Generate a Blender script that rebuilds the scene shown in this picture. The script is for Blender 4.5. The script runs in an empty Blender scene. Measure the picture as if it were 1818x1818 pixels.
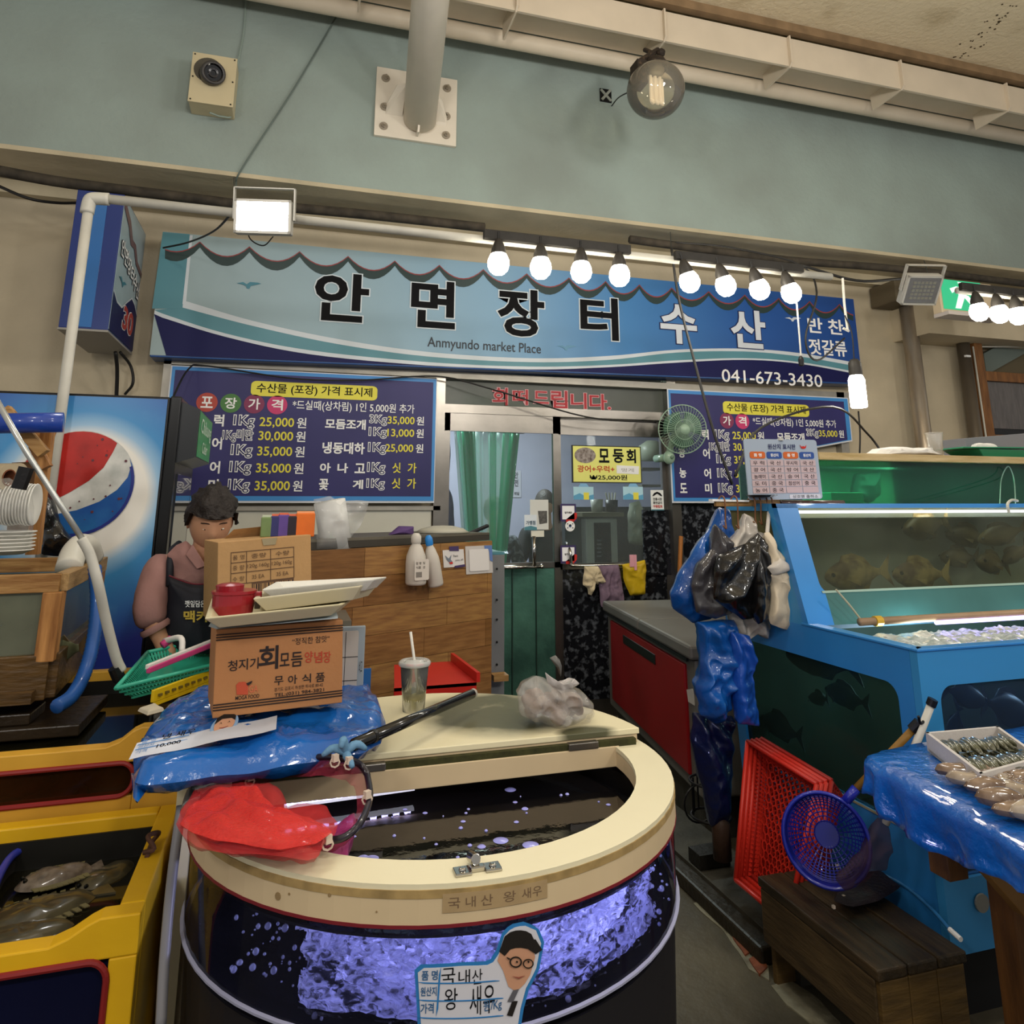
import bpy, math, random
from mathutils import Vector, Matrix, noise, Euler
random.seed(7)
SC = bpy.context.scene
COL = SC.collection
# ------------------------------------------------------------------ camera, world, lamps, exposure
F, CX, CY, H = 1277.0, 909.0, 606.0, 1.5
YAW, PIT = math.radians(16.9), math.atan(288 / 1277)
cam = bpy.data.cameras.new('camera'); camo = bpy.data.objects.new('camera', cam); COL.objects.link(camo)
camo.location = (0, 0, H); camo.rotation_euler = (math.pi / 2 + PIT, 0, -YAW)
cam.sensor_width = 36; cam.lens = F / 1818 * 36; cam.shift_x = 0; cam.shift_y = -(909 - CY) / 1818
cam.clip_start = 0.05; cam.clip_end = 60
SC.camera = camo
SC.view_settings.view_transform = 'Standard'; SC.view_settings.look = 'None'
SC.view_settings.gamma = 1; SC.view_settings.exposure = 0.42
SC.view_settings.use_curve_mapping = False
W = bpy.data.worlds.new('hall_air'); SC.world = W; W.use_nodes = True
W.node_tree.nodes['Background'].inputs[0].default_value = (1.0, 0.965, 0.91, 1)
W.node_tree.nodes['Background'].inputs[1].default_value = 0.34
def area(name, loc, rot, sx, sy, power, col=(1, .95, .88)):
 l = bpy.data.lights.new(name, 'AREA'); l.shape = 'RECTANGLE'; l.size = sx; l.size_y = sy
 l.energy = power; l.color = col
 o = bpy.data.objects.new(name, l); COL.objects.link(o); o.location = loc; o.rotation_euler = rot
 return o
# unseen fill lights above and behind the camera, standing in for hall lamps
for x_, y_, z_, e_ in ((-1.6, -.6, 2.9, 66), (.4, -.7, 2.9, 66), (2.4, -.8, 3.1, 72), (4.4, .2, 3.3, 62), (-.2, 1.5, 3.75, 34), (2.3, 1.6, 3.9, 40)):
 l_ = bpy.data.lights.new('hall_fill', 'POINT'); l_.energy = e_; l_.color = (1, .955, .885); l_.shadow_soft_size = .16
 o_ = bpy.data.objects.new('hall_fill', l_); COL.objects.link(o_); o_.location = (x_, y_, z_)
# ------------------------------------------------------------------ pixel -> real plane helpers
f0 = Vector((math.sin(YAW) * math.cos(PIT), math.cos(YAW) * math.cos(PIT), math.sin(PIT)))
r0 = Vector((math.cos(YAW), -math.sin(YAW), 0))
u0 = Vector((-math.sin(YAW) * math.sin(PIT), -math.cos(YAW) * math.sin(PIT), math.cos(PIT)))
EYE = Vector((0, 0, H))
def ray(x, y): return f0 + r0 * ((x - CX) / F) - u0 * ((y - CY) / F)
def pY(x, y, Y): d = ray(x, y); return EYE + d * (Y / d.y)
def pZ(x, y, Z): d = ray(x, y); return EYE + d * ((Z - H) / d.z)
def pX(x, y, X): d = ray(x, y); return EYE + d * (X / d.x)
def pP(x, y, P, N): d = ray(x, y); return EYE + d * ((P - EYE).dot(N) / d.dot(N))
# ------------------------------------------------------------------ materials
def lin(c):
 if isinstance(c, str):
  c = c.lstrip('#'); c = [int(c[i:i + 2], 16) / 255 for i in (0, 2, 4)]
  c = [v / 12.92 if v <= .04045 else ((v + .055) / 1.055) ** 2.4 for v in c]
 return (c[0], c[1], c[2], 1)
_M = {}
def mat(name, col, rough=.5, metal=0, var=.0, vscale=8, bump=0, bscale=40, alpha=1, trans=0, emit=0, coat=0,
  col2=None, stretch=None, detail=4, thr=None, spec=.3, sheen=0):
 """procedural principled material: base colour, optional noise towards col2, optional bump"""
 if name in _M: return _M[name]
 m = bpy.data.materials.new(name); m.use_nodes = True; _M[name] = m
 nt = m.node_tree; b = nt.nodes['Principled BSDF']; L = nt.links
 b.inputs['Base Color'].default_value = lin(col); b.inputs['Roughness'].default_value = rough
 b.inputs['Metallic'].default_value = metal; b.inputs['Alpha'].default_value = alpha
 b.inputs['Transmission Weight'].default_value = trans; b.inputs['Coat Weight'].default_value = coat
 b.inputs['Specular IOR Level'].default_value = spec
 if emit:
  b.inputs['Emission Color'].default_value = lin(col); b.inputs['Emission Strength'].default_value = emit
 tc = nt.nodes.new('ShaderNodeTexCoord'); src = tc.outputs['Object']
 if stretch:
  mp = nt.nodes.new('ShaderNodeMapping'); mp.inputs['Scale'].default_value = stretch
  L.new(src, mp.inputs['Vector']); src = mp.outputs['Vector']
 if col2 or var:
  n = nt.nodes.new('ShaderNodeTexNoise'); n.inputs['Scale'].default_value = vscale; n.inputs['Detail'].default_value = detail
  L.new(src, n.inputs['Vector'])
  r = nt.nodes.new('ShaderNodeValToRGB')
  lo, hi = thr if thr else (.3, .7)
  r.color_ramp.elements[0].position = lo; r.color_ramp.elements[1].position = hi
  c = lin(col)
  c2 = lin(col2) if col2 else tuple(max(0, v * (1 - var)) for v in c[:3]) + (1,)
  r.color_ramp.elements[0].color = c; r.color_ramp.elements[1].color = c2
  L.new(n.outputs['Fac'], r.inputs['Fac']); L.new(r.outputs['Color'], b.inputs['Base Color'])
 if bump:
  n2 = nt.nodes.new('ShaderNodeTexNoise'); n2.inputs['Scale'].default_value = bscale; n2.inputs['Detail'].default_value = 5
  L.new(src, n2.inputs['Vector'])
  bp = nt.nodes.new('ShaderNodeBump'); bp.inputs['Strength'].default_value = bump; bp.inputs['Distance'].default_value = .01
  L.new(n2.outputs['Fac'], bp.inputs['Height']); L.new(bp.outputs['Normal'], b.inputs['Normal'])
 return m
def glass(name, tint, clear=.8, rough=.03, haze=None, refl=.12, vscale=4):
 """thin pane: tinted see-through, surface reflection, optional milky dirt"""
 if name in _M: return _M[name]
 m = bpy.data.materials.new(name); m.use_nodes = True; _M[name] = m
 nt = m.node_tree; nt.nodes.clear(); L = nt.links; N = nt.nodes.new
 out = N('ShaderNodeOutputMaterial'); tr = N('ShaderNodeBsdfTransparent'); tr.inputs[0].default_value = lin(tint)
 gl = N('ShaderNodeBsdfGlossy'); gl.inputs['Roughness'].default_value = rough
 lw = N('ShaderNodeLayerWeight'); lw.inputs[0].default_value = refl
 df = N('ShaderNodeBsdfDiffuse'); df.inputs[0].default_value = lin(haze or tint)
 mx = N('ShaderNodeMixShader'); n = N('ShaderNodeTexNoise'); n.inputs['Scale'].default_value = vscale; n.inputs['Detail'].default_value = 6
 tc = N('ShaderNodeTexCoord'); L.new(tc.outputs['Object'], n.inputs['Vector'])
 mr = N('ShaderNodeMapRange'); mr.inputs['From Min'].default_value = .3; mr.inputs['From Max'].default_value = .7
 mr.inputs['To Min'].default_value = clear; mr.inputs['To Max'].default_value = max(0, clear - .14) if haze else clear
 L.new(n.outputs['Fac'], mr.inputs['Value']); L.new(mr.outputs['Result'], mx.inputs[0])
 L.new(df.outputs[0], mx.inputs[1]); L.new(tr.outputs[0], mx.inputs[2])
 m2 = N('ShaderNodeMixShader'); L.new(lw.outputs['Fresnel'], m2.inputs[0]); L.new(mx.outputs[0], m2.inputs[1]); L.new(gl.outputs[0], m2.inputs[2])
 L.new(m2.outputs[0], out.inputs[0])
 return m
def film(name, col, clear=.5, rough=.25, bump=.6, bscale=14, coat=.6):
 """thin plastic film or mesh: part see-through, shiny, creased"""
 if name in _M: return _M[name]
 m = mat(name, col, rough, bump=bump, bscale=bscale, alpha=1 - clear, coat=coat, var=.35, vscale=9)
 return m
def emis(name, col, s):
 if name in _M: return _M[name]
 m = bpy.data.materials.new(name); m.use_nodes = True; _M[name] = m
 nt = m.node_tree; nt.nodes.clear(); o = nt.nodes.new('ShaderNodeOutputMaterial'); e = nt.nodes.new('ShaderNodeEmission')
 e.inputs[0].default_value = lin(col); e.inputs[1].default_value = s; nt.links.new(e.outputs[0], o.inputs[0]); return m
def ramp_mat(name, stops, axis=0, span=(0, 1), rough=.35, angle=0, grain=0):
 """printed colour run along one object axis (ink on a sheet)"""
 m = mat(name, stops[0][1], rough); nt = m.node_tree; L = nt.links; b = nt.nodes['Principled BSDF']
 tc = nt.nodes.new('ShaderNodeTexCoord'); sp = nt.nodes.new('ShaderNodeSeparateXYZ'); L.new(tc.outputs['Object'], sp.inputs[0])
 mr = nt.nodes.new('ShaderNodeMapRange'); mr.inputs['From Min'].default_value = span[0]; mr.inputs['From Max'].default_value = span[1]
 L.new(sp.outputs[axis], mr.inputs['Value']); r = nt.nodes.new('ShaderNodeValToRGB')
 while len(r.color_ramp.elements) < len(stops): r.color_ramp.elements.new(.5)
 for e, (p, c) in zip(r.color_ramp.elements, stops): e.position = p; e.color = lin(c)
 L.new(mr.outputs[0], r.inputs[0]); L.new(r.outputs[0], b.inputs['Base Color']); return m
# ------------------------------------------------------------------ mesh builder
def V(*a): return Vector(a if len(a) > 1 else a[0])
class MB:
 def __init__(s): s.v = []; s.f = []
 def add(s, vs, fs):
  n = len(s.v); s.v += [Vector(v) for v in vs]; s.f += [tuple(i + n for i in f) for f in fs]; return s
 def hexa(s, p):      # 8 corners: bottom 4 (ccw), top 4
  return s.add(p, [(3, 2, 1, 0), (4, 5, 6, 7), (0, 1, 5, 4), (1, 2, 6, 5), (2, 3, 7, 6), (3, 0, 4, 7)])
 def box(s, a, b, rot=None, piv=None):
  a = Vector(a); b = Vector(b)
  lo = Vector([min(a[i], b[i]) for i in range(3)]); hi = Vector([max(a[i], b[i]) for i in range(3)])
  p = [V(lo.x, lo.y, lo.z), V(hi.x, lo.y, lo.z), V(hi.x, hi.y, lo.z), V(lo.x, hi.y, lo.z),
     V(lo.x, lo.y, hi.z), V(hi.x, lo.y, hi.z), V(hi.x, hi.y, hi.z), V(lo.x, hi.y, hi.z)]
  if rot is not None:
   R = Euler(rot).to_matrix(); c = Vector(piv) if piv is not None else (lo + hi) / 2
   p = [R @ (q - c) + c for q in p]
  return s.hexa(p)
 def slab(s, q, n):   # quad corners + thickness vector
  q = [Vector(x) for x in q]; n = Vector(n)
  nn = (q[1] - q[0]).cross(q[2] - q[1])
  if nn.dot(n) < 0: q = q[::-1]
  return s.hexa(q + [x + n for x in q])
 def poly(s, pts, n):  # prism from outline + thickness vector
  k = len(pts); pts = [Vector(p) for p in pts]; n = Vector(n)
  nn = Vector((0, 0, 0))
  for i in range(k): nn += pts[i].cross(pts[(i + 1) % k])
  if nn.dot(n) < 0: pts = pts[::-1]
  return s.add(pts + [p + n for p in pts], [tuple(range(k))[::-1], tuple(range(k, 2 * k))] +
       [(i, (i + 1) % k, k + (i + 1) % k, k + i) for i in range(k)])
 def tube(s, pts, r, seg=8, cap=True, closed=False):
  pts = [Vector(p) for p in pts]; n = len(pts)
  rs = r if isinstance(r, (list, tuple)) else [r] * n
  base = len(s.v); ref = None
  for i, p in enumerate(pts):
   if closed: t = pts[(i + 1) % n] - pts[i - 1]
   else: t = (pts[min(i + 1, n - 1)] - pts[max(i - 1, 0)])
   t.normalize()
   if ref is None:
    ref = t.orthogonal().normalized()
   ref = (ref - t * ref.dot(t)); ref = ref.normalized() if ref.length > 1e-6 else t.orthogonal().normalized()
   w = t.cross(ref)
   for k in range(seg):
    a = 2 * math.pi * k / seg
    s.v.append(p + (ref * math.cos(a) + w * math.sin(a)) * rs[i])
  m = n if closed else n - 1
  for i in range(m):
   for k in range(seg):
    a = base + i * seg + k; b = base + i * seg + (k + 1) % seg
    j = (i + 1) % n
    c = base + j * seg + (k + 1) % seg; d = base + j * seg + k
    s.f.append((a, b, c, d))
  if cap and not closed:
   s.f.append(tuple(base + k for k in range(seg))[::-1]); s.f.append(tuple(base + (n - 1) * seg + k for k in range(seg)))
  return s
 def lathe(s, prof, c, axis=(0, 0, 1), seg=24, a0=0, a1=2 * math.pi):
  c = Vector(c); ax = Vector(axis).normalized(); e = ax.orthogonal().normalized() if abs(ax.z) < .99 else Vector((1, 0, 0)); g = ax.cross(e)
  full = abs(a1 - a0 - 2 * math.pi) < 1e-6; cols = seg if full else seg + 1; base = len(s.v)
  for r, h in prof:
   for k in range(cols):
    a = a0 + (a1 - a0) * k / seg
    s.v.append(c + ax * h + (e * math.cos(a) + g * math.sin(a)) * r)
  for i in range(len(prof) - 1):
   for k in range(seg):
    k2 = (k + 1) % cols
    s.f.append((base + i * cols + k, base + i * cols + k2, base + (i + 1) * cols + k2, base + (i + 1) * cols + k))
  return s
 def ball(s, c, r, seg=12, rings=8, sc=(1, 1, 1), rot=None):
  c = Vector(c); R = Euler(rot).to_matrix() if rot else Matrix.Identity(3); vs = []; fs = []
  for i in range(rings + 1):
   th = math.pi * i / rings
   for k in range(seg):
    a = 2 * math.pi * k / seg
    q = V(math.sin(th) * math.cos(a) * sc[0], math.sin(th) * math.sin(a) * sc[1], math.cos(th) * sc[2]) * r
    vs.append(c + R @ q)
  for i in range(rings):
   for k in range(seg):
    fs.append((i * seg + k, (i + 1) * seg + k, (i + 1) * seg + (k + 1) % seg, i * seg + (k + 1) % seg))
  return s.add(vs, fs)
 def disc(s, c, r, n, seg=24, r2=None, t=.002):
  n = Vector(n).normalized(); c = Vector(c); e = n.orthogonal().normalized(); g = n.cross(e); r2 = r2 or r
  pts = [c + e * math.cos(2 * math.pi * k / seg) * r + g * math.sin(2 * math.pi * k / seg) * r2 for k in range(seg)]
  return s.poly(pts, n * t)
 def pillow(s, outline, d, tf, tb=None, amp=.01, freq=12, N=56, rings=9, power=.5, radial=0, nrad=9, seed=0, centre=None):
  """closed soft body: outline loop swelled along +-d, with creases"""
  d = Vector(d).normalized(); tb = tf if tb is None else tb
  pts = [Vector(p) for p in outline]; k = len(pts)
  seg = [(pts[(i + 1) % k] - pts[i]).length for i in range(k)]; tot = sum(seg); res = []; acc = 0; i = 0
  for j in range(N):
   t = tot * j / N
   while acc + seg[i] < t and i < k - 1: acc += seg[i]; i += 1
   res.append(pts[i].lerp(pts[(i + 1) % k], min(1, (t - acc) / seg[i])))
  c = Vector(centre) if centre is not None else sum(res, Vector((0, 0, 0))) / N
  hang = abs(d.z) < .5; ax_ = d.cross(Vector((0, 0, 1))).normalized() if hang else d.orthogonal().normalized(); ay_ = d.cross(ax_)
  top = max(res, key=lambda p: p.z) + Vector((0, 0, .05)); size = max((p - c).length for p in res); N = N; rings = rings
  vs = []; fs = []
  for side in (1, -1):
   th = tf if side > 0 else tb; b0 = len(vs)
   for q in range(rings + 1):
    u = q / rings
    for j, p in enumerate(res):
     x = c.lerp(p, u)
     env = (1 - u ** 2.4) ** power
     off = th * env
     nz = noise.noise(x * freq + Vector((seed, side * 3, seed))) * amp * (1 if side > 0 else .7)
     if hang:   # folds fan out below the hanging point
      w_ = x - top; an_ = math.atan2(w_.dot(ax_), -w_.z + .02); fold = math.sin(an_ * nrad * 1.6 + seed + 3 * noise.noise(x * 6 + Vector((seed, 0, 0)))) * min(1, w_.length / (size * .6))
     else:
      fold = math.sin((x - c).dot(ax_) / size * nrad * 1.3 + 4 * noise.noise(x * 5)) * noise.noise(x * 4 + Vector((0, seed, 5))) * 2
     rg = 1 - 2.6 * abs(noise.noise(x * freq * 1.3 + Vector((seed, 7, side))))
     nz += rg * amp * .45; rad = radial * fold * (1 - u ** 6)
     edge = noise.noise_vector(x * freq * .7 + Vector((seed, 0, 0))) * amp * .5 * u
     vs.append(x + d * side * (off + (nz + rad) * (1 if u < .999 else 0)) + edge)
   for q in range(rings):
    for j in range(N):
     a = b0 + q * N + j; b = b0 + q * N + (j + 1) % N; cc = b0 + (q + 1) * N + (j + 1) % N; e = b0 + (q + 1) * N + j
     fs.append((a, e, cc, b) if side > 0 else (a, b, cc, e))
  # weld rims: last rings of both sides share positions (same edge noise)
  n = N * (rings + 1)
  for j in range(N): vs[n + rings * N + j] = vs[rings * N + j].copy()
  return s.add(vs, fs)
 def build(s, name, m, parent=None, bevel=0, smooth=False, kind=None, label=None):
  me = bpy.data.meshes.new(name)
  off = worldof(parent) if parent else Vector((0, 0, 0))
  me.from_pydata([v - off for v in s.v], [], s.f); me.update()
  if smooth:
   me.polygons.foreach_set('use_smooth', [True] * len(me.polygons))
  o = bpy.data.objects.new(name, me); COL.objects.link(o)
  if parent: o.parent = parent
  me.materials.append(m)
  if bevel:
   b = o.modifiers.new('bevel', 'BEVEL'); b.width = bevel; b.segments = 2; b.limit_method = 'ANGLE'
  if kind: o['kind'] = kind
  if label: o['label'] = label
  return o
def worldof(o):
 v = Vector((0, 0, 0))
 while o: v += o.location; o = o.parent
 return v
def thing(name, label, cat, loc=(0, 0, 0), group=None):
 o = bpy.data.objects.new(name, None); COL.objects.link(o); o.location = loc; o.empty_display_size = .05
 o['label'] = label; o['category'] = cat
 if group: o['group'] = group
 return o
def tag(o, label, cat, group=None, kind=None):
 o['label'] = label; o['category'] = cat
 if group: o['group'] = group
 if kind: o['kind'] = kind
 return o
def struct(o): o['kind'] = 'structure'; return o
def dup(root, loc, rot=None, label=None, scale=None):
 r = root.copy(); COL.objects.link(r); r.location = loc
 if rot is not None: r.rotation_euler = rot
 if scale is not None: r.scale = scale
 if label: r['label'] = label
 for ch in list(root.children):
  c = ch.copy(); COL.objects.link(c); c.parent = r
  for g in ch.children:
   d = g.copy(); COL.objects.link(d); d.parent = c
 return r
def curve_pts(ctrl, n=8):
 """smooth line through control points"""
 P = [Vector(p) for p in ctrl]; P = [P[0] * 2 - P[1]] + P + [P[-1] * 2 - P[-2]]; out = []
 for i in range(1, len(P) - 2):
  a, b, c, d = P[i - 1], P[i], P[i + 1], P[i + 2]
  for k in range(n):
   t = k / n
   out.append(.5 * ((2 * b) + (c - a) * t + (2 * a - 5 * b + 4 * c - d) * t * t + (3 * b - a - 3 * c + d) * t ** 3))
 out.append(P[-2]); return out
# ------------------------------------------------------------------ flat printed sheets and lettering
class Sheet:
 def __init__(s, TL, TR, BL):
  s.o = Vector(TL); s.u = Vector(TR) - s.o; s.v = Vector(BL) - s.o; s.n = s.v.cross(s.u).normalized()
  if s.n.dot(EYE - s.o) < 0: s.n = -s.n
 def at(s, a, b, e=0): return s.o + s.u * a + s.v * b + s.n * e
 def px(s, x, y):
  p = pP(x, y, s.o, s.n) - s.o; uu, uv, vv = s.u.dot(s.u), s.u.dot(s.v), s.v.dot(s.v)
  pu, pv = p.dot(s.u), p.dot(s.v); D = uu * vv - uv * uv
  return ((pu * vv - pv * uv) / D, (pv * uu - pu * uv) / D)
_tc = {}
def text_mesh(body, off):
 k = (body, off)
 if k in _tc: return _tc[k]
 c = bpy.data.curves.new('t', 'FONT'); c.body = body; c.offset = off; c.resolution_u = 3; c.fill_mode = 'FRONT'
 o = bpy.data.objects.new('t', c); COL.objects.link(o); bpy.context.view_layer.update()
 me = bpy.data.meshes.new_from_object(o.evaluated_get(bpy.context.evaluated_depsgraph_get()))
 r = ([v.co.copy() for v in me.vertices], [tuple(p.vertices) for p in me.polygons])
 bpy.data.objects.remove(o); bpy.data.curves.remove(c); bpy.data.meshes.remove(me)
 _tc[k] = r; return r
def lettering(sh, body, a0, b0, a1, b1, m, parent, bold=0, outline=None, om=None, e=.003, name='lettering'):
 """writing laid flat on a sheet, filling the box a0..a1, b0..b1 (fractions of the sheet)"""
 bv, bf = text_mesh(body, bold)
 x0 = min(v.x for v in bv); x1 = max(v.x for v in bv); y0 = min(v.y for v in bv); y1 = max(v.y for v in bv)
 def put(vs, fs, ee, mm, nm):
  M_ = MB(); M_.add([sh.at(a0 + (a1 - a0) * (v.x - x0) / (x1 - x0), b1 + (b0 - b1) * (v.y - y0) / max(1e-6, y1 - y0), ee) for v in vs], fs)
  return M_.build(nm, mm, parent)
 if outline:
  ov, of = text_mesh(body, outline); put(ov, of, e, om, name + '_outline'); e += .003
 return put(bv, bf, e, m, name)
def ltpx(sh, body, x0, yt, yb, x1, m, parent, **k):
 a0, b0 = sh.px(x0, yt); _, b1 = sh.px(x0, yb); a1, _ = sh.px(x1, (yt + yb) / 2)
 return lettering(sh, body, a0, b0, a1, b1, m, parent, **k)
def patch(sh, pts, m, parent, e=.002, t=.001, name='print'):
 """flat inlay on a sheet given by fraction points"""
 return MB().poly([sh.at(a, b, e) for a, b in pts], sh.n * t).build(name, m, parent)
def rrect(a0, b0, a1, b1, ra, rb, n=4):
 out = []
 for cx, cy, s0 in ((a1 - ra, b0 + rb, -90), (a1 - ra, b1 - rb, 0), (a0 + ra, b1 - rb, 90), (a0 + ra, b0 + rb, 180)):
  for k in range(n + 1):
   a = math.radians(s0 + 90 * k / n); out.append((cx + ra * math.cos(a), cy + rb * math.sin(a)))
 return out
def ell(cx, cy, rx, ry, n=28): return [(cx + rx * math.cos(2 * math.pi * k / n), cy + ry * math.sin(2 * math.pi * k / n)) for k in range(n)]
# common inks and plastics
WHITE = mat('ink_white', '#e6e6e6', .6, spec=.15); BLACK = mat('ink_black', '#0e0e12', .6, spec=.12); YEL = mat('ink_yellow', '#dcd250', .6, spec=.15)
RED = mat('ink_red', '#b8302c', .6, spec=.15); NAVY = mat('ink_navy', '#1c1e50', .6, spec=.12); BLK = mat('black_plastic', '#101012', .4, bump=.1, bscale=80)
CREAM = mat('cream_paint', '#c3b69c', .8, var=.18, vscale=2.5, bump=.25, bscale=35)
STEEL = mat('stainless', '#8c8780', .28, metal=.9, var=.3, vscale=3, bump=.05, bscale=30)
PVC = mat('white_pvc', '#c2bfb4', .4, var=.15, vscale=10)
WOOD = mat('pale_pine', '#b08a55', .6, col2='#7a5228', vscale=5, stretch=(1, 9, 9), bump=.3, bscale=12)
WOODZ = mat('pale_pine_upright', '#b5824a', .6, col2='#74481f', vscale=5, stretch=(9, 9, 1), bump=.3, bscale=12)
WETWOOD = mat('wet_wood', '#5c4424', .35, col2='#2e2010', vscale=6, stretch=(1, 6, 6), bump=.4, bscale=14)
RUST = mat('rusty_metal', '#5a3a26', .8, var=.5, vscale=30)
CABLE = mat('black_cable', '#1c1b1a', .5)
# ================================================================== THE SETTING
YW, YT, ZS = 5.2, 4.63, 3.59
concrete = mat('wet_concrete', '#5c5646', .42, col2='#38342a', vscale=2.2, bump=.35, bscale=22, detail=8)
fl = struct(MB().box((-4, -3, -.1), (9, 8.5, 0)).build('floor', concrete))
# worn patch of the floor where bricks show through the screed
mortar = mat('pale_mortar', '#8c8873', .7, col2='#5f5a49', vscale=14, bump=.6, bscale=40)
brickm = mat('worn_brick', '#8a4a2c', .75, col2='#5d3422', vscale=18, bump=.5, bscale=50)
def floorpatch(pts, m, h, nm):
 rnd = []
 P = [pZ(x, y, 0) for x, y in pts]
 for i in range(len(P)):
  a, b = P[i], P[(i + 1) % len(P)]
  for k in range(4):
   p = a.lerp(b, k / 4); nv = noise.noise_vector(p * 9) * .022; rnd.append(p + V(nv.x, nv.y, 0))
 MB().poly(rnd, (0, 0, h)).build(nm, m, fl)
floorpatch([(1232, 1606), (1275, 1586), (1330, 1640), (1372, 1690), (1368, 1740), (1330, 1720), (1290, 1668)], mortar, .004, 'mortar_patch')
floorpatch([(1400, 1735), (1440, 1770), (1500, 1818), (1460, 1830), (1400, 1790), (1372, 1752)], mortar, .004, 'mortar_patch')
for pts in ([(1256, 1622), (1284, 1610), (1312, 1640), (1282, 1655)], [(1292, 1660), (1322, 1650), (1352, 1684), (1322, 1702)], [(1330, 1708), (1358, 1696), (1368, 1722), (1350, 1732)]):
 floorpatch(pts, brickm, .009, 'brick')
kerbm = mat('kerb_stone', '#454238', .7, var=.4, vscale=9, bump=.5, bscale=25)
xa = pY(781, 800, YW).x; xb = pY(1188, 800, YW).x
wb = MB(); wb.box((-4, YW, 0), (xa, YW + .15, 5.2)); wb.box((xb, YW, 0), (9, YW + .15, 5.2)); wb.box((xa, YW, 2.62), (xb, YW + .15, 5.2))
wbo = struct(wb.build('wall_back', CREAM))
teal = mat('teal_paint', '#95a49e', .75, col2='#858f89', vscale=1.2, bump=.5, bscale=26, detail=6)
struct(MB().box((-4, YT, ZS), (9, YT + .06, 5.3)).build('wall_upper', teal))
soff = mat('soffit_plaster', '#c2b69a', .8, var=.25, vscale=3, bump=.4, bscale=25)
struct(MB().box((-4, YT, ZS - .03), (9, YW, ZS)).build('trim_1', soff))
struct(MB().box((-4, YW - .10, ZS - .12), (9, YW, ZS - .03)).build('trim_2', soff))
ceilm = mat('ceiling_plaster', '#d6c6a6', .9, col2='#b8a684', vscale=3.2, bump=.8, bscale=30, detail=9, thr=(.55, .8))
ZC = 5.05
ceo = struct(MB().box((-4, -3, ZC), (9, YT, ZC + .1)).build('ceiling', ceilm))
spots = MB(); rr = random.Random(3)
for i in range(46):
 p = pZ(1690 + i * 2.4 + rr.uniform(-12, 12), 108 - i * 2.1 + rr.uniform(-14, 14), ZC)
 spots.disc(p + V(0, 0, -.003), rr.uniform(.003, .009), (0, 0, 1), 6, t=.003)
o = spots.build('pit_mark', mat('pit_shadow', '#4a3c28', .9), ceo); o['kind'] = 'stuff'
# dirty strip between beam and ceiling
struct(MB().box((-4, 3.96, ZC - .07), (9, 4.02, ZC)).build('trim_3', mat('brown_edge', '#8f7556', .8, var=.3, vscale=9)))
# window-less left and right market sides are open.  Interior behind the shop door:
lav = mat('lilac_wallpaper', '#9b9caf', .8, var=.06)
ir = MB(); ir.box((-1, 8.2, 0), (6, 8.3, 3.2)); struct(ir.build('wall_inner', lav))
struct(MB().box((xa - .9, YW + .15, 0), (xa - .8, 8.2, 3.2)).build('wall_inner_left', lav))
struct(MB().box((xb + 1.6, YW + .15, 0), (xb + 1.7, 8.2, 3.2)).build('wall_inner_right', lav))
struct(MB().box((-1, YW + .15, 2.95), (6, 8.2, 3.0)).build('ceiling_inner', mat('inner_ceiling', '#c8c8c0', .8)))
area('room_lamp', (1.6, 6.7, 2.9), (0, 0, 0), .9, .4, 120, (.95, .97, 1))
# upper pale band on the inner wall
struct(MB().box((-1, 8.17, 2.35), (6, 8.2, 2.95)).build('trim_4', mat('inner_panel', '#b9bab0', .7)))
# ================================================================== STEEL OVERHEAD
beige = mat('beige_gloss_paint', '#d6c8b2', .45, var=.1, vscale=4)
zb0 = pY(1217, 80, 4.0).z; zb1 = pY(1217, 28, 4.0).z
t = thing('steel_beam', 'long beige steel beam with stiffener plates running under the plaster ceiling', 'beam', (2, 4.1, zb0))
MB().box((-4, 4.0, zb0), (9, 4.02, zb1)).build('front_flange', beige, t)
MB().box((-4, 4.02, (zb0 + zb1) / 2), (9, 4.36, (zb0 + zb1) / 2 + .012)).build('web', beige, t)
for x in (390, 640, 915, 1180, 1405, 1605, 1795):
 xx = pY(x, 60 + (x - 915) * .2, 4.0).x
 MB().poly([(xx, 3.97, zb1), (xx, 3.97, zb0 + .02), (xx, 4.0, zb0 - .01), (xx, 4.30, zb0 - .02), (xx, 4.32, zb1)], (.012, 0, 0)).build('stiffener', beige, t)
zp = pY(1217, 131, 4.42).z
tag(MB().tube([(-4, 4.42, zp), (9, 4.42, zp)], .062, 20).build('steel_pipe', beige, smooth=True), 'thick round beige pipe running behind the stiffened steel beam', 'pipe')
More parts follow.
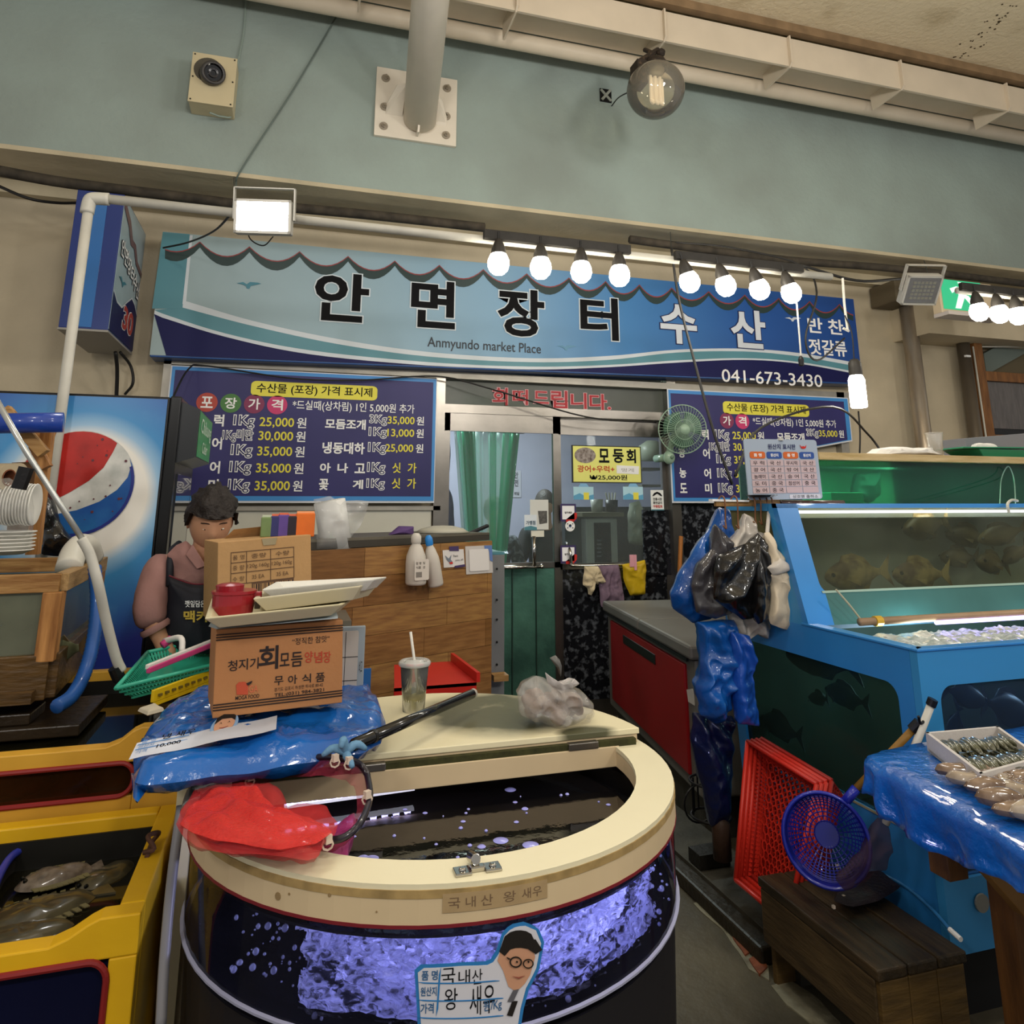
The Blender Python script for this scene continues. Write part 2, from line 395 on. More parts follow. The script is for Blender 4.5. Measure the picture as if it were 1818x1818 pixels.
# round strut with base plate
strutm = mat('strut_paint', '#ddd4c4', .4, var=.08, vscale=5)
A = pY(745, 215, YT - .02); B = pY(764, 0, 3.78); ax = (B - A).normalized()
t = thing('roof_strut', 'round off-white steel strut rising from a bolted plate on the teal wall', 'strut', A)
MB().tube([A - ax * .0, A + ax * ((ZC - A.z) / ax.z)], .115, 28).build('strut_tube', strutm, t, smooth=True)
q = [pY(668, 119, YT - .03), pY(812, 140, YT - .03), pY(810, 259, YT - .03), pY(665, 240, YT - .03)]
xx0 = (q[0].x + q[3].x) / 2; xx1 = (q[1].x + q[2].x) / 2; zz0 = (q[2].z + q[3].z) / 2; zz1 = (q[0].z + q[1].z) / 2
MB().box((xx0, YT - .03, zz0), (xx1, YT, zz1)).build('base_plate', strutm, t, bevel=.003)
for fx in (.11, .87):
 for fz in (.14, .42, .84):
  x = xx0 + (xx1 - xx0) * fx; z = zz0 + (zz1 - zz0) * fz
  b = MB(); b.lathe([(0, 0), (.03, 0), (.03, .006), (0, .006)], (x, YT - .03, z), (0, -1, 0), 14); b.lathe([(0, .006), (.016, .006), (.016, .02), (.009, .02), (.009, .045), (0, .045)], (x, YT - .03, z), (0, -1, 0), 6)
  b.build('bolt', mat('galvanised', '#a39a8c', .45, metal=.6), t)
cx = (xx0 + xx1) / 2; cz = A.z
MB().poly([(cx - .1, YT - .03, cz + .02), (cx - .1, YT - .2, cz + .17), (cx - .16, YT - .16, cz + .17), (cx - .215, YT - .05, cz + .08), (cx - .215, YT - .03, cz + .02)], (0, 0, -.012)).build('gusset', strutm, t)
MB().poly([(cx + .1, YT - .03, cz), (cx + .1, YT - .2, cz + .14), (cx + .16, YT - .14, cz + .12), (cx + .215, YT - .05, cz + .04), (cx + .215, YT - .03, cz)], (0, 0, -.012)).build('gusset', strutm, t)
MB().poly([(cx + .0, YT - .03, zz0 + .03), (cx, YT - .1, zz0 + .03), (cx, YT - .16, cz + .05), (cx, YT - .03, cz + .05)], (.014, 0, 0)).build('gusset', strutm, t)
# ---- cctv camera
beigeb = mat('beige_box_enamel', '#c4b795', .45, var=.05)
c0 = pY(343, 92, YT - .17); c1 = pY(413, 190, YT - .17)
t = thing('security_camera', 'beige box camera with black lens high on the teal wall', 'camera', ((c0.x + c1.x) / 2, YT, c1.z))
MB().box((c0.x, YT - .16, c1.z), (c1.x, YT, c0.z)).build('housing', beigeb, t, bevel=.006)
MB().box((c0.x - .002, YT - .17, c1.z - .002), (c1.x + .002, YT - .158, c0.z + .002)).build('front_plate', beigeb, t, bevel=.002)
for fx in (.05, .95):
 for fz in (.04, .5, .96):
  MB().disc((c0.x + (c1.x - c0.x) * fx, YT - .172, c1.z + (c0.z - c1.z) * fz), .005, (0, -1, 0), 10, t=.003).build('screw', BLK, t)
k = pY(375, 133, YT - .17); dk = V(.35, -1, -.28).normalized()
MB().disc(k + V(-.02, .0, .03), .085, (0, -1, 0), 28, t=.004).build('lens_opening', mat('shadow_grey', '#4e4a40', .6), t)
bm_ = MB(); bm_.lathe([(0, -.05), (.072, -.05), (.075, .06), (.068, .075), (.055, .068)], k, dk, 28); bm_.build('barrel', mat('dark_grey_plastic', '#3b3836', .35), t, smooth=True)
MB().lathe([(0, .055), (.05, .055), (.055, .07)], k, dk, 24).build('lens', mat('lens_glass', '#08080c', .05, coat=1), t)
MB().lathe([(.018, .062), (.03, .064), (.03, .058)], k, dk, 20).build('lens_ring', mat('lens_ring', '#2d2c30', .2), t)
cab = curve_pts([pY(437, -4, YT - .01), pY(432, 60, YT - .01), pY(420, 125, YT - .02), pY(414, 200, YT - .03), pY(395, 207, YT - .06), pY(372, 200, YT - .1)])
MB().tube(cab, .006, 6).build('cable', mat('teal_cable', '#87958c', .6), t)
# ---- clear globe lamp
DKM = mat('corroded_black', '#2a221c', .7, col2='#5c4a38', vscale=30, thr=(.55, .75))
g = pY(1164, 160, 3.82)
t = thing('globe_lamp', 'unlit clear glass globe lamp hanging from the beam on a corroded bracket', 'lamp', g + V(0, 0, .2))
MB().ball(g, .19, 32, 20).build('globe', glass('globe_glass', '#f2ead8', .86, .02, refl=.35), t, smooth=True)
for i in range(3):
 x = g.x + (i - 1) * .035
 b = MB(); b.tube(curve_pts([(x, g.y, g.z + .1), (x, g.y, g.z - .07), (x + .012, g.y + .01, g.z - .085), (x + .024, g.y + .02, g.z - .07), (x + .024, g.y + .02, g.z + .1)], 3), .0115, 8)
 b.build('lamp_tube', mat('frosted_tube', '#efe6d6', .3, emit=.15), t, smooth=True)  # faint glow put into the tubes, though the lamp is off
MB().lathe([(0, 0), (.05, 0), (.055, .03), (.04, .06), (0, .06)], g + V(.01, 0, .125), (0, 0, 1), 18).build('lamp_base', mat('lamp_base_white', '#cfc8b8', .5), t, smooth=True)
MB().lathe([(.075, 0), (.085, .02), (.06, .07), (.02, .09), (0, .09)], g + V(.01, 0, .155), (0, 0, 1), 20).build('cap', DKM, t, smooth=True)
b = MB(); b.tube([g + V(.01, 0, .2), g + V(-.0, .03, .3), g + V(.0, .12, .38)], .016, 8); b.box(g + V(-.14, -.03, .02), g + V(-.07, .08, .19)); b.tube([g + V(-.11, 0, .19), g + V(-.02, .02, .27), g + V(.05, .03, .33)], .02, 8)
b.ball(g + V(.055, .0, .29), .03, 8, 6); b.build('bracket', DKM, t)
MB().tube(curve_pts([g + V(-.1, .05, .03), pY(1100, 172, 4.4), pY(1086, 188, YT)]), .005, 6).build('wire', CABLE, t)
b = MB(); jx = pY(1075, 170, YT - .004); b.box(jx + V(-.048, -.006, -.055), jx + V(.048, .004, .055))
jb = b.build('junction_box', BLK); tag(jb, 'small square black hole crossed with tape in the teal wall', 'socket')
b = MB(); b.box(jx + V(-.06, -.012, -.01), jx + V(.06, -.007, .01), (0, .8, 0)); b.build('tape', mat('grey_tape', '#8e9288', .5), jb)
b = MB(); b.box(jx + V(-.06, -.018, -.01), jx + V(.06, -.012, .01), (0, -.9, 0)); b.build('tape', _M['grey_tape'], jb)
# ---- wires
DIRT = mat('dusty_cable', '#2a2620', .8, col2='#453e34', vscale=14)
def cable(name, pts, r, label, m=CABLE, cat='cable', n=6):
 return tag(MB().tube(curve_pts(pts, n), r, 6).build(name, m, smooth=True), label, cat)
cable('wire', [pY(598, 28, YT - .02), pY(520, 160, YT - .02), pY(430, 298, YT - .02), pY(419, 330, YT - .05), pY(414, 375, 3.42)], .006, 'thin grey wire slanting down the teal wall to the white pipe', mat('grey_wire', '#5f6b66', .6), 'wire')
cable('cable_bundle', [pY(-10, 302, 4.5), pY(120, 325, 4.5), pY(300, 347, 4.5), pY(415, 362, 4.5)], .032, 'dark bundled cables under the left end of the soffit', DIRT)
cable('cable_bundle', [pY(415, 360, 4.5), pY(640, 380, 4.5), pY(860, 404, 4.5)], .032, 'dark bundled cables under the soffit between floodlight and bulb bar', DIRT)
cable('cable_bundle', [pY(1118, 425, 4.4), pY(1200, 436, 4.4), pY(1400, 462, 4.4), pY(1600, 478, 4.4), pY(1830, 505, 4.4)], .03, 'dark bundled cables under the right half of the soffit', DIRT)
cable('cable', [pY(-10, 327, 4.6), pY(50, 352, 4.6), pY(100, 360, 4.7), pY(142, 360, 4.8)], .009, 'black cable sagging from the soffit to the projecting sign')
cable('cable', [pY(412, 378, 3.45), pY(380, 410, 3.9), pY(335, 430, 4.6), pY(290, 440, 4.9)], .006, 'thin dark cord from the white pipe down to the shop sign corner')
cable('cable', [pY(205, 625, 4.9), pY(208, 660, 5.0), pY(206, 720, 5.1)], .012, 'left black cable below the projecting sign')
cable('cable', [pY(213, 625, 5.0), pY(232, 650, 5.1), pY(236, 680, 5.1), pY(222, 700, 5.15)], .009, 'looped black cable below the projecting sign')
cable('cable', [pY(1192, 440, 3.5), pY(1205, 530, 3.5), pY(1235, 650, 3.3), pY(1268, 770, 3.1), pY(1300, 860, 3.0)], .0075, 'black cable hanging in front of the shop sign down past the fan')
cable('cable', [pY(1305, 845, 3.0), pY(1350, 760, 3.2), pY(1478, 722, 3.3), pY(1540, 770, 3.6), pY(1570, 810, 3.6)], .007, 'black cord looping across the right price banner')
cable('cable', [pY(1200, 430, 3.6), pY(1300, 440, 3.6), pY(1420, 470, 3.6), pY(1450, 520, 3.5), pY(1430, 600, 3.5), pY(1450, 640, 3.5), pY(1500, 600, 3.4)], .006, 'thin black cord looped in front of the sign phone number')
cable('cable', [pY(1420, 470, 3.5), pY(1520, 498, 3.5), pY(1600, 495, 3.5)], .009, 'black cable from the bulb bar to the switched-off floodlight')
cable('cable', [pY(300, 720, 4.3), pY(335, 655, 4.9), pY(370, 650, 5.05), pY(520, 672, 5.05), pY(640, 675, 5.05), pY(775, 668, 5.05), pY(870, 690, 5.0), pY(1040, 740, 5.0), pY(1165, 750, 5.0)], .006, 'long thin black cord over the left banner and across the door lintel')
cable('wire', [pY(1524, 730, 4.6), pY(1527, 770, 4.6), pY(1526, 812, 4.6)], .007, 'dark cord running down behind the long hanging lamp')
# ---- hanging white pipe frame
zp2 = pY(410, 377, 3.35).z
PX0 = pY(160, 350, 3.35).x
t = thing('lamp_rack', 'white plastic pipe frame holding the lamps above the stall', 'pipe', (PX0, 3.35, 1.3))
pb = pY(74, 985, 3.35)
MB().tube([(PX0, 3.35, zp2 - .03), (pb.x, 3.35, 1.28)], .021, 16).build('upright_pipe', PVC, t, smooth=True)
xr = pY(1482, 560, 3.35).x
MB().tube([(PX0 + .03, 3.35, zp2), (xr, 3.35, zp2)], .021, 16).build('crossbar_pipe', PVC, t, smooth=True)
MB().tube(curve_pts([(PX0 - .004, 3.35, zp2 - .075), (PX0, 3.35, zp2 - .02), (PX0 + .015, 3.35, zp2 - .005), (PX0 + .075, 3.35, zp2)], 5), .028, 16).build('elbow', PVC, t, smooth=True)
for px_, py_ in ((415, 315), (1190, 412), (1640, 462)):
 p = pY(px_, 400, 3.35); x = p.x
 MB().tube([(x, 3.35, zp2 + .015), pY(px_, py_, 4.60)], .003, 5).build('tie_wire', CABLE, t)
conz = zp2 - .035
# bulbs on bars
emb = emis('bulb_light', '#fff6e4', 30); barm = mat('dirty_black_bar', '#2b2824', .6, var=.4, vscale=20)
sock = mat('socket_rubber', '#2e2b27', .5)
def bulb(x, y, z, label, grp, r=.055, tilt=0, first=[None]):
 if first[0] is None:
  t = thing('light_bulb', label, 'bulb', (0, 0, 0), grp)
  MB().lathe([(0, -.115), (r * .5, -.108), (r * .85, -.088), (r, -.062), (r * .96, -.035), (r * .75, -.008), (r * .62, 0)], (0, 0, 0), (0, 0, 1), 20).build('glass_bulb', emb, t, smooth=True)
  MB().lathe([(r * .7, -.01), (r * .66, .02), (.026, .05), (.014, .075), (0, .08)], (0, 0, 0), (0, 0, 1), 18).build('socket', sock, t, smooth=True)
  MB().tube([(0, 0, .075), (0, 0, .115)], .006, 6).build('cord', CABLE, t)
  first[0] = t; t.location = (x, y, z); t.rotation_euler = (0, tilt, 0); return t
 o = dup(first[0], (x, y, z), (0, tilt, 0), label); o['group'] = grp; return o
def bar(x0, y0, x1, y1, label):
 a = pY(x0, y0, 3.33); b = pY(x1, y1, 3.33); z = zp2 - .01
 return tag(MB().box((a.x, 3.30, z), (b.x, 3.33, z + .05)).build('light_bar', barm, bevel=.004), label, 'lamp bar')
bar(857, 412, 1116, 432, 'dark lamp bar with four bulbs above the middle of the sign')
bar(1195, 445, 1420, 462, 'dark lamp bar with four bulbs above the right part of the sign')
bar(1700, 500, 1840, 515, 'dark lamp bar with three bulbs at the right edge beside the exit sign')
nth = ['leftmost', 'second from left', 'third from left', 'rightmost']
for i, (x, y) in enumerate([(885, 470), (960, 480), (1032, 486), (1100, 492)]):
 p = pY(x, y, 3.3); bulb(p.x, 3.3, zp2 - .085, nth[i] + ' lit bulb of the row above the middle of the sign', 'lit bulbs over the stall')
for i, (x, y) in enumerate([(1219, 486), (1283, 491), (1343, 495), (1399, 500)]):
 p = pY(x, y, 3.3); bulb(p.x, 3.3, zp2 - .085 - .002 * i, nth[i] + ' lit bulb of the row above the white sign letters', 'lit bulbs over the stall', tilt=-.3)
for i, (x, y) in enumerate([(1735, 538), (1772, 546), (1806, 556)]):
 p = pY(x, y, 3.3); bulb(p.x, 3.3, zp2 - .092, ['leftmost', 'middle', 'rightmost'][i] + ' of the three lit bulbs beside the exit sign', 'lit bulbs over the stall', tilt=-.1)
tag(MB().tube([(pY(1700, 520, 3.35).x, 3.35, zp2), (pY(1850, 520, 3.35).x, 3.35, zp2)], .021, 12).build('pipe_piece', PVC, smooth=True), 'short length of white pipe behind the three right bulbs', 'pipe')
# long hanging lamp
p = pY(1522, 690, 3.3)
t = thing('hanging_lamp', 'long lit corn-type bulb hanging low at the right end of the sign', 'lamp', p)
MB().lathe([(0, -.11), (.04, -.108), (.044, -.1), (.044, .05), (.036, .07), (.03, .08)], p, (0, 0, 1), 18).build('glass_bulb', emis('tube_light', '#fffaf0', 26), t, smooth=True)
MB().lathe([(.035, .075), (.036, .1), (.034, .15), (.02, .17), (0, .172)], p, (0, 0, 1), 16).build('socket', sock, t, smooth=True)
MB().tube(curve_pts([p + V(0, 0, .17), pY(1512, 590, 3.3), pY(1500, 560, 3.33)]), .004, 6).build('cord', CABLE, t)
b = MB(); b.tube([pY(1496, 494, 3.35), pY(1499, 540, 3.34), pY(1505, 587, 3.33)], .007, 5); b.tube([pY(1497, 583, 3.33), pY(1507, 588, 3.33)], .008, 5); b.build('strap', mat('white_strap', '#e4e0d4', .5), t)
# hanging plug
t = thing('hanging_plug', 'dangling cord with a small black plug in front of the phone number', 'plug', pY(1420, 640, 3.3))
MB().tube([pY(1413, 520, 3.34), pY(1418, 580, 3.33), pY(1422, 632, 3.33)], .005, 6).build('cord', mat('pale_cord', '#b5b2aa', .5), t)
MB().lathe([(0, -.04), (.014, -.035), (.016, 0), (.006, .02), (0, .02)], pY(1422, 638, 3.33), (0, 0, 1), 12).build('plug', BLK, t)
# floodlights
def flood(px_, py_, w, h, Y, tiltx, yaw, lit, label):
 p = pY(px_, py_, Y)
 t = thing('floodlight', label, 'floodlight', p)
 R = Euler((tiltx, 0, yaw)).to_matrix()
 def bx(mb, a, b):
  a = V(a); b = V(b); pts = [V(a.x, a.y, a.z), V(b.x, a.y, a.z), V(b.x, b.y, a.z), V(a.x, b.y, a.z), V(a.x, a.y, b.z), V(b.x, a.y, b.z), V(b.x, b.y, b.z), V(a.x, b.y, b.z)]
  return mb.hexa([p + R @ q for q in pts])
 fm = mat('floodlight_frame', '#b9b6ad', .4, metal=.3)
 bx(MB(), (-w / 2, 0, -h / 2), (w / 2, .05, h / 2)).build('housing', fm, t, bevel=.006)
 b = MB()
 for s in (-1, 1): bx(b, (s * w / 2 - s * .012, -.012, -h / 2), (s * w / 2, 0, h / 2)); bx(b, (-w / 2, -.012, s * h / 2 - s * .012), (w / 2, 0, s * h / 2))
 b.build('front_frame', fm, t)
 if lit:
  bx(MB(), (-w / 2 + .013, -.006, -h / 2 + .013), (w / 2 - .013, -.002, h / 2 - .013)).build('lit_lens', emis('flood_light', '#ffffff', 55), t)
 else:
  bx(MB(), (-w / 2 + .013, -.004, -h / 2 + .013), (w / 2 - .013, -.001, h / 2 - .013)).build('reflector', mat('flood_dark', '#18181a', .3), t)
  b = MB()
  for i in range(6):
   for j in range(5):
    bx(b, (-w * .3 + i * w * .11, -.009, -h * .3 + j * h * .13), (-w * .3 + i * w * .11 + w * .08, -.004, -h * .3 + j * h * .13 + h * .08))
  o = b.build('led_grid', mat('led_chip', '#8f8c60', .4), t)
  bx(MB(), (-w / 2 + .012, -.012, -h / 2 + .012), (w / 2 - .012, -.011, h / 2 - .012)).build('glass_pane', glass('flood_glass', '#ffffff', .9, .02, refl=.3), t)
 b = MB()
 for s in (-1, 1): bx(b, (s * (w / 2 + .012), .01, -.01), (s * (w / 2 + .006), .035, h / 2 + .06))
 bx(b, (-w / 2 - .012, .01, h / 2 + .055), (w / 2 + .012, .035, h / 2 + .06)); b.build('bracket', fm, t)
 return t
flood(467, 385, .25, .155, 3.24, math.radians(10), math.radians(-12), True, 'lit rectangular floodlight blazing white above the left of the sign')
flood(1636, 515, .22, .19, 3.30, math.radians(38), math.radians(-14), False, 'switched-off square floodlight with yellow chips beside the exit sign')
cable('cable', [pY(437, 400, 3.42), pY(445, 425, 3.42), pY(468, 436, 3.42), pY(485, 420, 3.42)], .003, 'thin cord looping below the lit floodlight')
# exit sign
t = thing('exit_sign', 'green running-man exit sign behind the right bulbs', 'sign', pY(1690, 530, 4.3))
e0 = pY(1668, 495, 4.3); e1 = pY(1738, 495, 4.3); e2 = pY(1674, 548, 4.3)
MB().box((e0.x - .02, 4.3, e2.z - .03), (e1.x + .12, 4.38, e0.z)).build('case', mat('exit_case', '#c9b79a', .5), t, bevel=.004)
sh = Sheet((e0.x, 4.298, e0.z), (e1.x, 4.298, e0.z), (e0.x, 4.298, e2.z))
patch(sh, [(0, 0), (1, 0), (1, 1), (0, 1)], mat('exit_green', '#2fa878', .4, emit=.5), t, .001, name='green_panel')
man = mat('exit_man', '#dff5e8', .4, emit=.5)
for pts in ([(.42, .05), (.58, .05), (.6, .2), (.45, .22)], [(.35, .22), (.62, .2), (.6, .55), (.42, .58)], [(.4, .5), (.55, .55), (.42, .95), (.28, .95)], [(.5, .5), (.64, .48), (.86, .85), (.76, .93)], [(.2, .3), (.38, .2), (.38, .32), (.25, .45)], [(.6, .22), (.85, .35), (.82, .45), (.6, .36)]):
 patch(sh, pts, man, t, .004, name='running_figure')
MB().box((e0.x - .02, 4.24, e2.z - .06), (e1.x + .14, 4.38, e2.z - .03)).build('base_rail', mat('exit_rail', '#bfb6b0', .5), t)
# ================================================================== SHOP SIGN
YS = 5.0
TL = pY(288, 411, YS); TR = pY(1515, 531, YS); zt = (TL.z + TR.z) / 2
BL = pY(268, 630, YS); BR = pY(1530, 668, YS)
t = thing('shop_sign', 'long blue shop sign with scalloped edge and large black and white letters', 'sign', ((TL.x + TR.x) / 2, YS, BL.z))
sx0 = (TL.x + BL.x) / 2; sx1 = (TR.x + BR.x) / 2; zb = BL.z - .0
zR = pY(1530, 680, YS).z; bR = (zt - zR) / (zt - zb)
MB().poly([(sx0, YS + .004, zb - .012), (sx1, YS + .004, zR - .012), (sx1, YS + .004, zt), (sx0, YS + .004, zt)], (0, YW - .024 - YS, 0)).build('sign_case', mat('sign_case_blue', '#2a4f8a', .3), t, bevel=.006)
gm = ramp_mat('sign_face_print', [(0, '#93a5a8'), (.22, '#8fa8b4'), (.42, '#7aa0bd'), (.6, '#3f79b0'), (.8, '#1d4f94'), (1, '#173f82')], 0, (sx0 - t.location.x, sx1 - t.location.x), .45)
sh = Sheet((sx0, YS, zt), (sx1, YS, zt), (sx0, YS, zb))
face = MB().slab([sh.at(0, 0), sh.at(1, 0), sh.at(1, bR), sh.at(0, 1)], (0, .004, 0)).build('sign_face', gm, t)
tl_ = mat('sign_teal', '#4f8390', .35); wht = mat('sign_white', '#c3cbd2', .4); nv = mat('sign_navy', '#15174a', .45, spec=.15); drk = mat('sign_dark_trim', '#243838', .4); rdl = mat('sign_red_trim', '#8a3a3c', .4)
P = lambda x, y: sh.px(x, y)
def band(top, bot, m, e, nm):  # region between two px polylines
 a = [P(x, y) for x, y in top]; b = [P(x, y) for x, y in bot]
 cl = lambda q: (min(1, max(0, q[0])), min(1 + (bR - 1) * min(1, max(0, q[0])), max(0, q[1])))
 mb = MB(); n = min(len(a), len(b))
 for i in range(n - 1):
  mb.slab([sh.at(*cl(a[i]), e), sh.at(*cl(a[i + 1]), e), sh.at(*cl(b[i + 1]), e), sh.at(*cl(b[i]), e)], sh.n * .0006)
 return mb.build(nm, m, t)
def crv(pts, n=6):
 return [(p.x, p.y) for p in curve_pts([V(x, y, 0) for x, y in pts], n)]
c_w1 = crv([(331, 535), (450, 570), (600, 602), (760, 625), (940, 636), (1080, 632), (1200, 621), (1320, 619), (1420, 627), (1530, 646)])
c_t1 = crv([(320, 545), (450, 579), (600, 611), (760, 633), (940, 643), (1080, 639), (1200, 626), (1320, 624), (1420, 633), (1530, 652)])
c_w2 = crv([(270, 551), (400, 592), (550, 622), (760, 643), (940, 651), (1080, 648), (1200, 640), (1320, 636), (1420, 643), (1540, 664)])
c_n = crv([(266, 557), (400, 598), (550, 629), (760, 649), (940, 656), (1080, 652), (1200, 644), (1320, 639), (1420, 646), (1540, 668)])
bottom = [(x, 900) for x, y in c_n]
band(c_w1, [(x, y + 0) for x, y in c_t1], wht, .001, 'white_swoosh')
band(c_t1, c_w2, tl_, .001, 'teal_swoosh'); band(c_w2, c_n, wht, .002, 'white_swoosh'); band(c_n, bottom, nv, .002, 'navy_base')
# left teal margin
patch(sh, [P(289, 412), P(337, 416), P(324, 548), P(270, 548)], tl_, t, .0012, name='teal_margin')
patch(sh, [P(337, 418), P(342, 418), P(330, 540), P(324, 540)], wht, t, .0014, name='white_line')
# scalloped valance
mbd = MB(); mbr = MB(); xs = [262, 355, 443, 532, 618, 701, 780, 858, 935, 1010, 1075, 1135, 1192, 1258, 1322, 1382, 1437, 1490, 1545]
for i in range(len(xs) - 1):
 xa_, xb_ = xs[i], xs[i + 1]
 def yy(x): return 430 + (x - 355) * .0975
 K = 9; dep = 24 - i * .3; th = 17 - i * .4
 for k in range(K):
  q = []
  for kk in (k, k + 1):
   f = kk / K; x = xa_ + (xb_ - xa_) * f; s = (1 - (2 * f - 1) ** 2); y = yy(x) + s * dep * .9
   q.append((x, y, th * (.55 + .45 * s)))
  A_, B_ = q
  pts = [P(A_[0], A_[1]), P(B_[0], B_[1]), P(B_[0], B_[1] + B_[2]), P(A_[0], A_[1] + A_[2])]
  if max(p[0] for p in pts) > 1 or min(p[0] for p in pts) < 0: continue
  mbd.slab([sh.at(*p, .002) for p in pts], sh.n * .0006)
  pr_ = [P(A_[0], A_[1] - 1), P(B_[0], B_[1] - 1), P(B_[0], B_[1] + 1), P(A_[0], A_[1] + 1)]
  mbr.slab([sh.at(*p, .003) for p in pr_], sh.n * .0006)
mbd.build('scallop_trim', drk, t); mbr.build('scallop_red_line', rdl, t)
for ch, x0, x1, y0, y1 in (('안', 561, 655, 481, 568), ('면', 731, 808, 495, 580), ('장', 883, 966, 510, 595), ('터', 1029, 1097, 525, 601)):
 ltpx(sh, ch, x0, y0, y1, x1, mat('letter_black', '#0b0b0e', .6, spec=.1), t, bold=.028, outline=.05, om=mat('letter_pale', '#c9d3da', .4), e=.004)
for ch, x0, x1, y0, y1 in (('수', 1170, 1236, 538, 608), ('산', 1294, 1358, 548, 616)):
 ltpx(sh, ch, x0, y0, y1, x1, mat('letter_white', '#c8ced6', .4), t, bold=.028, outline=.05, om=mat('letter_navy', '#182050', .4), e=.004)
ltpx(sh, 'Anmyundo market Place', 759, 598, 621, 960, mat('letter_dark', '#1a222c', .4), t, bold=.006, e=.004)
ltpx(sh, '반 찬', 1432, 563, 590, 1496, WHITE, t, bold=.02, e=.004); ltpx(sh, '젓갈류', 1434, 601, 629, 1502, WHITE, t, bold=.02, e=.004)
ltpx(sh, '041-673-3430', 1280, 655, 678, 1458, WHITE, t, bold=.006, e=.005)
def bird(x, y, s, m):
 pts = [(-20, -2), (-8, -4), (-2, 0), (4, -4), (18, -3), (24, -1), (10, 2), (5, 3), (3, 8), (-2, 7), (-3, 3), (-10, 0)]
 patch(sh, [P(x + a * s, y + b * s) for a, b in pts], m, t, .004, name='seagull_print')
bird(440, 505, 1.0, mat('gull_teal', '#3d7a8c', .4)); bird(1004, 616, .8, mat('gull_blue', '#5a8aa8', .4)); bird(1406, 566, .65, wht)
# ================================================================== PROJECTING SIGN
ZP = 2.46
a = pZ(102, 580, ZP); b = pZ(192, 587, ZP); c = pZ(252, 630, ZP); d = pZ(198, 627, ZP)
yn = (a.y + b.y) / 2; yf = 5.14; x0 = a.x; x1 = b.x; ztp = pY(180, 341, yn).z
t = thing('projecting_sign', 'tall blue box sign standing out from the wall left of the shop sign', 'sign', ((x0 + x1) / 2, yf, ZP))
MB().box((x0, yn, ZP), (x1, yf, ztp)).build('sign_case', mat('case_navy', '#1f3373', .3, coat=.3), t, bevel=.004)
MB().box((x0 + (x1 - x0) * .3, yn - .004, ZP + .01), (x0 + (x1 - x0) * .66, yn, ztp - .01)).build('edge_panel', mat('case_blue', '#2a66a8', .2, coat=.5), t)
MB().box((x0 - .003, yn - .003, ZP - .012), (x1 + .003, yf, ZP)).build('bottom_cap', mat('case_grey', '#8d8a84', .5), t)
sh2 = Sheet((x1 + .002, yn + .01, ztp - .01), (x1 + .002, yf - .01, ztp - .01), (x1 + .002, yn + .01, ZP + .01))
fp = MB().slab([sh2.at(0, 0), sh2.at(1, 0), sh2.at(1, 1), sh2.at(0, 1)], (-.002, 0, 0)).build('face_panel', mat('panel_pale_blue', '#9fb3bb', .35, var=.1), t)
patch(sh2, [(0, .72), (.15, .77), (.35, .77), (.5, .7), (.7, .62), (.85, .64), (1, .7), (1, 1), (0, 1)], nv, t, .002, name='navy_base')
patch(sh2, [(0, .71), (.15, .76), (.35, .76), (.5, .69), (.7, .61), (.85, .63), (1, .69), (1, .705), (.85, .645), (.7, .625), (.5, .705), (.35, .775), (.15, .775), (0, .725)], wht, t, .003, name='white_line')
patch(sh2, [(0, .02), (.3, .10), (.45, .2), (.6, .2), (.75, .3), (1, .34), (1, .38), (.7, .34), (.55, .25), (.4, .26), (.25, .16), (0, .08)], mat('scallop_maroon', '#6e5558', .4), t, .003, name='scallop_trim')
for i, chh in enumerate('안면장터수산'):
 a0 = .05 + i * .155
 lettering(sh2, chh, a0, .30 + i * .028, a0 + .14, .43 + i * .03, WHITE, t, bold=.02, outline=.045, om=mat('letter_dark2', '#26303a', .4), e=.004)
lettering(sh2, '30', .42, .73, .86, .91, mat('letter_red', '#a83a36', .4), t, bold=.03, outline=.055, om=WHITE, e=.004)
patch(sh2, [(.12, .58), (.2, .565), (.26, .59), (.34, .57), (.42, .575), (.32, .6), (.28, .63), (.24, .6)], _M['gull_teal'], t, .003, name='seagull_print')
